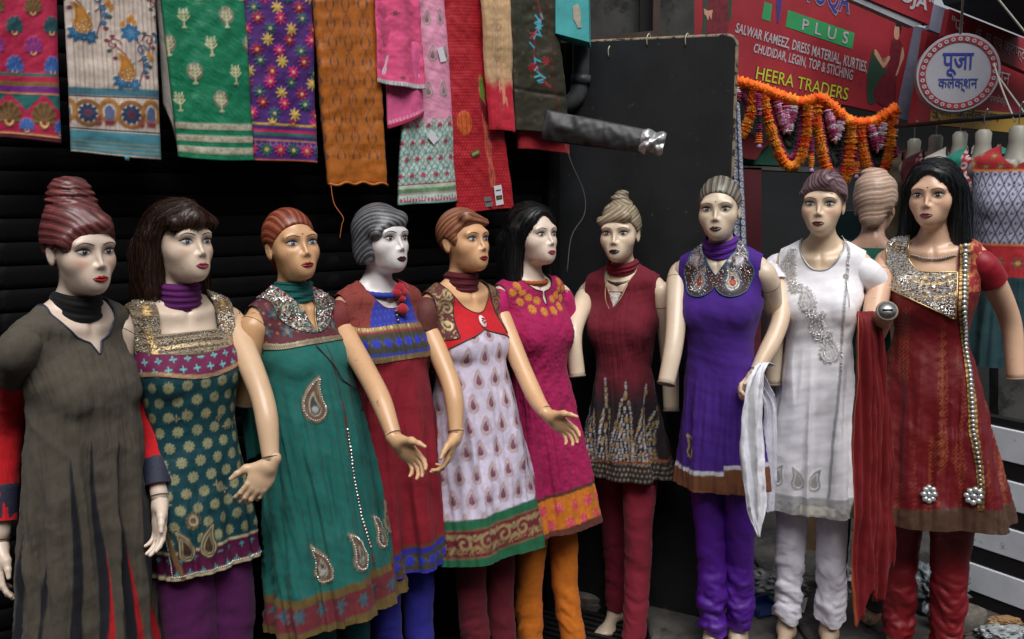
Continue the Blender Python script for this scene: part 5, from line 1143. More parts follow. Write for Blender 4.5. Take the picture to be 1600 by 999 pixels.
# ---------------------------------------------------------------- 11 dark red brocade kurta
S11 = Mann('mannequin with long black wig and pearl necklace in dark red brocade kurta with jewelled band', 3.16, (1450, 305), -27, -11, lin(226, 184, 154), 'wig', (lin(7, 8, 10), lin(44, 48, 52)), lin(110, 44, 66), lin(90, 82, 82), floor=FL + .02, blush=.25, shadow=(.34, .2, .18), bindi=True, worn=.63, side=-1.5)
D = Dress(.43, .295, waist=.118, flare=1.08, folds=(5, 8), amp=.030, seed=33, hip=.180)
S, Z = D.Sf, D.z0; cv = Canvas(S, Z, lin(106, 9, 19))
gx = np.abs(((S + .06 * Z * np.sign(S)) / .105) % 1 - .5) * .105; lx, lz, q, r = cv.lat(.105, .034, 0, ox=-.0525, coord=(S + .06 * Z * np.sign(S), Z))
br = np.maximum(cv.m(np.abs(np.abs(lx) + np.abs(lz) - .013) - .002), cv.m(np.abs(lx) + np.abs(lz) - .005)); br = br * sst(-.2, .3, vnoise(np.c_[S * 2.2, Z * .8], 11, 3, 2)) * (Z < 1.2); cv.put(sst(.1, .5, vnoise(np.c_[S * 6, Z * .8], 9, 13, 2)) * (np.sin(Z * 420) * np.sin(S * 420) > .1) * .45 * (Z < 1.2), lin(176, 100, 52), .0004, .4); cv.put(br * .6, lin(176, 112, 60), .0006, .45)
net = (np.sin(S * 700) * np.sin(Z * 700) > .3); cv.put(net * .25, lin(90, 14, 24))
hz = Z - D.hem - .012 * np.sin(S * 7) ; cv.put(cv.m(hz - .070), lin(78, 54, 40), 0, .45)
neck = hole(D, .080, 1.318 + .05 * np.clip((-D.X - .03) / .05, 0, 1) ** 2, 1.425)
mask = np.minimum(neck, armhole(D, .152, .066, .080, 1.338)); S11.wear(D, cv, M_SILK, mask=mask)
cy = Canvas(S, Z, lin(104, 76, 48)); cy.foil[:] = .5; cy.put(sst(-.1, .2, vnoise(np.c_[S, Z], 260, 3, 2)), lin(196, 186, 170), .002, .7); cy.put(sst(.3, .5, vnoise(np.c_[S, Z], 180, 8, 2)), lin(84, 50, 30))
arc = np.hypot(S - .0, Z - 1.43); 
for r_ in (.128, .150, .196): cy.put(cy.m(np.abs(arc - r_) - .0035), lin(206, 172, 110), .003, .9)
low = 1.255 - .09 * np.clip((S + .15) / .22, 0, 1) ** 1.2
ym = np.minimum(np.minimum(mask, Z - low), .080 - S); ym = np.minimum(ym, np.where(D.Y < .06, 1, -1)); S11.piece(D, 'jewelled_yoke', ym, M_EMB, cy, .0036); S11.piping('yoke_trim', S11.pbd, .0028, M_GOLD)
bead_mask(S11, D, ym > .003, 1700, .0020, M_SILVER, 'yoke_beads', .0055, 8); bead_mask(S11, D, ym > .006, 70, .0050, M_GEM, 'yoke_stones', .006, 9)
ce = Canvas(S, Z, lin(150, 22, 38)); ce.put(sst(.1, .3, vnoise(np.c_[S, Z], 130, 2, 2)), lin(196, 120, 80), .001, .5); S11.piece(D, 'brocade_shoulder', np.minimum(np.minimum(mask, S - .108), Z - 1.25), M_EMB, ce, .0015)
bx = .104 + .105 * np.clip((1.2 - Z) / .65, 0, 1); cg = Canvas(S, Z, lin(110, 78, 40)); cg.foil[:] = .6; cg.put(cg.m(.0062 - np.abs(S - bx)) * (np.sin(Z * 900) > 0), lin(206, 170, 110), .001, .8); wb = .0175 - .006 * np.clip((1.0 - Z) / .5, 0, 1); bm = np.minimum(np.minimum(wb - np.abs(S - bx), mask), np.minimum(Z - D.hem - .075, 1)); bm = np.where(D.Y < .05, bm, -1); S11.piece(D, 'jewelled_band', bm, M_EMB, cg, .0036)
zs_ = np.concatenate([np.linspace(1.415, .58, 56)]); gems(S11, D, [(.104 + .105 * min(max((1.2 - z) / .65, 0), 1), z) for z in zs_], [.0088 - .0040 * min(max((1.0 - z) / .4, 0), 1) for z in zs_], off=.007)
for cx, nm in ((.025, 'a'), (.185, 'b')):
    P = [(cx + .022 * math.cos(a), D.hem + .125 + .022 * math.sin(a)) for a in np.arange(8) * math.pi / 4]; cb_ = Canvas(S, Z, lin(150, 120, 80)); cb_.foil[:] = .6
    o = S11.piece(D, 'flower_brooch', np.where(D.Y < .1, -d_flower(S - cx, Z - D.hem - .125, .036, 8, .12), -1), M_EMB, cb_, .004); gems(S11, D, P + [(cx, D.hem + .125)], .0105, off=.008)
P = ring_pts((0, .010, 1.400), (0, -.55, 1), .076, 60); A_ = [P[:, i] for i in range(3)]; gd = grad(torso_neck, A_); P = P + gd * (.004 - torso_neck(A_))[:, None]
first = None
for i, p in enumerate(P[:-1]):
    if first is None:
        V, Q = sweep(np.array([[0, 0, z * .0044] for z in np.linspace(-1, 1, 7)]), .0044 * np.sqrt(np.maximum(1 - np.linspace(-1, 1, 7) ** 2, .02)), 8); first = mk('pearl', V, Q, mat('grey_pearl', (.40, .38, .34), .25, .3, coat=.6), S11.root); o = first
    else: o = first.copy(); COL.objects.link(o)
    o.location = p
S11.arm(1, [S11.lpx(1578, 500, .03), S11.lpx(1588, 592, .0)], 'stump')
el = S11.lpx(1361, 525, -.10); S11.arm(-1, [el, S11.lpx(1386, 486, -.36)], 'stump', capring=True)
S11.capsleeve(1, lin(150, 22, 38), M_SILK, r=.0495, upto=.085)
S11.legging(lin(124, 10, 24), hip=((-.085, 0), (.095, 0)), ankle=((-.075, -.02), (.090, -.03)), m=M_SATIN, top=.60, ruff=.012, loose=.028, base=.055)
# ================================================================== the place
WALL0 = np.array([-1.38, 2.66, 0.]); WD = np.array([.795, .607, 0.]); WD /= np.linalg.norm(WD); WN = np.array([WD[1], -WD[0], 0.])   # shutter line, normal to the street
def wpt(px, py, off=0.): return hit(px, py, WALL0 + WN * off, WN)
def zrot(d): return math.atan2(d[1], d[0])
def RZ(a): return np.array([[math.cos(a), -math.sin(a), 0], [math.sin(a), math.cos(a), 0], [0, 0, 1]])
def st(o): o['kind'] = 'structure'; return o
GZ, ST = -.12, -.02        # street level, top of the stone step
# ground
g = np.linspace(-1, 1, 121); X = np.sign(g) * np.abs(g) ** 2.2 * 60; Y = 6 + np.sign(g) * np.abs(g) ** 2.2 * 80
GX, GY = np.meshgrid(X, Y); P = np.stack([GX.ravel(), GY.ravel(), np.zeros(GX.size)], -1); P[:, 2] = vnoise(P[:, :2], 2.2, 3) * .006 + GZ - .012
st(mk('pavement', P, gridF(121, 121), mat('dirty_pavement', lin(58, 55, 52), .9, noise=.55, nscale=6, bump=.5, bscale=60, wear=(lin(46, 42, 40), 3, .55))))
fb = MB(); fb.box((0, -8.5, 4.9), (60, 4, 10.0)); st(fb.build('unseen_sky_blocker', mat('blocker_plaster', lin(120, 112, 104), .9, noise=.3, nscale=1), smooth=False))  # added unseen behind the camera to block low sky light
# the raised slab on the right: a step of stone flags
st_mat = mat('stone_flag', lin(82, 79, 76), .88, noise=.5, nscale=9, bump=.5, bscale=50, wear=(lin(52, 48, 46), 5, .56))
slab = thing('stone_step', 'low step of worn grey stone flags under the purple, white and red mannequins', 'step', (.55, 2.85, 0))
k = 0
for i in range(4):
    for j in range(3):
        mb = MB(); w_, d_ = .62, .60; mb.box((.31 + i * .625, .2 + j * .605, (ST + GZ) / 2 - .02 + rng.uniform(-.003, .003)), (w_ - .012, d_ - .012, ST - GZ + .04), bev=.010); mb.build('flagstone', st_mat, slab, smooth=False)
# ------------------------------------------------------------------ roller shutter
sh = thing('roller_shutter', 'black roller shutter of horizontal slats behind the row of mannequins', 'shutter', tuple(WALL0 - WD * 1.6), zrot(WD))
M_SH = mat('black_shutter', lin(12, 12, 14), .85, spec=.12, noise=.4, nscale=20, wear=(lin(26, 25, 24), 9, .60), bump=.1, bscale=90)
Ls = 3.55; prof = [(0, 0), (.004, .003), (.007, .020), (.007, .046), (.004, .064), (0, .067)]
first = None
for i in range(46):
    if first is None:
        V = np.array([(x, -p[0], p[1]) for x in (0, Ls) for p in prof]); n = len(prof); Q = [(a, a + n, a + 1 + n, a + 1) for a in range(n - 1)]
        first = mk('slat', V, Q, M_SH, sh, smooth=True); o = first
    else: o = first.copy(); COL.objects.link(o)
    o.location = (0, 0, GZ + i * .0685)
mb = MB(); mb.box((Ls / 2, .03, 1.54), (Ls, .04, 3.32)); mb.build('backing', M_SH, sh, smooth=False)
mb = MB(); mb.box((Ls - .03, -.02, 1.54), (.06, .06, 3.32), bev=.006); mb.build('guide_rail', M_SH, sh, smooth=False)
# roof that the cloths hang from (above the picture)
aw = thing('shop_awning', 'dark sheet roof jutting over the shutter, above the hanging cloths', 'awning', tuple(WALL0 - WD * 1.6 + np.array([0, 0, 3.15])), zrot(WD))
mb = MB(); mb.box((1.78, -.10, .33), (3.6, .34, .04)); mb.build('roof_sheet', mat('awning_sheet', lin(52, 54, 58), .7, noise=.4, nscale=6), aw, smooth=False)
mb = MB(); mb.tube([(0, -.17, -.45), (3.3, -.17, -.45)], .016, 10); rl = mb.build('hanging_rail', M_METAL, aw)
mb = MB()
for x in (.2, 1.3, 2.4, 3.2): mb.tube([(x, -.17, -.45), (x, -.17, .32)], .004, 6)
mb.build('rail_wire', M_METAL, rl)
# ------------------------------------------------------------------ black board standing out from the shutter
A, B = np.array([.19, 3.87, 0.]), at(1146, 200, 3.5) * np.array([1, 1, 0]); pd = (B - A) / np.linalg.norm(B - A); L = np.linalg.norm(B - A)
bd_ = thing('black_board', 'tall black plywood board with a pale bare edge standing behind the maroon tunic', 'board', tuple(A), zrot(pd))
M_BD = mat('black_board_paint', lin(24, 27, 30), .6, noise=.35, nscale=5, bump=.15, bscale=140, bstretch=(1, 1, .2), wear=(lin(74, 74, 72), 30, .645))
ph_ = at(1146, 56, 3.5)[2]; r_ = .035
out = [(0, GZ), (L, GZ), (L, ph_ - r_)] + [(L - r_ + r_ * math.cos(a), ph_ - r_ + r_ * math.sin(a)) for a in np.linspace(0, math.pi / 2, 6)[1:]] + [(0, ph_ + .03)]
def prism(out, y0, y1):
    n = len(out); V = [(x, y0, z) for x, z in out] + [(x, y1, z) for x, z in out]; return np.array(V), n
V, n = prism(out, -.009, .009); T = [(0, i, i + 1) for i in range(1, n - 1)] + [(n, n + i + 1, n + i) for i in range(1, n - 1)]
mk('panel', V, np.array(T), M_BD, bd_, smooth=False)
e = np.array([(L + .001, 0, z) for z in np.linspace(GZ, ph_ - r_, 30)] + [(L - r_ + (r_ + .001) * math.cos(a), 0, ph_ - r_ + (r_ + .001) * math.sin(a)) for a in np.linspace(0, math.pi / 2, 8)] + [(x, 0, ph_ + .001 + .03 * (L - x) / L) for x in np.linspace(L - r_ - .01, .02, 20)])
mb = MB(); mb.tube(e, .0088, 8); mb.build('bare_edge', mat('bare_ply', lin(150, 134, 112), .85, noise=.5, nscale=60, wear=(lin(40, 38, 36), 30, .5)), bd_)
for px_, py_, q in ((953, 78, 0), (1073, 60, 1), (1013, 60, 2)):
    p = hit(px_, py_, A + np.array([0, -.0, 0]), np.array([pd[1], -pd[0], 0])); l = RZ(-zrot(pd)) @ (p - A); mb = MB()
    mb.tube(crom([l + [0, -.012, -.03], l + [0, -.016, .0], l + [.004, .0, .018], l + [.006, .014, 0]], 12), .0022, 6); mb.build('wire_hook', mat('hook_wire', lin(190, 186, 160) if q != 2 else lin(150, 120, 40), .4, .3), bd_)
# ------------------------------------------------------------------ dented sheet-metal trough in front of the board, torn foil at its end
c0, c1 = at(850, 196, 3.52), at(1038, 226, 3.40); ax = c1 - c0; Lb = np.linalg.norm(ax); ax /= Lb; up = np.array([0, 0, 1.]); up -= ax * up.dot(ax); up /= np.linalg.norm(up); sd2 = np.cross(ax, up)
tr = thing('metal_trough', 'dented dark sheet metal cover ending in torn silver foil', 'metal cover', tuple(c0))
def trough_sheet(name, u0, u1, nu, m, amp, seed, fold=0.):
    u = np.linspace(u0, u1, nu)[:, None]; v = np.linspace(-1, 1, 16)[None]; h_ = (.058 - .018 * u) * (1 + .10 * fold * np.sin(u * 60)); bow = .022 * (1 - v ** 2) + 0 * u
    G = (ax * (u * Lb)[..., None] + up * (v * h_)[..., None] + sd2 * bow[..., None] * np.sign(-sd2[1])); q = np.c_[(u * Lb + 0 * v).ravel(), (v * h_).ravel()]
    cr = (vnoise(q, 20, seed, 3) + .8 * (1 - 2 * np.abs(vnoise(q, 26, seed + 1, 2)))) * amp; X = .014 * fold * np.abs(np.abs((u - .9) / .1) - np.abs(v)).ravel()
    G = G.reshape(-1, 3) + (cr - X)[:, None] * sd2 * np.sign(-sd2[1]); o = mk(name, G, gridF(nu, 16), m, tr); md = o.modifiers.new('sheet_thickness', 'SOLIDIFY'); md.thickness = .003; return o
trough_sheet('cover', 0, .82, 60, mat('dark_sheet', lin(58, 59, 61), .5, .15, noise=.4, nscale=14, bump=.2, bscale=40), .006, 4)
trough_sheet('foil_end', .81, 1.0, 34, mat('silver_foil', (.46, .46, .46), .42, .7, noise=.3, nscale=60, bump=.25, bscale=30), .010, 8, 1.)
# drain pipe, teal box, dim wall above the board
pp = thing('drain_pipe', 'grey plastic drain pipe bending down left of the black board', 'pipe', tuple(at(905, 160, 3.8)))
o0 = at(905, 160, 3.8); mb = MB(); mb.tube(crom([at(908, -40, 3.8) - o0, at(908, 60, 3.8) - o0, at(907, 120, 3.8) - o0, at(900, 152, 3.8) - o0, at(878, 166, 3.82) - o0, at(850, 168, 3.85) - o0], 40), .036, 18); M_PIPE = mat('pipe_plastic', lin(72, 76, 80), .5, noise=.3, nscale=12); mb.build('pipe', M_PIPE, pp)
mb = MB(); mb.tube([at(908, 118, 3.8) - o0, at(907, 132, 3.8) - o0], .042, 18); mb.build('collar', M_PIPE, pp)
tb = thing('teal_box', 'turquoise painted box with a torn white patch, above the drain pipe', 'box', tuple(at(895, 30, 3.6))); o0 = at(895, 30, 3.6); q = [at(x, y, 3.6) - o0 for x, y in ((868, -30), (919, -28), (921, 66), (868, 52))]
V = np.array(q + [p + np.array([.02, .16, 0]) for p in q]); mk('case', V, [np.array([(3, 2, 1, 0), (0, 1, 5, 4), (1, 2, 6, 5), (2, 3, 7, 6), (3, 0, 4, 7)])], mat('turquoise_paint', lin(68, 168, 172), .5, noise=.25, nscale=10, wear=(lin(150, 160, 150), 20, .68)), tb, smooth=False)
pts = [(895, 10), (903, 6), (908, 20), (907, 34), (909, 43), (903, 44), (900, 36), (896, 30)]; V = [at(x, y, 3.597) - o0 for x, y in pts]; mk('torn_patch', V + [np.mean(V, 0)], np.array([(i, len(V), (i + 1) % len(V)) for i in range(len(V))]), mat('torn_paper', lin(176, 168, 150), .9, noise=.3, nscale=50), tb, smooth=False)
dw = thing('back_wall', 'grimy dark grey wall with an opening painted dark above the black board', 'wall', tuple(at(990, 100, 4.4))); o0 = at(990, 100, 4.4)
def slabq(name, px, Y, dep, m, parent, o0, smooth=False):
    q = np.array([at(x, y, Y if np.isscalar(Y) else Y[i]) for i, (x, y) in enumerate(px)]) - o0; n = len(q); V = np.vstack([q, q + np.array([0, dep, 0])])
    F = [(i, i + n, (i + 1) % n + n, (i + 1) % n) for i in range(n)]; cc = len(V); V = np.vstack([V, [q.mean(0)], [q.mean(0) + [0, dep, 0]]]); T = [(cc, (i + 1) % n, i) for i in range(n)] + [(cc + 1, n + i, n + (i + 1) % n) for i in range(n)]
    return mk(name, V, [np.array(F), np.array(T)], m, parent, smooth=smooth)
M_GRIME = mat('grimy_wall', lin(62, 62, 60), .9, noise=.6, nscale=4, bump=.4, bscale=30, wear=(lin(28, 27, 26), 3, .5))
slabq('plaster', ((840, -200), (1085, -200), (1085, 1000), (840, 1000)), 4.5, .1, M_GRIME, dw, o0)
slabq('door_frame', ((925, 58), (1040, 46), (1040, 62), (925, 74)), 4.3, .05, mat('dark_wood', lin(62, 46, 38), .8, noise=.4, nscale=10), dw, o0)
slabq('door_post', ((1022, -60), (1034, -60), (1030, 60), (1020, 60)), 4.35, .05, MATS['dark_wood'], dw, o0)
slabq('painted_opening', ((1000, -80), (1022, -80), (1018, 56), (1000, 58)), 4.42, .03, mat('opening_dark_paint', lin(16, 16, 16), .9), dw, o0)  # solid panel; the darkness of the opening is put into its colour
# ------------------------------------------------------------------ thin cables
for lab, pts, Yc, r_, c_ in (('thin grey cable dangling between the black wig and the blonde topknot', ((880, 215), (893, 255), (912, 300), (913, 335), (893, 370), (886, 425)), 3.62, .0022, lin(96, 94, 90)),
                             ('frayed orange thread hanging below the orange cloth', ((517, 290), (522, 318), (536, 340), (534, 352), (531, 372)), 2.95, .0014, lin(190, 104, 50))):
    o0 = at(*pts[0], Yc); mb = MB(); mb.tube(crom([at(x, y, Yc) - o0 for x, y in pts], 40), r_, 5); o = mb.build('cable' if 'cable' in lab else 'thread', mat('m_' + lab[:12].replace(' ', '_'), c_, .7)); o.location = o0; tag(o, lab, 'cable' if 'cable' in lab else 'thread')

# ================================================================== cloths hanging over the shutter
class Cloth:
    """hanging length of folded cloth between four picture corners on a plane"""
    def __init__(s, name, label, corners, off, base, m, step=.0036, wave=.006, nw=2.5, seed=1, thick=.012, Y=None, group='cloths hung over the shutter', cat='cloth', drape=0., lumps=.0065):
        f = (lambda x, y: wpt(x, y, off)) if Y is None else (lambda x, y: at(x, y, Y))
        TL, TR, BR, BL = [f(*c) for c in corners]
        W = (np.linalg.norm(TR - TL) + np.linalg.norm(BR - BL)) / 2; H = (np.linalg.norm(BL - TL) + np.linalg.norm(BR - TR)) / 2
        nu, nv = int(W / step) + 2, int(H / step) + 2; u = np.linspace(0, 1, nu)[None, :, None]; v = np.linspace(0, 1, nv)[:, None, None]
        G = (TL * (1 - u) + TR * u) * (1 - v) + (BL * (1 - u) + BR * u) * v
        n = np.cross(TR - TL, BL - TL); n /= np.linalg.norm(n); n = n if n[1] < 0 else -n
        U = (u - .5)[..., 0] * W + 0 * v[..., 0]; Vv = (v[..., 0]) * H + 0 * u[..., 0]
        bulge = wave * np.sin(nw * np.pi * u[..., 0] + seed + .8 * Vv) + lumps * vnoise(np.stack([U.ravel(), Vv.ravel()], -1), 9, seed, 3).reshape(U.shape) + .0012 * vnoise(np.stack([U.ravel(), Vv.ravel()], -1), 60, seed + 1, 2).reshape(U.shape)
        bulge -= .010 * np.exp(-np.minimum(u, 1 - u)[..., 0] * W / .006)          # folded side edges turn back
        G = G + n * bulge[..., None] + np.array([0, 0, 1.]) * (.006 * np.sin(3.1 * u + seed) * v ** 6) * 1.0
        s.o0 = (TL + TR) / 2; s.G = G - s.o0; s.n = n; s.nu, s.nv, s.W, s.H = nu, nv, W, H; s.name, s.label, s.m, s.thick, s.group, s.cat = name, label, m, thick, group, cat
        s.cv = Canvas(U.ravel(), H - Vv.ravel(), base, step); s.U, s.h = U.ravel(), H - Vv.ravel()
    def build(s, under=None):
        G = s.G + s.n * s.cv.h.reshape(s.nv, s.nu)[..., None]; nu, nv = s.nu, s.nv; V = G.reshape(-1, 3); Bk = (s.G - s.n * s.thick).reshape(nv, nu, 3)
        idx = np.concatenate([np.arange(nu), np.arange(1, nv) * nu + nu - 1, (nv - 1) * nu + np.arange(nu - 2, -1, -1), np.arange(nv - 2, 0, -1) * nu]); Bv = Bk.reshape(-1, 3)[idx]; k = len(V); n = len(idx)
        rim = np.array([(idx[i], k + i, k + (i + 1) % n, idx[(i + 1) % n]) for i in range(n)]); c = len(V) + n
        VV = np.vstack([V, Bv, Bv.mean(0)[None]]); T = np.array([(k + i, c, k + (i + 1) % n) for i in range(n)])
        dye = np.vstack([s.cv.c, s.cv.c[idx] * .8, s.cv.c[:1]]); fo = np.concatenate([s.cv.foil, np.zeros(n + 1)])
        s.o = mk(s.name, VV, [gridF(nv, nu)[:, ::-1], rim[:, ::-1], T[:, ::-1]], s.m, None, dye=dye, foil=fo); s.o.location = s.o0; tag(s.o, s.label, s.cat, s.group); return s.o
    def pt(s, u, h, off=0.):
        i = min(max((s.H - h) / s.H * (s.nv - 1), 0), s.nv - 1.001); j = min(max((u / s.W + .5) * (s.nu - 1), 0), s.nu - 1.001); return s.G[int(round(i)), int(round(j))] + s.n * off
    def tagcard(s, name, u, h, w, hh, m, rot=0., off=.004, mark=None):
        c = s.pt(u, h, off); r_ = s.G[0, -1] - s.G[0, 0]; r_ /= np.linalg.norm(r_); d = np.cross(s.n, r_); d = d if d[2] > 0 else -d
        a, b = r_ * math.cos(rot) + d * math.sin(rot), -r_ * math.sin(rot) + d * math.cos(rot)
        V = [c + a * x * w / 2 + b * y * hh / 2 + s.n * z for z in (0, .0015) for x, y in ((-1, -1), (1, -1), (1, 1), (-1, 1))]; o = mk(name, V, np.array([(4, 5, 6, 7), (0, 1, 5, 4), (1, 2, 6, 5), (2, 3, 7, 6), (3, 0, 4, 7)]), m, s.o, smooth=False)
        for (x, y, ww, h2, mm) in mark or ():
            V = [c + a * (x + sx * ww / 2) * w + b * (y + sy * h2 / 2) * hh + s.n * .0022 for sx, sy in ((-1, -1), (1, -1), (1, 1), (-1, 1))]; mk('print', V, np.array([(0, 1, 2, 3)]), mm, o, smooth=False)
        return o
def fan(cv, x, z, s_, c, pale, act=None):
    """peacock-fan motif, s_ = height"""
    x = x * 1.4; r = np.hypot(x, z + s_ * .30); a = np.arctan2(x, z + s_ * .30); top = s_ * .80 * (1 - .35 * (np.abs(a) / 1.5) ** 2 * 0) * (1 - .05 * np.cos(a * 14)) * np.where(np.abs(a) < 1.75, np.cos(a * .55), 0)
    cv.put(cv.m(r - top), c, .0018); cv.put(cv.m(r - top * .96) * (np.cos(a * 13) < -.45) * (r > s_ * .22) * .6, np.asarray(c) * .35, .0006)
    cv.put(cv.m(np.abs(r - s_ * .17) - s_ * .045) * (z < -s_ * .28), pale, .002); cv.put(cv.m(np.abs(r - s_ * .26) - s_ * .03) * (z < -s_ * .30), np.asarray(c) * .8, .002)
OFF = .17
# 1 crimson with fans
c = Cloth('hanging_cloth', 'crimson cloth with rows of embroidered fan motifs, leftmost over the shutter', ((-14, -60), (88, -60), (96, 222), (-14, 218)), OFF, lin(186, 18, 70), M_EMB, seed=1, wave=.004); cv = c.cv; U, h = c.U, c.h
pal = [lin(62, 108, 186), lin(150, 40, 130), lin(30, 84, 92), lin(120, 84, 40)]; pw = .092
lx, lz, q, r = cv.lat(pw, .052, .5, ox=.02, oz=.175)
for k_ in range(4):
    selk = (r % 4 == k_) & (h > .172); fan(cv, np.where(selk, lx, 9), lz, .050, pal[k_], lin(214, 190, 130))
for z0, z1, c_ in ((.172, .180, lin(24, 110, 104)), (.158, .171, lin(186, 18, 62)), (.146, .157, lin(118, 96, 40)), (.130, .145, lin(110, 26, 130)), (.124, .128, lin(206, 150, 110)), (-.01, .012, lin(92, 14, 34))): cv.band(z0, z1, c_, coord=h, h=.0006)
zig = np.abs(((U / .082) % 1) - .5) * .082; tri = (h > .082) & (h < .123) & (zig - .003 > (.123 - h) * .9); cv.put(tri * 1., lin(20, 104, 100)); cv.band(.013, .017, lin(224, 180, 110), coord=h, h=.001)
lx = ((U / .082) % 1 - .5) * .082; fan(cv, np.where(h < .122, lx, 9), h - .070, .068, pal[3], lin(224, 190, 120)); lx2 = (((U + .041) / .082) % 1 - .5) * .082; fan(cv, np.where(h < .122, lx2, 9), h - .040, .040, pal[0], lin(224, 190, 120))
c.build()
# 2 off-white with blue and ochre flowers
c = Cloth('hanging_cloth', 'off-white tucked cloth with blue and ochre flowers and a blue hem band', ((98, -60), (242, -60), (254, 247), (113, 240)), OFF, lin(206, 190, 178), M_COTTON, seed=2); cv = c.cv; U, h = c.U, c.h
cv.put((np.abs((U / .0125) % 1 - .5) < .08) * .45, lin(150, 128, 116)); cv.h += .0012 * np.sin(U * 500) * (h > .17)
def bouquet(cx, cz, k=1., fl=1):
    x, z = (U - cx) * fl / k, (h - cz) / k
    if not (np.hypot(x, z) < .16).any(): return
    BL, OC, MR, GR = lin(34, 96, 138), lin(196, 132, 48), lin(112, 42, 58), lin(60, 80, 74)
    for a in ([(.0, .06), (.03, .02), (.035, -.04), (.02, -.085)], [(-.055, .035), (-.02, .0), (-.005, -.02)], [(.06, .045), (.05, .0), (.02, -.02)]): cv.put(cv.m(d_poly(x, z, a, .0022)), MR, .001)
    for sx, sz, rr, f_ in ((-.048, .028, .020, 1), (.052, .040, .020, -1), (.030, .012, .018, 1)): cv.put(cv.m(d_spiral(x - sx, z - sz, rr, 1.1, f_, .0024, 12)), MR if sx != .03 else BL, .0014)
    for i, (sx, sz) in enumerate(((-.066, .04), (-.06, .01), (-.05, .052), (.07, .06), (.066, .02), (.04, .06), (-.045, -.012), (.055, -.035), (.045, -.065))): cv.put(cv.m(np.hypot((x - sx) / 1.2, z - sz) - .0062), GR if i % 2 else MR, .001)
    for sx, sz, rr in ((0, .062, .030), (-.03, -.078, .026), (.005, -.088, .020), (.038, -.012, .010), (.044, -.03, .010), (.04, -.05, .009)): cv.put(cv.m(d_flower(x - sx, z - sz, rr, 7, .14)), BL, .002); cv.put(cv.m(d_flower(x - sx, z - sz, rr * .5, 7, .3)) * .6, lin(90, 140, 170), .002)
    d = d_paisley(x + .014, z + .040, .075, -1); cv.put(cv.m(d_paisley(x + .012, z + .058, .058, 1)), BL, .002); cv.put(cv.m(d), OC, .0024); cv.put(cv.m(np.abs(d + .006) - .0012), OC * .45, .002)
    for sx, sz in ((-.004, .098), (-.02, .088), (.012, .090), (.052, -.0), (.06, -.01), (.005, .106)): cv.put(cv.m(np.hypot((x - sx), (z - sz) / 1.4) - .0070), OC, .0016)
    for i in range(14): a = i * 2.4; cv.put(cv.m(np.hypot(x + .012 - .022 * math.cos(a) * (i / 14) ** .5, z + .062 - .022 * math.sin(a) * (i / 14) ** .5) - .0016), lin(210, 220, 224), .003, .6)
bouquet(.045, .285, .95); bouquet(-.065, .425, 1.05); bouquet(.16, .40, .9); bouquet(-.19, .33, .8)
cv.band(.168, .190, lin(70, 118, 134), coord=h); cv.band(.006, .068, lin(70, 134, 148), coord=h, h=.0006); cv.put(((np.sin(h * 560) > .93) & (h < .068)) * .7, lin(150, 140, 110)); cv.band(.070, .074, lin(60, 34, 34), coord=h); cv.band(.164, .167, lin(60, 34, 34), coord=h)
lx = ((U + .02) / .115 % 1 - .5) * .115; lz = h - .118; cv.put(cv.m(np.abs(np.hypot(lx, lz) - .034) - .006), lin(150, 96, 44), .0016); cv.put(cv.m(d_flower(lx, lz, .029, 10, .12)), lin(36, 62, 96), .002); cv.put(cv.m(np.abs(np.hypot(lx, lz) - .008) - .003), lin(120, 40, 56), .002)
lx = ((U + .0775) / .115 % 1 - .5) * .115; cv.put(cv.m(np.abs(np.hypot(lx / .8, lz - .008) - .030) - .007), lin(176, 122, 54), .0016); cv.put(cv.m(np.hypot(lx / .55, lz) - .024), lin(92, 104, 140), .002); cv.put(cv.m(np.abs(lx) - .012) * cv.m(np.abs(lz + .026) - .006), lin(150, 40, 50), .002)
for k_ in range(-2, 3): cv.put(cv.m(d_paisley(U - k_ * .115 + .05, lz + .02, .03, 1)), lin(140, 70, 60), .0014)
c.build(); mb = MB(); p = c.pt(.02, .004, .004); mb.tube([p, p + np.array([0, 0, -.014])], .007, 8); mb.build('knot', mat('teal_thread', lin(70, 134, 148), .8), c.o)
# 3 green with cream trees
c = Cloth('hanging_cloth', 'emerald green cloth with cream embroidered trees and three pale stripes', ((247, -60), (382, -60), (400, 250), (282, 246)), OFF + .01, lin(14, 122, 84), M_SILK, seed=3); cv = c.cv; U, h = c.U, c.h
cv.c = cv.c * (1 + .12 * np.sin((U + h) * 320) * (np.sin((U * .3 - h) * 90) > 0))[:, None]
def tree_motif(cx, cz, s_, disc):
    x, z = (U - cx) / s_, (h - cz) / s_
    if not (np.hypot(x, z) < 1.2).any(): return
    px_ = cv.px; cv.px = px_ / s_
    CR = lin(206, 202, 160)
    if disc: cv.put(cv.m(np.hypot(x / .60, (z - .16) / .66) - 1), lin(128, 128, 112), .0008)
    for sg in (-1, 1):
        for k_ in range(3): z0 = -.25 + k_ * .26; cv.put(cv.m(d_poly(x, z, [(0, z0), (sg * .20, z0 + .10), (sg * (.40 - .07 * k_), z0 + .34)], .055)), CR, .0018)
        cv.put(cv.m(np.hypot(x - sg * .34, z + .0) - .07), CR, .0018)
    cv.put(cv.m(d_seg(x, z, (0, -.70), (0, .52), .06)), CR, .002); cv.put(cv.m(d_seg(x, z, (-.12, -.74), (.12, -.74), .07)), CR, .002); cv.px = px_
k_ = 0
for r_ in range(9):
    for q_ in range(-3, 4):
        cx = q_ * .125 + (r_ % 2) * .062 + .02 - r_ * .008; tree_motif(cx, .172 + r_ * .082, .040, (q_ + r_ + (r_ // 2)) % 2 == 0)
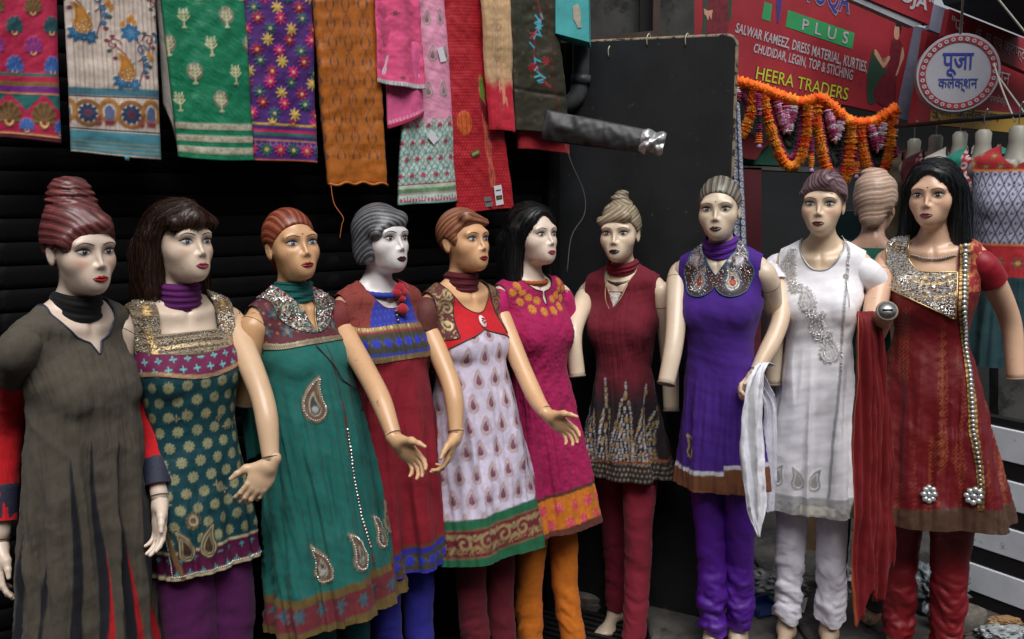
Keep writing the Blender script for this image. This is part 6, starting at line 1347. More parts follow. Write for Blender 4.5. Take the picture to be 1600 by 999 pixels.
for z0 in (.088, .052, .018): cv.band(z0, z0 + .019, lin(186, 180, 160), coord=h, h=.001); cv.put(cv.m(np.abs(h - z0 - .0095) - .0095) * (vnoise(np.stack([U, h], -1), 260, 3, 2) > .3) * .5, lin(140, 132, 112))
c.build()
G2 = Cloth('hanging_cloth', 'grey-white lining edge showing beside the green cloth', ((243, -60), (262, -60), (286, 240), (258, 160)), OFF - .02, lin(150, 146, 138), M_COTTON, seed=4, step=.008); G2.build()
# 4 purple with star flowers
c = Cloth('hanging_cloth', 'purple cloth covered in pink, red, green and yellow star flowers', ((378, -60), (487, -60), (497, 258), (398, 248)), OFF, lin(72, 22, 112), M_EMB, seed=5, wave=.004); cv = c.cv; U, h = c.U, c.h
pal = [lin(206, 172, 66), lin(18, 92, 86), lin(214, 24, 104), lin(158, 16, 44)]
lx, lz, q, r = cv.lat(.074, .040, .42, ox=.0, oz=.118)
for i in range(2):
    lx, lz, q, r = cv.lat(.074, .066, .38, ox=.037 * i, oz=.118 + .033 * i)
    for k_ in range(4):
        sel = (cells(q * 1 + i, r * 3 + i * 2, 4) == k_) & (h > .118); d = d_flower(np.where(sel, lx, 9), lz, .0215, 8, .26); cv.put(cv.m(d), pal[k_], .0024); cv.put(cv.m(np.abs(np.sin(np.arctan2(lz, lx) * 4)) * np.hypot(lx, lz) - .0014) * cv.m(d + .004) * .5, pal[k_] * .45, .0016); cv.put(cv.m(np.hypot(np.where(sel, lx, 9), lz) - .005), lin(214, 180, 130), .0036)
for z0, z1, c_ in ((.112, .120, lin(186, 152, 50)), (.100, .111, lin(66, 20, 110)), (.090, .100, lin(190, 20, 90)), (.080, .090, lin(16, 104, 84)), (.068, .080, lin(64, 20, 108)), (.064, .068, lin(200, 140, 90)), (-.01, .006, lin(190, 96, 50))): cv.band(z0, z1, c_, coord=h, h=.0006)
lx = (U / .048 % 1 - .5) * .048; qq = np.floor(U / .048); lz = h - .036; sel = h < .064
for k_ in (0, 1): d = d_flower(np.where(sel & (qq % 2 == k_), lx, 9), lz, .0225, 9, .2); cv.put(cv.m(d), lin(196, 40, 92) if k_ else lin(14, 92, 70), .0024); cv.put(cv.m(np.hypot(np.where(sel, lx, 9), lz) - .006), lin(206, 172, 90), .003)
cv.put(cv.m(np.abs(np.hypot(np.where(sel, ((U + .024) / .048 % 1 - .5) * .048, 9), h - .058) - .010) - .002) * .8, lin(150, 110, 140), .001)
c.build()
# 5 orange-brown with ogee net
c = Cloth('hanging_cloth', 'rust orange silk cloth with a dark curling vine pattern', ((486, -60), (585, -60), (605, 290), (514, 288)), OFF, lin(178, 100, 28), M_SILK, seed=6); cv = c.cv; U, h = c.U, c.h
pw, ph2 = .062, .125; w1 = np.sin(h / ph2 * 2 * np.pi)
for i in range(-4, 5):
    for sg in (-1, 1):
        ln = np.abs(U - i * pw + sg * .5 * pw * .92 * w1 * (1 if i % 2 else -1) * .5 - 0); thick_ = .0011 + .0024 * np.clip(np.abs(w1) - .75, 0, 1) * 4; cv.put(cv.m(ln - thick_) * (h > .085) * .85, lin(62, 58, 66), .0006)
lx, lz, q, r = cv.lat(pw, ph2 / 2, .5, ox=pw / 2, oz=.02)
for sg in (-1, 0, 1): cv.put(cv.m(np.abs(np.hypot((lx - sg * .009) / .55, lz) - .020) - .0010) * (h > .085) * .55, lin(104, 50, 20)); 
cv.put(cv.m(d_poly(lx, lz, [(0, -.026), (0, .024)], .0009)) * (h > .085) * .5, lin(96, 46, 20))
cv.band(-.01, .010, lin(150, 78, 20), coord=h); c.build()
mb = MB(); P = [c.pt(u, .0, .003) + np.array([0, 0, .004 * math.sin(u * 90)]) for u in np.linspace(-c.W / 2, c.W / 2, 30)]; mb.tube(P, .0045, 8); mb.build('bundled_hem', mat('rust_cloth', lin(178, 100, 28), .7, noise=.3, nscale=80), c.o)
# 7 pale pink satin with turquoise brocade end
c = Cloth('hanging_cloth', 'pale pink satin cloth ending in turquoise and cream brocade', ((640, -60), (692, -60), (719, 312), (624, 324)), OFF - .005, lin(226, 150, 180), M_SATIN, seed=8); cv = c.cv; U, h = c.U, c.h
k_ = sst(.315, .285, h + .014 * np.abs(np.sin(U * 160)))[:, None]; cv.c = cv.c * (1 - k_) + lin(176, 206, 196) * k_
bz = h < .29; lx, lz, q, r = cv.lat(.040, .058, .5, oz=.075); wv = .008 * np.sin(h * 110)
for i in range(-8, 9): cv.put(cv.m(np.abs(U - i * .020 - wv) - .0016) * bz * (h > .072), lin(60, 112, 116), .001); cv.put(cv.m(np.abs(U - i * .020 + wv + .004) - .0012) * bz * (h > .072), lin(140, 60, 70), .001)
cv.put(cv.m(d_flower(lx, lz, .011, 6, .2)) * bz * (h > .074), lin(170, 54, 84), .0016); cv.put(cv.m(d_flower(lx, lz - .022, .008, 4, .4)) * bz * (h > .074), lin(90, 160, 160), .0012)
lx, lz, q, r = cv.lat(.058, .125, .3, ox=.03, oz=.34); d = d_paisley(lx, lz, .045, .1); cv.put(cv.m(np.abs(d) - .0025) * ~bz, lin(140, 150, 140), .0012, .3); cv.put(cv.m(d + .006) * ~bz, lin(130, 110, 110), .001)
for z0, z1, c_ in ((.070, .074, lin(150, 40, 60)), (.060, .070, lin(190, 206, 180)), (.040, .058, lin(120, 150, 110)), (.036, .039, lin(160, 40, 64)), (-.01, .009, lin(104, 160, 150))): cv.band(z0, z1, c_, coord=h)
lx = (U / .018 % 1 - .5) * .018; cv.put(cv.m(np.abs(np.hypot(lx, h - .049) - .005) - .0014), lin(70, 104, 80), .001); lx = (U / .010 % 1 - .5) * .010; cv.put((np.abs(lx) < (.030 - h) * .22) * (h > .010) * 1., lin(186, 46, 84))
c.build(); WHITE = mat('white_card', lin(214, 214, 218), .7); c.tagcard('price_tag', .012, .235, .030, .040, WHITE, .6); c.tagcard('price_tag', .055, .52, .026, .05, WHITE, .15)
# 6 pink chiffon in front of it
c = Cloth('hanging_scarf', 'bright pink chiffon scarf with a silver edge, doubled over the pale satin', ((586, -60), (652, -60), (668, 138), (591, 130)), OFF + .03, lin(226, 84, 134), M_COTTON, seed=9, wave=.012, nw=3, thick=.004, lumps=.007); cv = c.cv; U, h = c.U, c.h
cv.band(-.01, .014, lin(206, 206, 208), coord=h, h=.001, foil=.6); cv.put(((np.sin(U * 700) > .4) & (h < .014)) * .6, lin(120, 120, 124))
for cx, cz in ((-.06, .135), (-.02, .24), (-.005, .03)): cv.put(cv.m(d_flower(U - cx, h - cz, .011, 6, .3)), lin(130, 70, 70), .0016, .3)
c.build()
c = Cloth('hanging_scarf', 'lower fold of the bright pink chiffon scarf with a beaded edge', ((604, 60), (664, 70), (668, 178), (610, 200)), OFF + .012, lin(228, 96, 150), M_COTTON, seed=10, wave=.012, nw=2, thick=.004, lumps=.007); cv = c.cv; cv.band(-.01, .012, lin(170, 30, 70), coord=c.h); cv.put(((np.sin(c.U * 500 + c.h * 300) > .2) & (c.h > .012) & (c.h < .024)) * .6, lin(220, 200, 206)); c.build()
# 8 red with tiny dots
c = Cloth('hanging_cloth', 'red dotted cloth with an embroidered branch and white shop tags', ((690, -60), (758, -60), (806, 328), (718, 330)), OFF, lin(168, 14, 34), M_SILK, seed=11); cv = c.cv; U, h = c.U, c.h
lx, lz, q, r = cv.lat(.0115, .0115, .5); cv.put(cv.m(np.hypot(lx, lz) - .0017) * .6, lin(214, 110, 100), .0006)
for i in range(4): cv.put(cv.m(np.abs(U - .025 - i * .0062 + .03 * (h - .2) + .003 * np.sin(h * 60 + i)) - .0018) * (h > .085) * (h < .46), lin(196, 110, 84), .0016)
cv.put(cv.m(np.hypot((U + .075) / .034, (h - .33) / .050) - 1) if False else cv.m((np.hypot((U + .066) / .030, (h - .325) / .045) - 1) * .03), lin(206, 96, 44), .002); cv.put(cv.m((np.hypot((U + .066) / .030, (h - .325) / .045) - 1) * .03) * (np.sin(U * 700) > .5) * .6, lin(120, 40, 20))
cv.put(cv.m((np.hypot((U - .028) / .012, (h - .45) / .05) - 1) * .012), lin(92, 132, 44), .002); cv.put(cv.m((np.hypot((U - .03 + (h - .37) * .3) / .014, (h - .37) / .05) - 1) * .013), lin(104, 14, 30), .002)
c.build(); DK = mat('tag_ink', lin(50, 60, 52), .7); YL = mat('tag_olive', lin(150, 150, 60), .7)
c.tagcard('brand_tag', .055, .055, .034, .075, WHITE, .0, mark=((0, -.12, .8, .22, DK), (0, -.12, .6, .1, YL), (0, .25, .7, .06, DK))); c.tagcard('silver_sticker', .0, .042, .032, .016, mat('silver_sticker', (.5, .5, .5), .35, .8)); c.tagcard('silver_sticker', .003, .020, .034, .016, MATS['silver_sticker']); c.tagcard('woven_label', -.035, .215, .038, .020, mat('olive_label', lin(80, 84, 56), .8), .25, mark=((0, 0, .8, .5, YL),))
# 9 beige to red dip-dyed scarf
c = Cloth('hanging_scarf', 'crinkled scarf dip-dyed from beige to red, over the red dotted cloth', ((750, -60), (797, -60), (806, 210), (768, 202)), OFF + .025, lin(196, 162, 122), M_CRINK, seed=12, wave=.006, nw=3, thick=.006); cv = c.cv; U, h = c.U, c.h
k_ = sst(.205, .150, h + .02 * np.sin(U * 120) * .4)[:, None]; cv.c = cv.c * (1 - k_) + lin(188, 28, 52) * k_; cv.h += .0018 * np.sin(U * 420 + np.sin(h * 30)); cv.band(-.01, .012, lin(170, 14, 34), coord=h)
for z0 in (.09, .25, .38): cv.put(cv.m(np.abs(np.hypot(U - .0, h - z0) - .011) - .002) * .6, lin(150, 90, 70), .0008)
c.build()
# 10 olive with vine, red cloth below
c = Cloth('hanging_cloth', 'plain red cloth end hanging under the dark olive cloth', ((806, 150), (884, 160), (892, 240), (811, 234)), OFF - .01, lin(160, 18, 36), M_COTTON, seed=13); c.build()
c = Cloth('hanging_cloth', 'dark olive cloth with turquoise and red embroidered vine', ((794, -60), (866, -60), (893, 208), (807, 206)), OFF + .02, lin(52, 50, 36), M_SILK, seed=14); cv = c.cv; U, h = c.U, c.h
TQ, RD = lin(70, 176, 196), lin(150, 30, 44)
vine = [(-.01, .60), (.02, .50), (.035, .42), (.0, .36), (-.015, .28), (.0, .22), (.04, .16)]; vine = [(x - .005, z + .01) for x, z in vine]; cv.put(cv.m(d_poly(U, h, vine, .0020)), RD, .001)
g = np.random.default_rng(4)
for i in range(34):
    t = g.uniform(0, 1) * 5.99; a, b = vine[int(t)], vine[int(t) + 1]; f = t % 1; x0, z0 = a[0] + (b[0] - a[0]) * f, a[1] + (b[1] - a[1]) * f; an = g.uniform(0, 6.28); Ll = g.uniform(.016, .030); x1, z1 = x0 + Ll * math.cos(an), z0 + Ll * math.sin(an)
    cv.put(cv.m(d_seg(U, h, (x0, z0), (x1, z1), .0030)), TQ if g.uniform() < .55 else RD, .0016)
for cx, cz, c_ in ((.015, .40, TQ), (-.035, .245, RD), (.03, .27, RD), (.0, .52, TQ)): cv.put(cv.m(d_flower(U - cx, h - cz, .019, 7, .3)), c_, .0016)
lx, lz, q, r = cv.lat(.075, .085, .5); cv.put(cv.m(d_flower(lx, lz, .009, 4, .4)) * .5, lin(110, 86, 40), .0008); cv.put(cv.m(np.abs(U - .062 - .004 * np.sin(h * 20)) - .0024), lin(96, 20, 32), .001)
cv.h -= .004 * np.exp(-((h - .15 + .1 * U) / .008) ** 2); c.build()
# blue printed cloth beside the board
c = Cloth('hanging_cloth', 'navy and white printed cloth strip hanging beside the edge of the black board', ((1143, 150), (1158, 165), (1170, 420), (1148, 420)), 0, lin(196, 202, 214), M_COTTON, Y=3.72, seed=15, group=None, step=.003); cv = c.cv; U, h = c.U, c.h
lx, lz, q, r = cv.lat(.026, .026, 0); e = np.minimum(np.abs(np.abs(lx) - np.abs(lz)) - .0014, np.abs(np.maximum(np.abs(lx), np.abs(lz)) - .0115) - .0016); cv.put(cv.m(e), lin(34, 40, 76)); cv.put(cv.m(np.hypot(lx, lz) - .003), lin(34, 40, 76)); c.build()

# ================================================================== draped scarves over the arms
def drape(name, label, path, wid, m, base, seed=1, nu=46, nv=140, pleat=.010, npl=5, edge=None, grp=None, edgefoil=.6, taper=None):
    """cloth hanging along world path, gathered into pleats"""
    P = crom(path, nv); w_ = np.interp(np.linspace(0, 1, nv), np.linspace(0, 1, len(wid)), wid); u = np.linspace(-1, 1, nu); v = np.linspace(0, 1, nv)
    rt = np.array([.9, .43, 0.]); fr = np.array([.43, -.9, 0.])
    UU, VV_ = np.broadcast_arrays(u[None], v[:, None]); pn = vnoise(np.c_[UU.ravel() * npl * .75 + .35 * np.sin(VV_.ravel() * 5 + seed), VV_.ravel() * 1.1], 1.6, seed, 3).reshape(UU.shape)
    off = pleat * 1.5 * (1 - 1.8 * np.abs(pn)) * np.clip(w_[:, None] / .05, .4, 1.3) + .004 * np.sin(9 * u[None] + 4 * v[:, None])
    G = P[:, None] + rt * (u[None] * w_[:, None])[..., None] + fr * off[..., None]
    if taper is not None: G[..., 2] += (taper(u)[None] * v[:, None] ** 4)
    o0 = P[0]; C = np.tile(np.asarray(base), (nu * nv, 1)); fo = np.zeros(nu * nv)
    if edge is not None:
        for a, b, c_ in edge: k_ = ((u > a) & (u < b))[None] & (v[:, None] >= 0); k_ = k_.ravel(); C[k_] = c_; fo[k_] = edgefoil
    V = (G - o0).reshape(-1, 3); nvv = vnoise(V, 22, seed)[:, None] * .004 * fr; o = mk(name, V + nvv, gridF(nv, nu), m, None, dye=C, foil=fo); o.location = o0
    md = o.modifiers.new('cloth_thickness', 'SOLIDIFY'); md.thickness = .002
    return tag(o, label, 'scarf', grp)
M_VOILE = mat('voile', rough=.7, attr=True, noise=.1, nscale=60, bump=.15, bscale=200, metattr=True, sheen=.06)
drape('dupatta', 'long dark red scarf hanging from the severed forearm of the red brocade mannequin', [at(1352, 500, 2.97), at(1352, 488, 2.93), at(1356, 520, 2.90), at(1358, 640, 2.92), at(1362, 780, 2.93), at(1366, 905, 2.94)], [.02, .035, .05, .075, .085, .085], M_VOILE, lin(120, 5, 17), 2, edge=[(-1.1, -.93, lin(190, 96, 52))], edgefoil=.3, pleat=.014, npl=3, taper=lambda u: -.10 * np.abs(np.sin(u * 2.6 + .9)) + .06 * u)
drape('dupatta', 'sheer white scarf with silver edging draped from the wrist of the white kurta mannequin', [at(1204, 572, 3.12), at(1190, 570, 3.02), at(1179, 612, 2.99), at(1176, 700, 3.00), at(1181, 790, 3.02), at(1184, 838, 3.03)], [.020, .026, .046, .058, .046, .004], M_VOILE, lin(244, 244, 252), 5, edge=[(-.2, -.02, lin(214, 214, 216))], edgefoil=.25, pleat=.010, npl=2)
drape('dupatta', 'sheer white scarf end behind the wrist, joining the white kurta', [at(1178, 578, 3.14), at(1190, 600, 3.20), at(1204, 640, 3.24), at(1204, 740, 3.25), at(1200, 800, 3.25)], [.022, .03, .034, .03, .025], M_VOILE, lin(232, 232, 244), 7, pleat=.008, npl=2)
mb = MB(); w0 = S9.loc; c0 = at(1404, 606, S9.loc[1] + .02); mb.tube(crom([c0 + np.array([0, 0, .03]), c0, c0 - np.array([0, 0, .03])], 12), .040 + .003 * np.sin(np.arange(12) * 2.5), 18, True); o = mb.build('wrist_wrap', mat('white_voile', lin(214, 212, 226), .8, noise=.1, nscale=50, bump=.3, bscale=90)); tag(o, 'white cloth wound round the left wrist of the white kurta mannequin', 'scarf')
# ================================================================== the shops across on the right
SN = np.array([.34, -.94, 0.]); SP = at(1250, 90, 5.0)                       # plane of the big sign
def pq(px, p0=SP, n=SN, off=0.): return np.array([hit(x, y, p0, n) for x, y in px]) + n / np.linalg.norm(n) * off
def quadmap(q, UV):
    u, v = UV[:, :1], UV[:, 1:2]; return (q[3] * (1 - u) + q[2] * u) * (1 - v) + (q[0] * (1 - u) + q[1] * u) * v   # q = TL,TR,BR,BL
def board(name, px, m, parent, o0, p0=SP, n=SN, off=0., dep=.04):
    q = pq(px, p0, n, off) - o0; k = len(q); nn = n / np.linalg.norm(n); V = np.vstack([q, q - nn * dep]); F = [(i, i + k, (i + 1) % k + k, (i + 1) % k) for i in range(k)]
    c = q.mean(0); V = np.vstack([V, [c]]); T = [(2 * k, (i + 1) % k, i) for i in range(k)]; return mk(name, V, [np.array(F), np.array(T)], m, parent, smooth=False)
FONTS = {}
def dev_font():
    import os
    p = os.path.join(bpy.utils.resource_path('LOCAL'), 'datafiles', 'fonts', 'NotoSansDevanagari-Regular.woff2')
    return None
def text_mesh(txt, bold=0., spacing=1.):
    cu = bpy.data.curves.new('text', 'FONT'); cu.body = txt; cu.offset = bold; cu.space_character = spacing; cu.resolution_u = 3
    o = bpy.data.objects.new('text', cu); COL.objects.link(o); bpy.context.view_layer.update(); dg = bpy.context.evaluated_depsgraph_get(); e = o.evaluated_get(dg); me = e.to_mesh()
    V = np.array([v.co[:] for v in me.vertices]); F = [list(p.vertices) for p in me.polygons]; e.to_mesh_clear(); bpy.data.objects.remove(o); bpy.data.curves.remove(cu)
    T = np.array([(f[0], f[i], f[i + 1]) for f in F for i in range(1, len(f) - 1)]); return V, T
def lettering(txt, px, m, parent, o0, p0=SP, n=SN, off=.004, bold=0., spacing=1., cap=None, name='lettering', vr=None):
    V, T = text_mesh(txt, bold, spacing); x0, x1 = V[:, 0].min(), V[:, 0].max(); y0, y1 = (V[:, 1].min(), V[:, 1].max()) if vr is None else vr
    UV = np.c_[(V[:, 0] - x0) / (x1 - x0), (V[:, 1] - y0) / (y1 - y0)]; q = pq(px, p0, n, off * .5 + .0012) - o0
    return mk(name, quadmap(q, UV), T, m, parent, smooth=False)
def flat(name, px, m, parent, o0, p0=SP, n=SN, off=.004):
    if 'print' in name: c3 = np.array([(x, y, 0.) for x, y in px]); c3 = np.vstack([c3[-2:], c3, c3[:2]]); px = crom(c3, 1 + 6 * (len(c3) - 1))[12:-13, :2]; px = [tuple(p) for p in px]
    q = pq(px, p0, n, off * .5) - o0; return mk(name, np.vstack([q, [q.mean(0)]]), np.array([(len(q), (i + 1) % len(q), i) for i in range(len(q))]), m, parent, smooth=False)
M_RED = mat('sign_red', lin(150, 34, 46), .6, noise=.3, nscale=2.5, wear=(lin(128, 34, 44), 5, .58), bump=.15, bscale=12); M_GRN = mat('sign_green', lin(44, 140, 84), .55, noise=.1, nscale=6); M_WHT = mat('sign_white', lin(166, 162, 168), .6, noise=.2, nscale=20); M_BLU = mat('sign_blue', lin(52, 52, 122), .55); M_YEL = mat('sign_yellow', lin(182, 182, 50), .55); M_INK = mat('sign_ink', lin(28, 24, 30), .6); M_LAV = mat('grey_plaster', lin(132, 134, 158), .8, noise=.3, nscale=5, wear=(lin(84, 84, 100), 6, .6)); M_DKG = mat('sign_dark_green', lin(34, 64, 50), .6); M_SK = mat('print_skin', lin(186, 140, 116), .6); M_DR = mat('print_dark_red', lin(104, 24, 38), .6, noise=.4, nscale=40)
# ---- the big red sign
o0 = SP; bs = thing('shop_sign', 'large red shop sign with white and yellow English lettering above the marigold garland', 'sign', tuple(o0))
board('panel', ((1090, -100), (1436, 2), (1399, 181), (1076, 112)), M_RED, bs, o0)
flat('green_block', ((1194, 3), (1206, 7), (1203, 34), (1190, 30)), M_GRN, bs, o0); gb = flat('green_bar', ((1231, 16), (1335, 52), (1331, 77), (1227, 42)), M_GRN, bs, o0)
flat('blue_tail', ((1214, -20), (1223, -18), (1220, 14), (1216, 37), (1214, 36), (1213, 10)), M_BLU, bs, o0)
lettering('TOQA', ((1257, -42), (1331, -20), (1326, 31), (1254, 10)), M_WHT, bs, o0, off=.004, bold=.035, name='lettering'); lettering('TOQA', ((1258, -40), (1330, -18), (1325, 29), (1255, 8)), M_BLU, bs, o0, off=.006, bold=.015)
lettering('P L U S', ((1254, 29), (1326, 51), (1323, 70), (1252, 47)), M_WHT, bs, o0, off=.007, bold=.012, spacing=1.15)
lettering('SALWAR KAMEEZ, DRESS MATERIAL, KURTIES,', ((1151, 36), (1356, 97), (1354, 114), (1148, 51)), M_WHT, bs, o0, bold=.020, spacing=1.04, vr=(-.03, .70)); lettering('CHUDIDAR, LEGIN, TOP & STICHING', ((1179, 68), (1333, 110), (1331, 126), (1176, 82)), M_WHT, bs, o0, bold=.020, spacing=1.04, vr=(-.03, .70))
lettering('HEERA TRADERS', ((1182, 103), (1327, 137), (1324, 158), (1179, 124)), M_INK, bs, o0, bold=.030); lettering('HEERA TRADERS', ((1183, 104), (1326, 138), (1323, 157), (1180, 124)), M_YEL, bs, o0, off=.006, bold=.006)
# printed figures
fg = flat('printed_dress', ((1100, -30), (1140, -20), (1139, 10), (1134, 54), (1100, 58), (1104, 20)), M_DR, bs, o0); flat('print_shawl', ((1097, -30), (1104, -30), (1104, 20), (1101, 62), (1096, 62), (1099, 15)), M_DKG, bs, o0, off=.005); flat('print_hand', ((1099, 14), (1106, 17), (1113, 16), (1112, 22), (1111, 31), (1108, 24), (1106, 32), (1103, 25), (1100, 22)), M_SK, bs, o0, off=.006); flat('print_shawl', ((1138, -20), (1143, -18), (1142, 26), (1137, 26)), M_DKG, bs, o0, off=.005)
flat('print_shawl', ((1144, 60), (1149, 68), (1150, 95), (1147, 120), (1144, 110)), M_DKG, bs, o0, off=.005)
flat('print_cloth', ((1362, 80), (1371, 92), (1384, 104), (1380, 128), (1368, 158), (1356, 160), (1354, 128), (1358, 98)), M_DKG, bs, o0, off=.005); flat('printed_sari', ((1392, 64), (1403, 62), (1410, 74), (1405, 100), (1400, 125), (1397, 165), (1375, 164), (1364, 148), (1372, 128), (1386, 108), (1390, 84)), M_DR, bs, o0, off=.006)
flat('print_arm', ((1366, 78), (1370, 80), (1380, 98), (1387, 88), (1390, 92), (1381, 106), (1376, 102), (1364, 82)), M_SK, bs, o0, off=.007); flat('print_arm', ((1409, 74), (1412, 88), (1406, 104), (1401, 118), (1399, 116), (1405, 98)), M_SK, bs, o0, off=.007); flat('print_face', ((1398, 40), (1405, 41), (1405, 54), (1402, 62), (1397, 60), (1396, 48)), M_SK, bs, o0, off=.007); flat('print_hair', ((1401, 30), (1407, 32), (1408, 46), (1405, 56), (1404, 42), (1398, 41)), M_INK, bs, o0, off=.008)
# ---- the sign above it
p1 = at(1400, 10, 4.75); ps = thing('shop_sign', 'red sign reading POOJA in white serif capitals, at the top of the picture', 'sign', tuple(p1))
board('panel', ((1345, -60), (1464, -20), (1452, 39), (1340, -8)), M_RED, ps, p1, p1); lettering('POOJA"', ((1376, -34), (1460, -4), (1453, 27), (1370, -6)), M_WHT, ps, p1, p1, bold=.03)
board('ledge', ((1340, -8), (1452, 34), (1430, 42), (1330, -2)), mat('ledge_white', lin(150, 152, 160), .7, noise=.2, nscale=8), ps, p1, p1, off=-.01)
# ---- pillars
for lab, px, Yp in (('pale lavender plaster pillar on the left of the big red sign', ((1044, -80), (1090, -80), (1079, 60), (1072, 130), (1030, 130)), 5.2), ('pale lavender plaster pillar right of the big red sign', ((1428, 40), (1452, 46), (1424, 190), (1402, 184)), 5.32), ('short grey plaster block between the two red signs at top right', ((1458, 6), (1484, 16), (1476, 56), (1452, 46)), 4.95)):
    pp_ = at(*px[0], Yp); pl = thing('plaster_pillar', lab, 'pillar', tuple(pp_)); board('shaft', px, M_LAV, pl, pp_, pp_, SN, dep=.03); 
# ---- right-hand signs in Devanagari
p2 = at(1545, 60, 5.1); n2 = np.array([.45, -.89, 0.]); s2 = thing('shop_sign', 'long red sign with a faded white Devanagari line at the right edge of the picture', 'sign', tuple(p2))
board('panel', ((1484, 14), (1660, 84), (1660, 138), (1476, 56)), M_RED, s2, p2, p2, n2)
M_FADE = mat('faded_white', lin(170, 150, 156), .6)
lettering('"पा', ((1487, 24), (1506, 32), (1504, 55), (1485, 47)), M_FADE, s2, p2, p2, n2, bold=.006); lettering('के. स एवं क्राफ्ट', ((1524, 38), (1602, 72), (1600, 100), (1522, 64)), M_FADE, s2, p2, p2, n2, bold=.004)
s3p = at(1520, 150, 5.3); s3 = thing('shop_sign', 'faded red and yellow sign with dark Devanagari lettering behind the round sign', 'sign', tuple(s3p))
board('panel', ((1450, 46), (1660, 130), (1660, 215), (1428, 192)), M_RED, s3, s3p, s3p, n2); flat('yellow_panel', ((1455, 166), (1620, 180), (1620, 212), (1452, 194)), mat('sign_ochre', lin(176, 140, 58), .6, noise=.2, nscale=6), s3, s3p, s3p, n2)
lettering('पुजा कलेक्शन', ((1456, 162), (1562, 174), (1560, 196), (1452, 184)), mat('sign_brown', lin(70, 36, 44), .6), s3, s3p, s3p, n2, off=.007, bold=.004); lettering('नयन', ((1548, 108), (1578, 116), (1576, 134), (1546, 126)), M_FADE, s3, s3p, s3p, n2, bold=.004); lettering('परफेक्ट', ((1546, 146), (1574, 152), (1572, 168), (1544, 162)), M_FADE, s3, s3p, s3p, n2, bold=.004)
# ---- the round hanging sign
rc = at(1497, 114, 4.2); rn = np.array([-.30, -.95, 0.]); rn /= np.linalg.norm(rn); rr = 58 / F_PX * 4.25
rs = thing('round_sign', 'round white hanging sign with a red flowered ring and blue Devanagari words', 'sign', tuple(rc)); tx = np.array([-rn[1], rn[0], 0]); tz = np.array([0, 0, 1.])
def disc(name, r0, r1, off, m, dep=0., n=64, c=None):
    a = np.linspace(0, 2 * np.pi, n, endpoint=False); e = np.cos(a)[:, None] * tx + np.sin(a)[:, None] * tz; c = np.zeros(3) if c is None else c
    V = np.vstack([c + e * r0 + rn * off, c + e * r1 + rn * off]); F = gridF(2, n, True)
    return mk(name, V, F, m, rs, smooth=False)
a = np.linspace(0, 2 * np.pi, 64, endpoint=False); e = np.cos(a)[:, None] * tx + np.sin(a)[:, None] * tz
rows = [(rr * .985, .0), (rr, -.006), (rr, -.085), (rr * .98, -.092), (.001, -.092)]; V = np.vstack([e * r_ + rn * z for r_, z in rows]); mk('drum', V, gridF(5, 64, True), mat('drum_white', lin(150, 150, 152), .45, noise=.2, nscale=10), rs)
disc('face', .0005, rr * .985, .0, mat('sign_face', lin(160, 160, 170), .45, noise=.08, nscale=6)); disc('red_ring', rr * .77, rr * .93, .003, M_RED)
for i in range(32):
    an = i * 2 * math.pi / 32; c = (math.cos(an) * tx + math.sin(an) * tz) * rr * .85; disc('ring_dot', .0035, .0095, .0055, M_WHT, n=10, c=c)
M_NAVY = mat('sign_navy', lin(34, 52, 140), .5)
lettering('पूजा', ((1473, 83), (1522, 83), (1520, 119), (1472, 119)), M_NAVY, rs, rc, rc, rn, off=.004, bold=.012); lettering('कलेक्शन', ((1466, 117), (1528, 117), (1527, 144), (1466, 144)), M_NAVY, rs, rc, rc, rn, off=.004, bold=.010)
mb = MB(); mb.tube([tz * rr, tz * (rr + .35)], .006, 6); mb.build('hanger', M_METAL, rs)
# ---- dark overhang, ropes
oh = thing('street_awning', 'dark blue-grey sheet awning in the top right corner', 'awning', tuple(at(1560, -40, 4.0))); q0 = at(1560, -40, 4.0)
q = np.array([at(1440, -70, 5.6), at(1475, 8, 5.6), at(1660, 82, 5.0), at(1760, 40, 3.6), at(1700, -160, 3.6)]) - q0; V = np.vstack([q, q + [0, 0, .03]]); k = len(q); mk('sheet', np.vstack([V, [q.mean(0)], [q.mean(0) + [0, 0, .03]]]), [np.array([(i, (i + 1) % k, (i + 1) % k + k, i + k) for i in range(k)]), np.array([(2 * k, i, (i + 1) % k) for i in range(k)] + [(2 * k + 1, k + (i + 1) % k, k + i) for i in range(k)])], mat('awning_blue', lin(56, 66, 76), .7, noise=.4, nscale=3), oh, smooth=False)
M_ROPE = mat('pale_rope', lin(172, 168, 160), .8)
for lab, pts in (('pale rope slanting down across the top right corner', ((1552, -10, 3.6), (1578, 22, 3.6), (1604, 54, 3.6))), ('pale rope from the round sign down to the hanging rail', ((1553, 100, 4.1), (1566, 140, 4.0), (1586, 190, 3.9))), ('thin pale rope slanting from the round sign to the right edge', ((1560, 120, 4.1), (1585, 155, 4.0), (1612, 192, 3.9)))):
    b0 = at(*pts[0]); mb = MB(); mb.tube(crom([at(*p) - b0 for p in pts], 16), .0042, 6); o = mb.build('rope', M_ROPE); o.location = b0; tag(o, lab, 'rope')
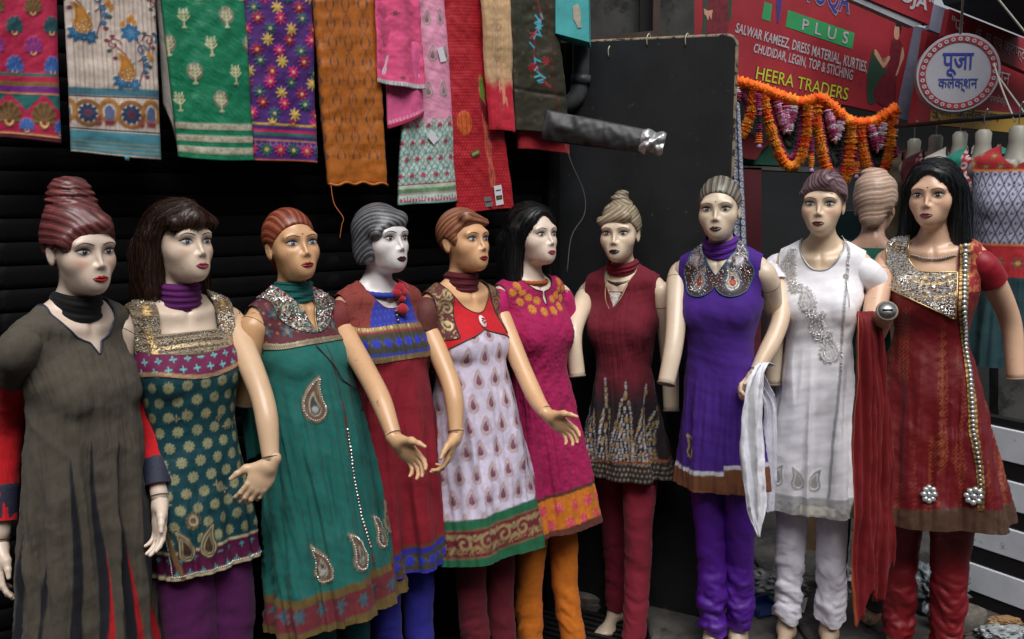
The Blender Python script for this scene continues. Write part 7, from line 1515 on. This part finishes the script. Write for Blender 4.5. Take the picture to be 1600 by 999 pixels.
# ---- rail with hanging half-forms
rl = thing('clothes_rail', 'dark metal rail slung with headless forms behind the black-wigged mannequin', 'rail', tuple(at(1400, 198, 4.6))); b0 = at(1400, 198, 4.6); mb = MB(); mb.tube([np.zeros(3), at(1640, 176, 3.75) - b0], .011, 10); mb.build('bar', mat('dark_bar', lin(34, 36, 40), .45, .5), rl)
def form(label, px, py, Y, yaw, base, paintf, hem=.62, ah=.17, scale=.92, m=M_COTTON, sleeve_c=None, skin=lin(212, 206, 190)):
    top = at(px, py, Y); r_ = thing('hanging_form', label, 'dress form', (top[0], top[1], top[2] - 1.53 * scale), R(yaw), 'headless forms with kurtas hung from the rail'); r_.scale = (scale,) * 3
    V, Q = sweep(np.array([(0, .02, 1.36), (0, .02, 1.42), (0, .018, 1.47), (0, .018, 1.52), (0, .018, 1.535)]), [.075, .044, .034, .036, .022], 20); mb = MB(); mb.add(V, Q); mb.add([(0, .018, 1.536)] + [tuple(v) for v in V[-20:]], None, [(0, 1 + i, 1 + (i + 1) % 20) for i in range(20)])
    mb.add(*_bust()); mb.build('torso_form', mat('form_plastic', lin(150, 147, 136), .5, noise=.1, nscale=10), r_)
    mb = MB(); mb.tube(crom([(0, .018, 1.53), (0, .018, 1.60), (.01, .018, 1.63), (.012, .03, 1.60)], 12), .003, 6); mb.build('hook', M_METAL, r_)
    D = Dress(hem, ah, waist=.134, flare=1.05, folds=(5, 8), amp=.010, seed=int(px), ntheta=150, step=.006); cv = Canvas(D.Sf, D.z0, base, .005); paintf(cv, D); D.relief(cv.h); mk_ = np.minimum(scoop(D, .058, 1.375), armhole(D, .158, .06, .075)); V, q, t, (c_, fo), bd = clip(D.V, D.Q, mk_, (cv.c, cv.foil)); o = mk('kurta', V, [q, t], m, r_, dye=c_, foil=fo)
    if sleeve_c is not None:
        for sx in (-1, 1):
            P = crom([(sx * .13, .026, 1.365), (sx * .175, .026, 1.31), (sx * .21, .02, 1.12)], 20); V, Q = sweep(P, np.interp(np.linspace(0, 1, 20), [0, .3, 1], [.04, .058, .062]), 20); C = np.tile(sleeve_c, (len(V), 1)); C[-60:] = lin(150, 30, 44); mk('sleeve', V, Q, m, r_, dye=C)
    return r_
def _bust():
    V, Q = BODY_V, BODY_Q; k = V[:, 2] < 1.40; mp = np.cumsum(k) - 1; q = Q[k[Q].all(1)]; return V[k], mp[q]
def p_green(cv, D): cv.put(cv.m(1.26 - D.z0) * cv.m(np.abs(D.Sf) - .085), lin(150, 22, 34)); lx, lz, q, r = cv.lat(.05, .045, .5); k = (D.z0 > 1.26) & (np.abs(D.Sf) < .085); cv.put(cv.m(np.abs(np.hypot(lx, lz) - .014) - .005) * k, lin(196, 186, 190)); cv.band(1.25, 1.26, lin(190, 180, 170))
def p_blue(cv, D):
    lx, lz, q, r = cv.lat(.036, .040, .5); e = np.abs(np.abs(lx) / .018 + np.abs(lz) / .040 - 1) - .16; cv.put(cv.m(e * .018), lin(24, 24, 56)); cv.put(cv.m(d_flower(lx, lz, .008, 3, .3)), lin(26, 26, 60))
    k = (D.z0 > 1.36); cv.put(k * 1., lin(160, 26, 34)); lx, lz, q, r = cv.lat(.055, .05, .5); cv.put(cv.m(d_flower(lx, lz, .018, 6, .3)) * k, lin(70, 96, 60)); cv.put(cv.m(d_flower(lx, lz, .009, 6, .3)) * k, lin(206, 120, 60)); cv.band(1.352, 1.361, lin(206, 120, 50)); cv.band(.92, 1.05, lin(172, 30, 40)); cv.band(1.05, 1.058, lin(206, 120, 50)); lx, lz, q, r = cv.lat(.07, .08, 0, oz=.94); k = (D.z0 < 1.03) & (D.z0 > .93); cv.put(cv.m(d_flower(lx, lz, .024, 6, .3)) * k, lin(70, 96, 80)); cv.put(cv.m(d_flower(lx, lz, .011, 6, .3)) * k, lin(214, 150, 60)); cv.put((D.z0 < .92) * 1., lin(24, 60, 66))
form('hanging headless form in navy and white lattice kurta with red yoke, at the right edge', 1592, 198, 3.72, -30, lin(172, 172, 194), p_blue, hem=.55, ah=.18, scale=1.0)
form('hanging headless form in green kurta with red printed yoke behind the black wig', 1537, 204, 3.95, -30, lin(20, 118, 100), p_green, sleeve_c=lin(20, 118, 100), hem=.6)
form('hanging headless form in pale grey-white kurta, left of the green one', 1500, 207, 4.2, -32, lin(170, 166, 158), lambda cv, D: None, hem=.62)
form('hanging headless form in dark red printed kurta, above the black wig', 1462, 212, 4.45, -32, lin(90, 30, 36), p_green, hem=.62)
form('hanging headless form in dull olive kurta, farthest left on the rail', 1428, 218, 4.65, -32, lin(86, 76, 56), lambda cv, D: None, hem=.62, skin=lin(170, 160, 120))
# ---- shop opening under the garland
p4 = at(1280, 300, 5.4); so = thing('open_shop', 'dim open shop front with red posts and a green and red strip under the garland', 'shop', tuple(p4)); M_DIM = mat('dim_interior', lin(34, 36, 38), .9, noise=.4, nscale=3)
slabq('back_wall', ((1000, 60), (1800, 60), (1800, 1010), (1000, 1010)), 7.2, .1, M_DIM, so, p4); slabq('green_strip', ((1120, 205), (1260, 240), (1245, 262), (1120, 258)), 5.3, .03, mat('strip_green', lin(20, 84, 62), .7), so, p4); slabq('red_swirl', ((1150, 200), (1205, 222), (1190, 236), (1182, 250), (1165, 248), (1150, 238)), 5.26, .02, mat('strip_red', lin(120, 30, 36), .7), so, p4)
slabq('door_post', ((1158, 262), (1190, 262), (1188, 900), (1156, 900)), 5.3, .08, mat('maroon_post', lin(96, 30, 42), .7, noise=.3, nscale=8), so, p4); slabq('lintel', ((1150, 256), (1420, 268), (1420, 276), (1150, 264)), 5.3, .2, mat('lintel_grey', lin(88, 88, 84), .7, noise=.3, nscale=8), so, p4)
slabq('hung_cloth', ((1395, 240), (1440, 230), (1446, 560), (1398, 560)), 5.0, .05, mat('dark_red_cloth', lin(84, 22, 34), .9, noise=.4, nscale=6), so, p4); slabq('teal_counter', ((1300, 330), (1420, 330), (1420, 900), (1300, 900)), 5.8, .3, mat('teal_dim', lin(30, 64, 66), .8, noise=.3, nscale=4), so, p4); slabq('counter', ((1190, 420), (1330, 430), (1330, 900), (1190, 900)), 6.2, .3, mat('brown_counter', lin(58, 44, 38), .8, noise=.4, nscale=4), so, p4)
slabq('side_wall', ((1560, 300), (1800, 300), (1800, 1000), (1560, 1000)), 5.0, .1, M_GRIME, so, p4); slabq('roof_fascia', ((1000, -420), (1900, -420), (1900, 60), (1440, -120), (1000, -120)), 5.9, .1, M_GRIME, so, p4)
# ---- marigold garland
gq = at(1280, 190, 4.7); gl = thing('marigold_garland', 'orange marigold garland with magenta and pink loops strung under the big red sign', 'garland', tuple(gq))
def gp(x, y, dY=0.): return at(1130 + x / 5.257, 110 + y / 5.257, 4.7 + dY) - gq
def strand(name, pts, r, cols, seed, dens=.0075, dY=0., petals=12):
    P = crom([gp(x, y, dY) for x, y in pts], 60); P = even(P, dens); T, A_, B_ = frames(P); g = np.random.default_rng(seed); V, F, C = [], [], []; n = 0
    for i in range(len(P)):
        r_ = r * g.uniform(.85, 1.18); c0 = np.asarray(cols[int((.5 + .5 * math.sin(i * .21 + seed) * math.sin(i * .083 + 1)) * (len(cols) - .01))]) * g.uniform(.88, 1.12); tl = g.normal(0, .25, 2); k = petals * 2; a = np.arange(k) / k * 2 * np.pi + g.uniform(0, 1)
        rad = r_ * np.where(np.arange(k) % 2, .86, 1.0) * g.uniform(.84, 1.14, k); ht = dens * .9 * np.where(np.arange(k) % 2, -.35, .5) * g.uniform(.5, 1.3, k)
        Tt = T[i] + tl[0] * A_[i] + tl[1] * B_[i]; ring = P[i] + (np.cos(a) * rad)[:, None] * A_[i] + (np.sin(a) * rad)[:, None] * B_[i] + ht[:, None] * Tt
        V += [P[i] + Tt * dens * .8, P[i] - Tt * dens * .8, *ring]; C += [c0, c0] + [c0 * (1.1 if q % 2 == 0 else .85) for q in range(k)]
        F += [(n, n + 2 + q, n + 2 + (q + 1) % k) for q in range(k)] + [(n + 1, n + 2 + (q + 1) % k, n + 2 + q) for q in range(k)]; n += k + 2
    return mk(name, np.array(V), np.array(F), M_PETAL, gl, dye=np.clip(np.array(C), 0, 1), smooth=True)
M_PETAL = mat('petals', attr=True, rough=.8, noise=.2, nscale=120, sheen=.1)
OR = [lin(255, 112, 10), lin(255, 124, 18), lin(255, 100, 8), lin(255, 142, 36)]; OR2 = [lin(255, 116, 12), lin(255, 140, 26), lin(244, 150, 40), lin(255, 100, 10)]; MG = [lin(140, 24, 84), lin(160, 30, 96), lin(118, 18, 66)]; DG = [lin(24, 40, 28), lin(18, 30, 24), lin(40, 30, 30)]; PK = [lin(226, 160, 192), lin(206, 96, 142), lin(232, 206, 220), lin(176, 50, 104)]
strand('rope', ((20, 60), (90, 90), (190, 115), (280, 140), (450, 210), (560, 245), (650, 268), (730, 250), (800, 232), (900, 310), (1000, 400), (1100, 440), (1250, 425), (1340, 370), (1425, 318)), .033, OR, 1)
L_ = {0: ((240, 150), (235, 330), (200, 430), (165, 520), (120, 560)), 1: ((330, 190), (350, 330), (385, 470), (425, 600), (490, 745), (560, 800), (630, 735), (665, 620), (690, 480), (690, 300)), 2: ((770, 290), (765, 430), (790, 560), (815, 690), (860, 850), (930, 960), (995, 910), (1030, 760), (1050, 600), (1050, 440)), 3: ((1125, 470), (1140, 640), (1175, 790), (1225, 880), (1265, 905), (1325, 830), (1360, 680), (1380, 520), (1390, 380))}
for k_, pts in L_.items(): strand('marigold_loop', pts, .029, OR2, 10 + k_)
def inner(pts, s_, up): c = np.mean(np.array(pts), 0); return [(c[0] + (x - c[0]) * s_, (y - pts[0][1]) * up + pts[0][1]) for x, y in pts]
for k_ in (1, 2, 3): strand('magenta_loop', inner(L_[k_], .72, .88), .017, MG, 20 + k_, dY=.015); strand('leaf_loop', inner(L_[k_], .50, .72), .017, DG, 30 + k_, dY=.02); strand('leaf_loop', inner(L_[k_], .28, .62), .017, DG, 35 + k_, dY=.03)
for i, pts in enumerate((((440, 260), (480, 380), (520, 500), (560, 400), (580, 300)), ((510, 300), (520, 400), (530, 500)), ((860, 330), (890, 460), (915, 570), (950, 490), (975, 400)), ((1210, 460), (1240, 560), (1265, 650), (1290, 560), (1310, 440)), ((100, 150), (110, 200), (105, 240)), ((275, 200), (285, 320)))): strand('pink_bunch', pts, .024, PK, 40 + i, dY=-.01, petals=11)
for i, (x, y0, y1) in enumerate(((725, 340, 790), (1092, 490, 840), (1410, 400, 830), (295, 300, 590))):
    h_ = y1 - y0; strand('tassel_pink', ((x, y0), (x, y0 + h_ * .22)), .018, PK, 50 + i); strand('tassel_leaf', ((x, y0 + h_ * .24), (x, y0 + h_ * .48)), .017, DG, 55 + i); strand('tassel_magenta', ((x, y0 + h_ * .5), (x, y0 + h_ * .74)), .017, MG, 60 + i); strand('tassel_orange', ((x, y0 + h_ * .76), (x - 4, y1)), .017, OR2, 65 + i)
    a = gp(x, y1 + 8); b = gp(x, y1 + 45); mb = MB(); mb.tube([a, b], [.006, .018], 8); mb.build('tassel_tip', mat('pale_lilac', lin(176, 140, 186), .6), gl)
strand('maroon_loop', ((150, 180), (190, 260), (200, 330)), .02, MG, 70, dY=.01)

# ================================================================== black and white striped boards, bottom right
b0 = at(1470, 990, 3.75); b0[2] = ST; b1 = at(1680, 1000, 3.30); b1[2] = ST; bx_ = b1 - b0; Lx = np.linalg.norm(bx_)
zb = thing('striped_barrier', 'wall of black and white painted boards behind the red leggings at bottom right', 'barrier', tuple(b0), zrot(bx_))
MW = mat('white_board_paint', lin(226, 230, 238), .6, noise=.15, nscale=5, wear=(lin(140, 140, 140), 9, .62)); MBk = mat('black_paint', lin(22, 18, 20), .6, noise=.3, nscale=8)
z = .0
for i, (hh, w_) in enumerate(((.06, 0), (.125, 1), (.075, 0), (.125, 1), (.075, 0), (.125, 1), (.075, 0), (.14, 1), (.04, 0))):
    mb = MB(); mb.box((Lx / 2, .02 + (0 if w_ else .006), z + hh / 2), (Lx, .035, hh - .003), bev=.004); mb.build('board_strip', MW if w_ else MBk, zb, smooth=False); z += hh
# ================================================================== litter and stones
def blob(name, label, cat, c, r, m, seed, grp=None, rough_=.35, flat_=None):
    n = 14; th = np.linspace(0, 2 * np.pi, n, endpoint=False); ph_ = np.linspace(-1.45, 1.45, 9); V = np.array([(np.cos(p) * np.cos(t), np.cos(p) * np.sin(t), np.sin(p)) for p in ph_ for t in th])
    V = np.sign(V) * np.abs(V) ** .62; V = V * (1 + rough_ * .5 * vnoise(V, 1.7, seed)[:, None]) * np.asarray(r); V[:, 2] = np.maximum(V[:, 2], -r[2] * .8)
    k = len(V); V = np.vstack([V, [V[:n].mean(0)], [V[-n:].mean(0)]]); T = [(k, (i + 1) % n, i) for i in range(n)] + [(k + 1, k - n + i, k - n + (i + 1) % n) for i in range(n)]
    o = mk(name, V, [gridF(9, n, True), np.array(T)], m, None, smooth=False); o.location = (c[0], c[1], c[2] + r[2] * .8); return tag(o, label, cat, grp)
M_STONE = mat('rubble_stone', lin(112, 106, 98), .9, noise=.5, nscale=20, bump=.6, bscale=60)
def gnd(px, py, z=0.): v = ray(px, py); t = (z - CAMZ) / v[2]; return np.array([0, 0, CAMZ]) + v * t
for lab, px, py, r_, rz in (('long grey kerb stone lying behind the maroon legging', 945, 952, (.19, .07, .055), -.2), ('short broken stone beside the purple leggings', 1085, 966, (.085, .05, .035), .15), ('dark rounded stone lying behind the orange legging', 900, 935, (.12, .09, .05), .3), ('grey concrete lump at the right beside the red leggings', 1496, 985, (.10, .07, .06), .2)):
    o = blob('stone', lab, 'stone', gnd(px, py, GZ if px < 1100 else ST), r_, M_STONE, int(px)); o.rotation_euler[2] = rz
# drain grating on the ground
gc = gnd(925, 985, GZ); gt = thing('drain_grating', 'dark iron drain grating with slanting bars on the pavement', 'grating', (gc[0], gc[1], GZ - .004), -.5); M_IRON = mat('dark_iron', lin(40, 38, 38), .6, .4, noise=.4, nscale=30)
first = None
for i in range(13):
    if first is None: mb = MB(); mb.box((0, 0, .006), (.62, .016, .016), bev=.003); first = mb.build('bar', M_IRON, gt, smooth=False); o = first
    else: o = first.copy(); COL.objects.link(o)
    o.location = (0, (i - 6) * .042, .004)
for sx in (-1, 1): mb = MB(); mb.box((sx * .325, 0, .008), (.03, .56, .024), bev=.003); mb.build('frame_side', M_IRON, gt, smooth=False)
def sheet(name, label, cat, pts, m, z=ST, crump=.004, n=14, lift=0., seed=1):
    q = np.array([gnd(x, y, z) for x, y in pts]); u, v = np.meshgrid(np.linspace(0, 1, n), np.linspace(0, 1, n)); UV = np.c_[u.ravel(), v.ravel()]; V = quadmap(q, UV); V[:, 2] += .006 + crump * (1 + vnoise(UV, 5, seed)) + lift * UV[:, 1] ** 2; o0 = q.mean(0)
    o = mk(name, V - o0, gridF(n, n)[:, ::-1] if False else gridF(n, n), m, None, smooth=False); o.location = o0; tag(o, label, cat); return o, q, o0
npaper, q, o0 = sheet('newspaper', 'printed colour newspaper sheet lying behind the white leggings', 'newspaper', ((1204, 930), (1262, 938), (1256, 962), (1188, 941)), mat('newsprint', lin(196, 196, 194), .8))
for u0, v0, u1, v1, mm in ((.1, .78, .9, .9, M_RED), (.08, .3, .4, .7, M_GRN), (.5, .25, .9, .65, mat('news_ink', lin(90, 92, 96), .8)), (.1, .08, .9, .2, MATS['news_ink'])):
    V = quadmap(q, np.array([(u0, v0), (u1, v0), (u1, v1), (u0, v1)])) - o0; V[:, 2] += .018; mk('print', V, np.array([(0, 1, 2, 3)]), mm, npaper, smooth=False)
def crumple(name, label, cat, c, r, m, seed):
    V, Q = surfnet(lambda P: ell(P, (0, 0, 0), r) + .0 * P[0], axis((-r[0] * 1.1, r[0] * 1.1, r[0] / 14)), axis((-r[1] * 1.1, r[1] * 1.1, r[1] / 14)), axis((-r[2] * 1.1, r[2] * 1.1, r[2] / 10)))
    V = V * (1 + .28 * vnoise(V / np.asarray(r), 2.5, seed)[:, None] + .30 * (1 - 2 * np.abs(vnoise(V / np.asarray(r), 4.5, seed + 1)))[:, None] + .08 * (1 - 2 * np.abs(vnoise(V / np.asarray(r), 11, seed + 2)))[:, None]); V[:, 2] = np.maximum(V[:, 2], -r[2] * .7); o = mk(name, V, Q, m, None, smooth=True); o.location = c + np.array([0, 0, r[2] * .7]); return tag(o, label, cat)
M_FOIL = MATS['silver_foil']; M_BAG = mat('clear_plastic', lin(190, 196, 198), .15, trans=.35, noise=.2, nscale=20, bump=.4, bscale=60)
crumple('foil_bag', 'crumpled silver foil bag between the purple and white leggings', 'bag', gnd(1215, 922, ST), (.10, .08, .045), M_FOIL, 3); crumple('foil_bag', 'crumpled silver foil bag seen between the two white legs', 'bag', gnd(1306, 918, ST), (.07, .07, .06), M_FOIL, 5)
crumple('plastic_bag', 'pale plastic bag heaped behind the red leggings', 'bag', gnd(1462, 950, ST), (.10, .09, .10), mat('grey_plastic', lin(120, 128, 134), .3, noise=.3, nscale=12), 7); crumple('plastic_packet', 'crumpled clear packet at the bottom right corner', 'packet', gnd(1560, 996, ST), (.08, .06, .03), M_BAG, 9); crumple('paper_scrap', 'small brown paper scrap at the bottom right corner', 'paper', gnd(1570, 990, ST) + np.array([0, 0, .04]), (.05, .03, .015), mat('brown_paper', lin(150, 116, 78), .8), 11)
dp = gnd(1192, 956, ST); d_ = thing('dustpan', 'small blue dustpan on the step behind the purple leggings', 'dustpan', (dp[0], dp[1], ST), .4); mb = MB(); mb.box((0, 0, .012), (.13, .11, .008), bev=.002); mb.box((0, .05, .028), (.13, .01, .04), bev=.003); mb.box((-.06, 0, .024), (.01, .10, .03), bev=.003); mb.box((.06, 0, .024), (.01, .10, .03), bev=.003); mb.build('pan', mat('blue_plastic', lin(26, 52, 110), .45), d_, smooth=False); mb = MB(); mb.tube([(0, .05, .03), (0, .15, .045)], .010, 8); mb.build('handle', MATS['blue_plastic'], d_)
# stacked dark rods and a sheet of cardboard behind the white leggings
rd0 = gnd(1215, 880, ST); rd = thing('rod_stack', 'stack of dark rods leaning behind the purple and white leggings', 'rods', (rd0[0], rd0[1] + .25, ST)); M_ROD = mat('dark_rod', lin(58, 54, 50), .6, noise=.4, nscale=14)
for i in range(12):
    mb = MB(); y = .02 * (i % 3); zz = .06 + i * .030; mb.tube([(-.32, y, zz + .02), (.34, y + .05, zz + .20 + .01 * (i % 2))], .011, 8); mb.build('rod', M_ROD, rd)
cb0 = gnd(1308, 895, ST); cb = thing('cardboard_sheet', 'brown cardboard sheet standing behind the white leggings', 'cardboard', (cb0[0], cb0[1] + .22, ST), -.1); mb = MB(); mb.box((0, 0, .25), (.26, .012, .50), M=np.array([[1, 0, 0], [0, .98, -.17], [0, .17, .98]])); mb.build('sheet', mat('cardboard', lin(122, 98, 70), .9, noise=.3, nscale=12), cb, smooth=False); mb = MB(); mb.box((0, -.0085, .25), (.03, .003, .5), M=np.array([[1, 0, 0], [0, .98, -.17], [0, .17, .98]])); mb.build('tape', mat('parcel_tape', lin(150, 120, 84), .35), cb, smooth=False)
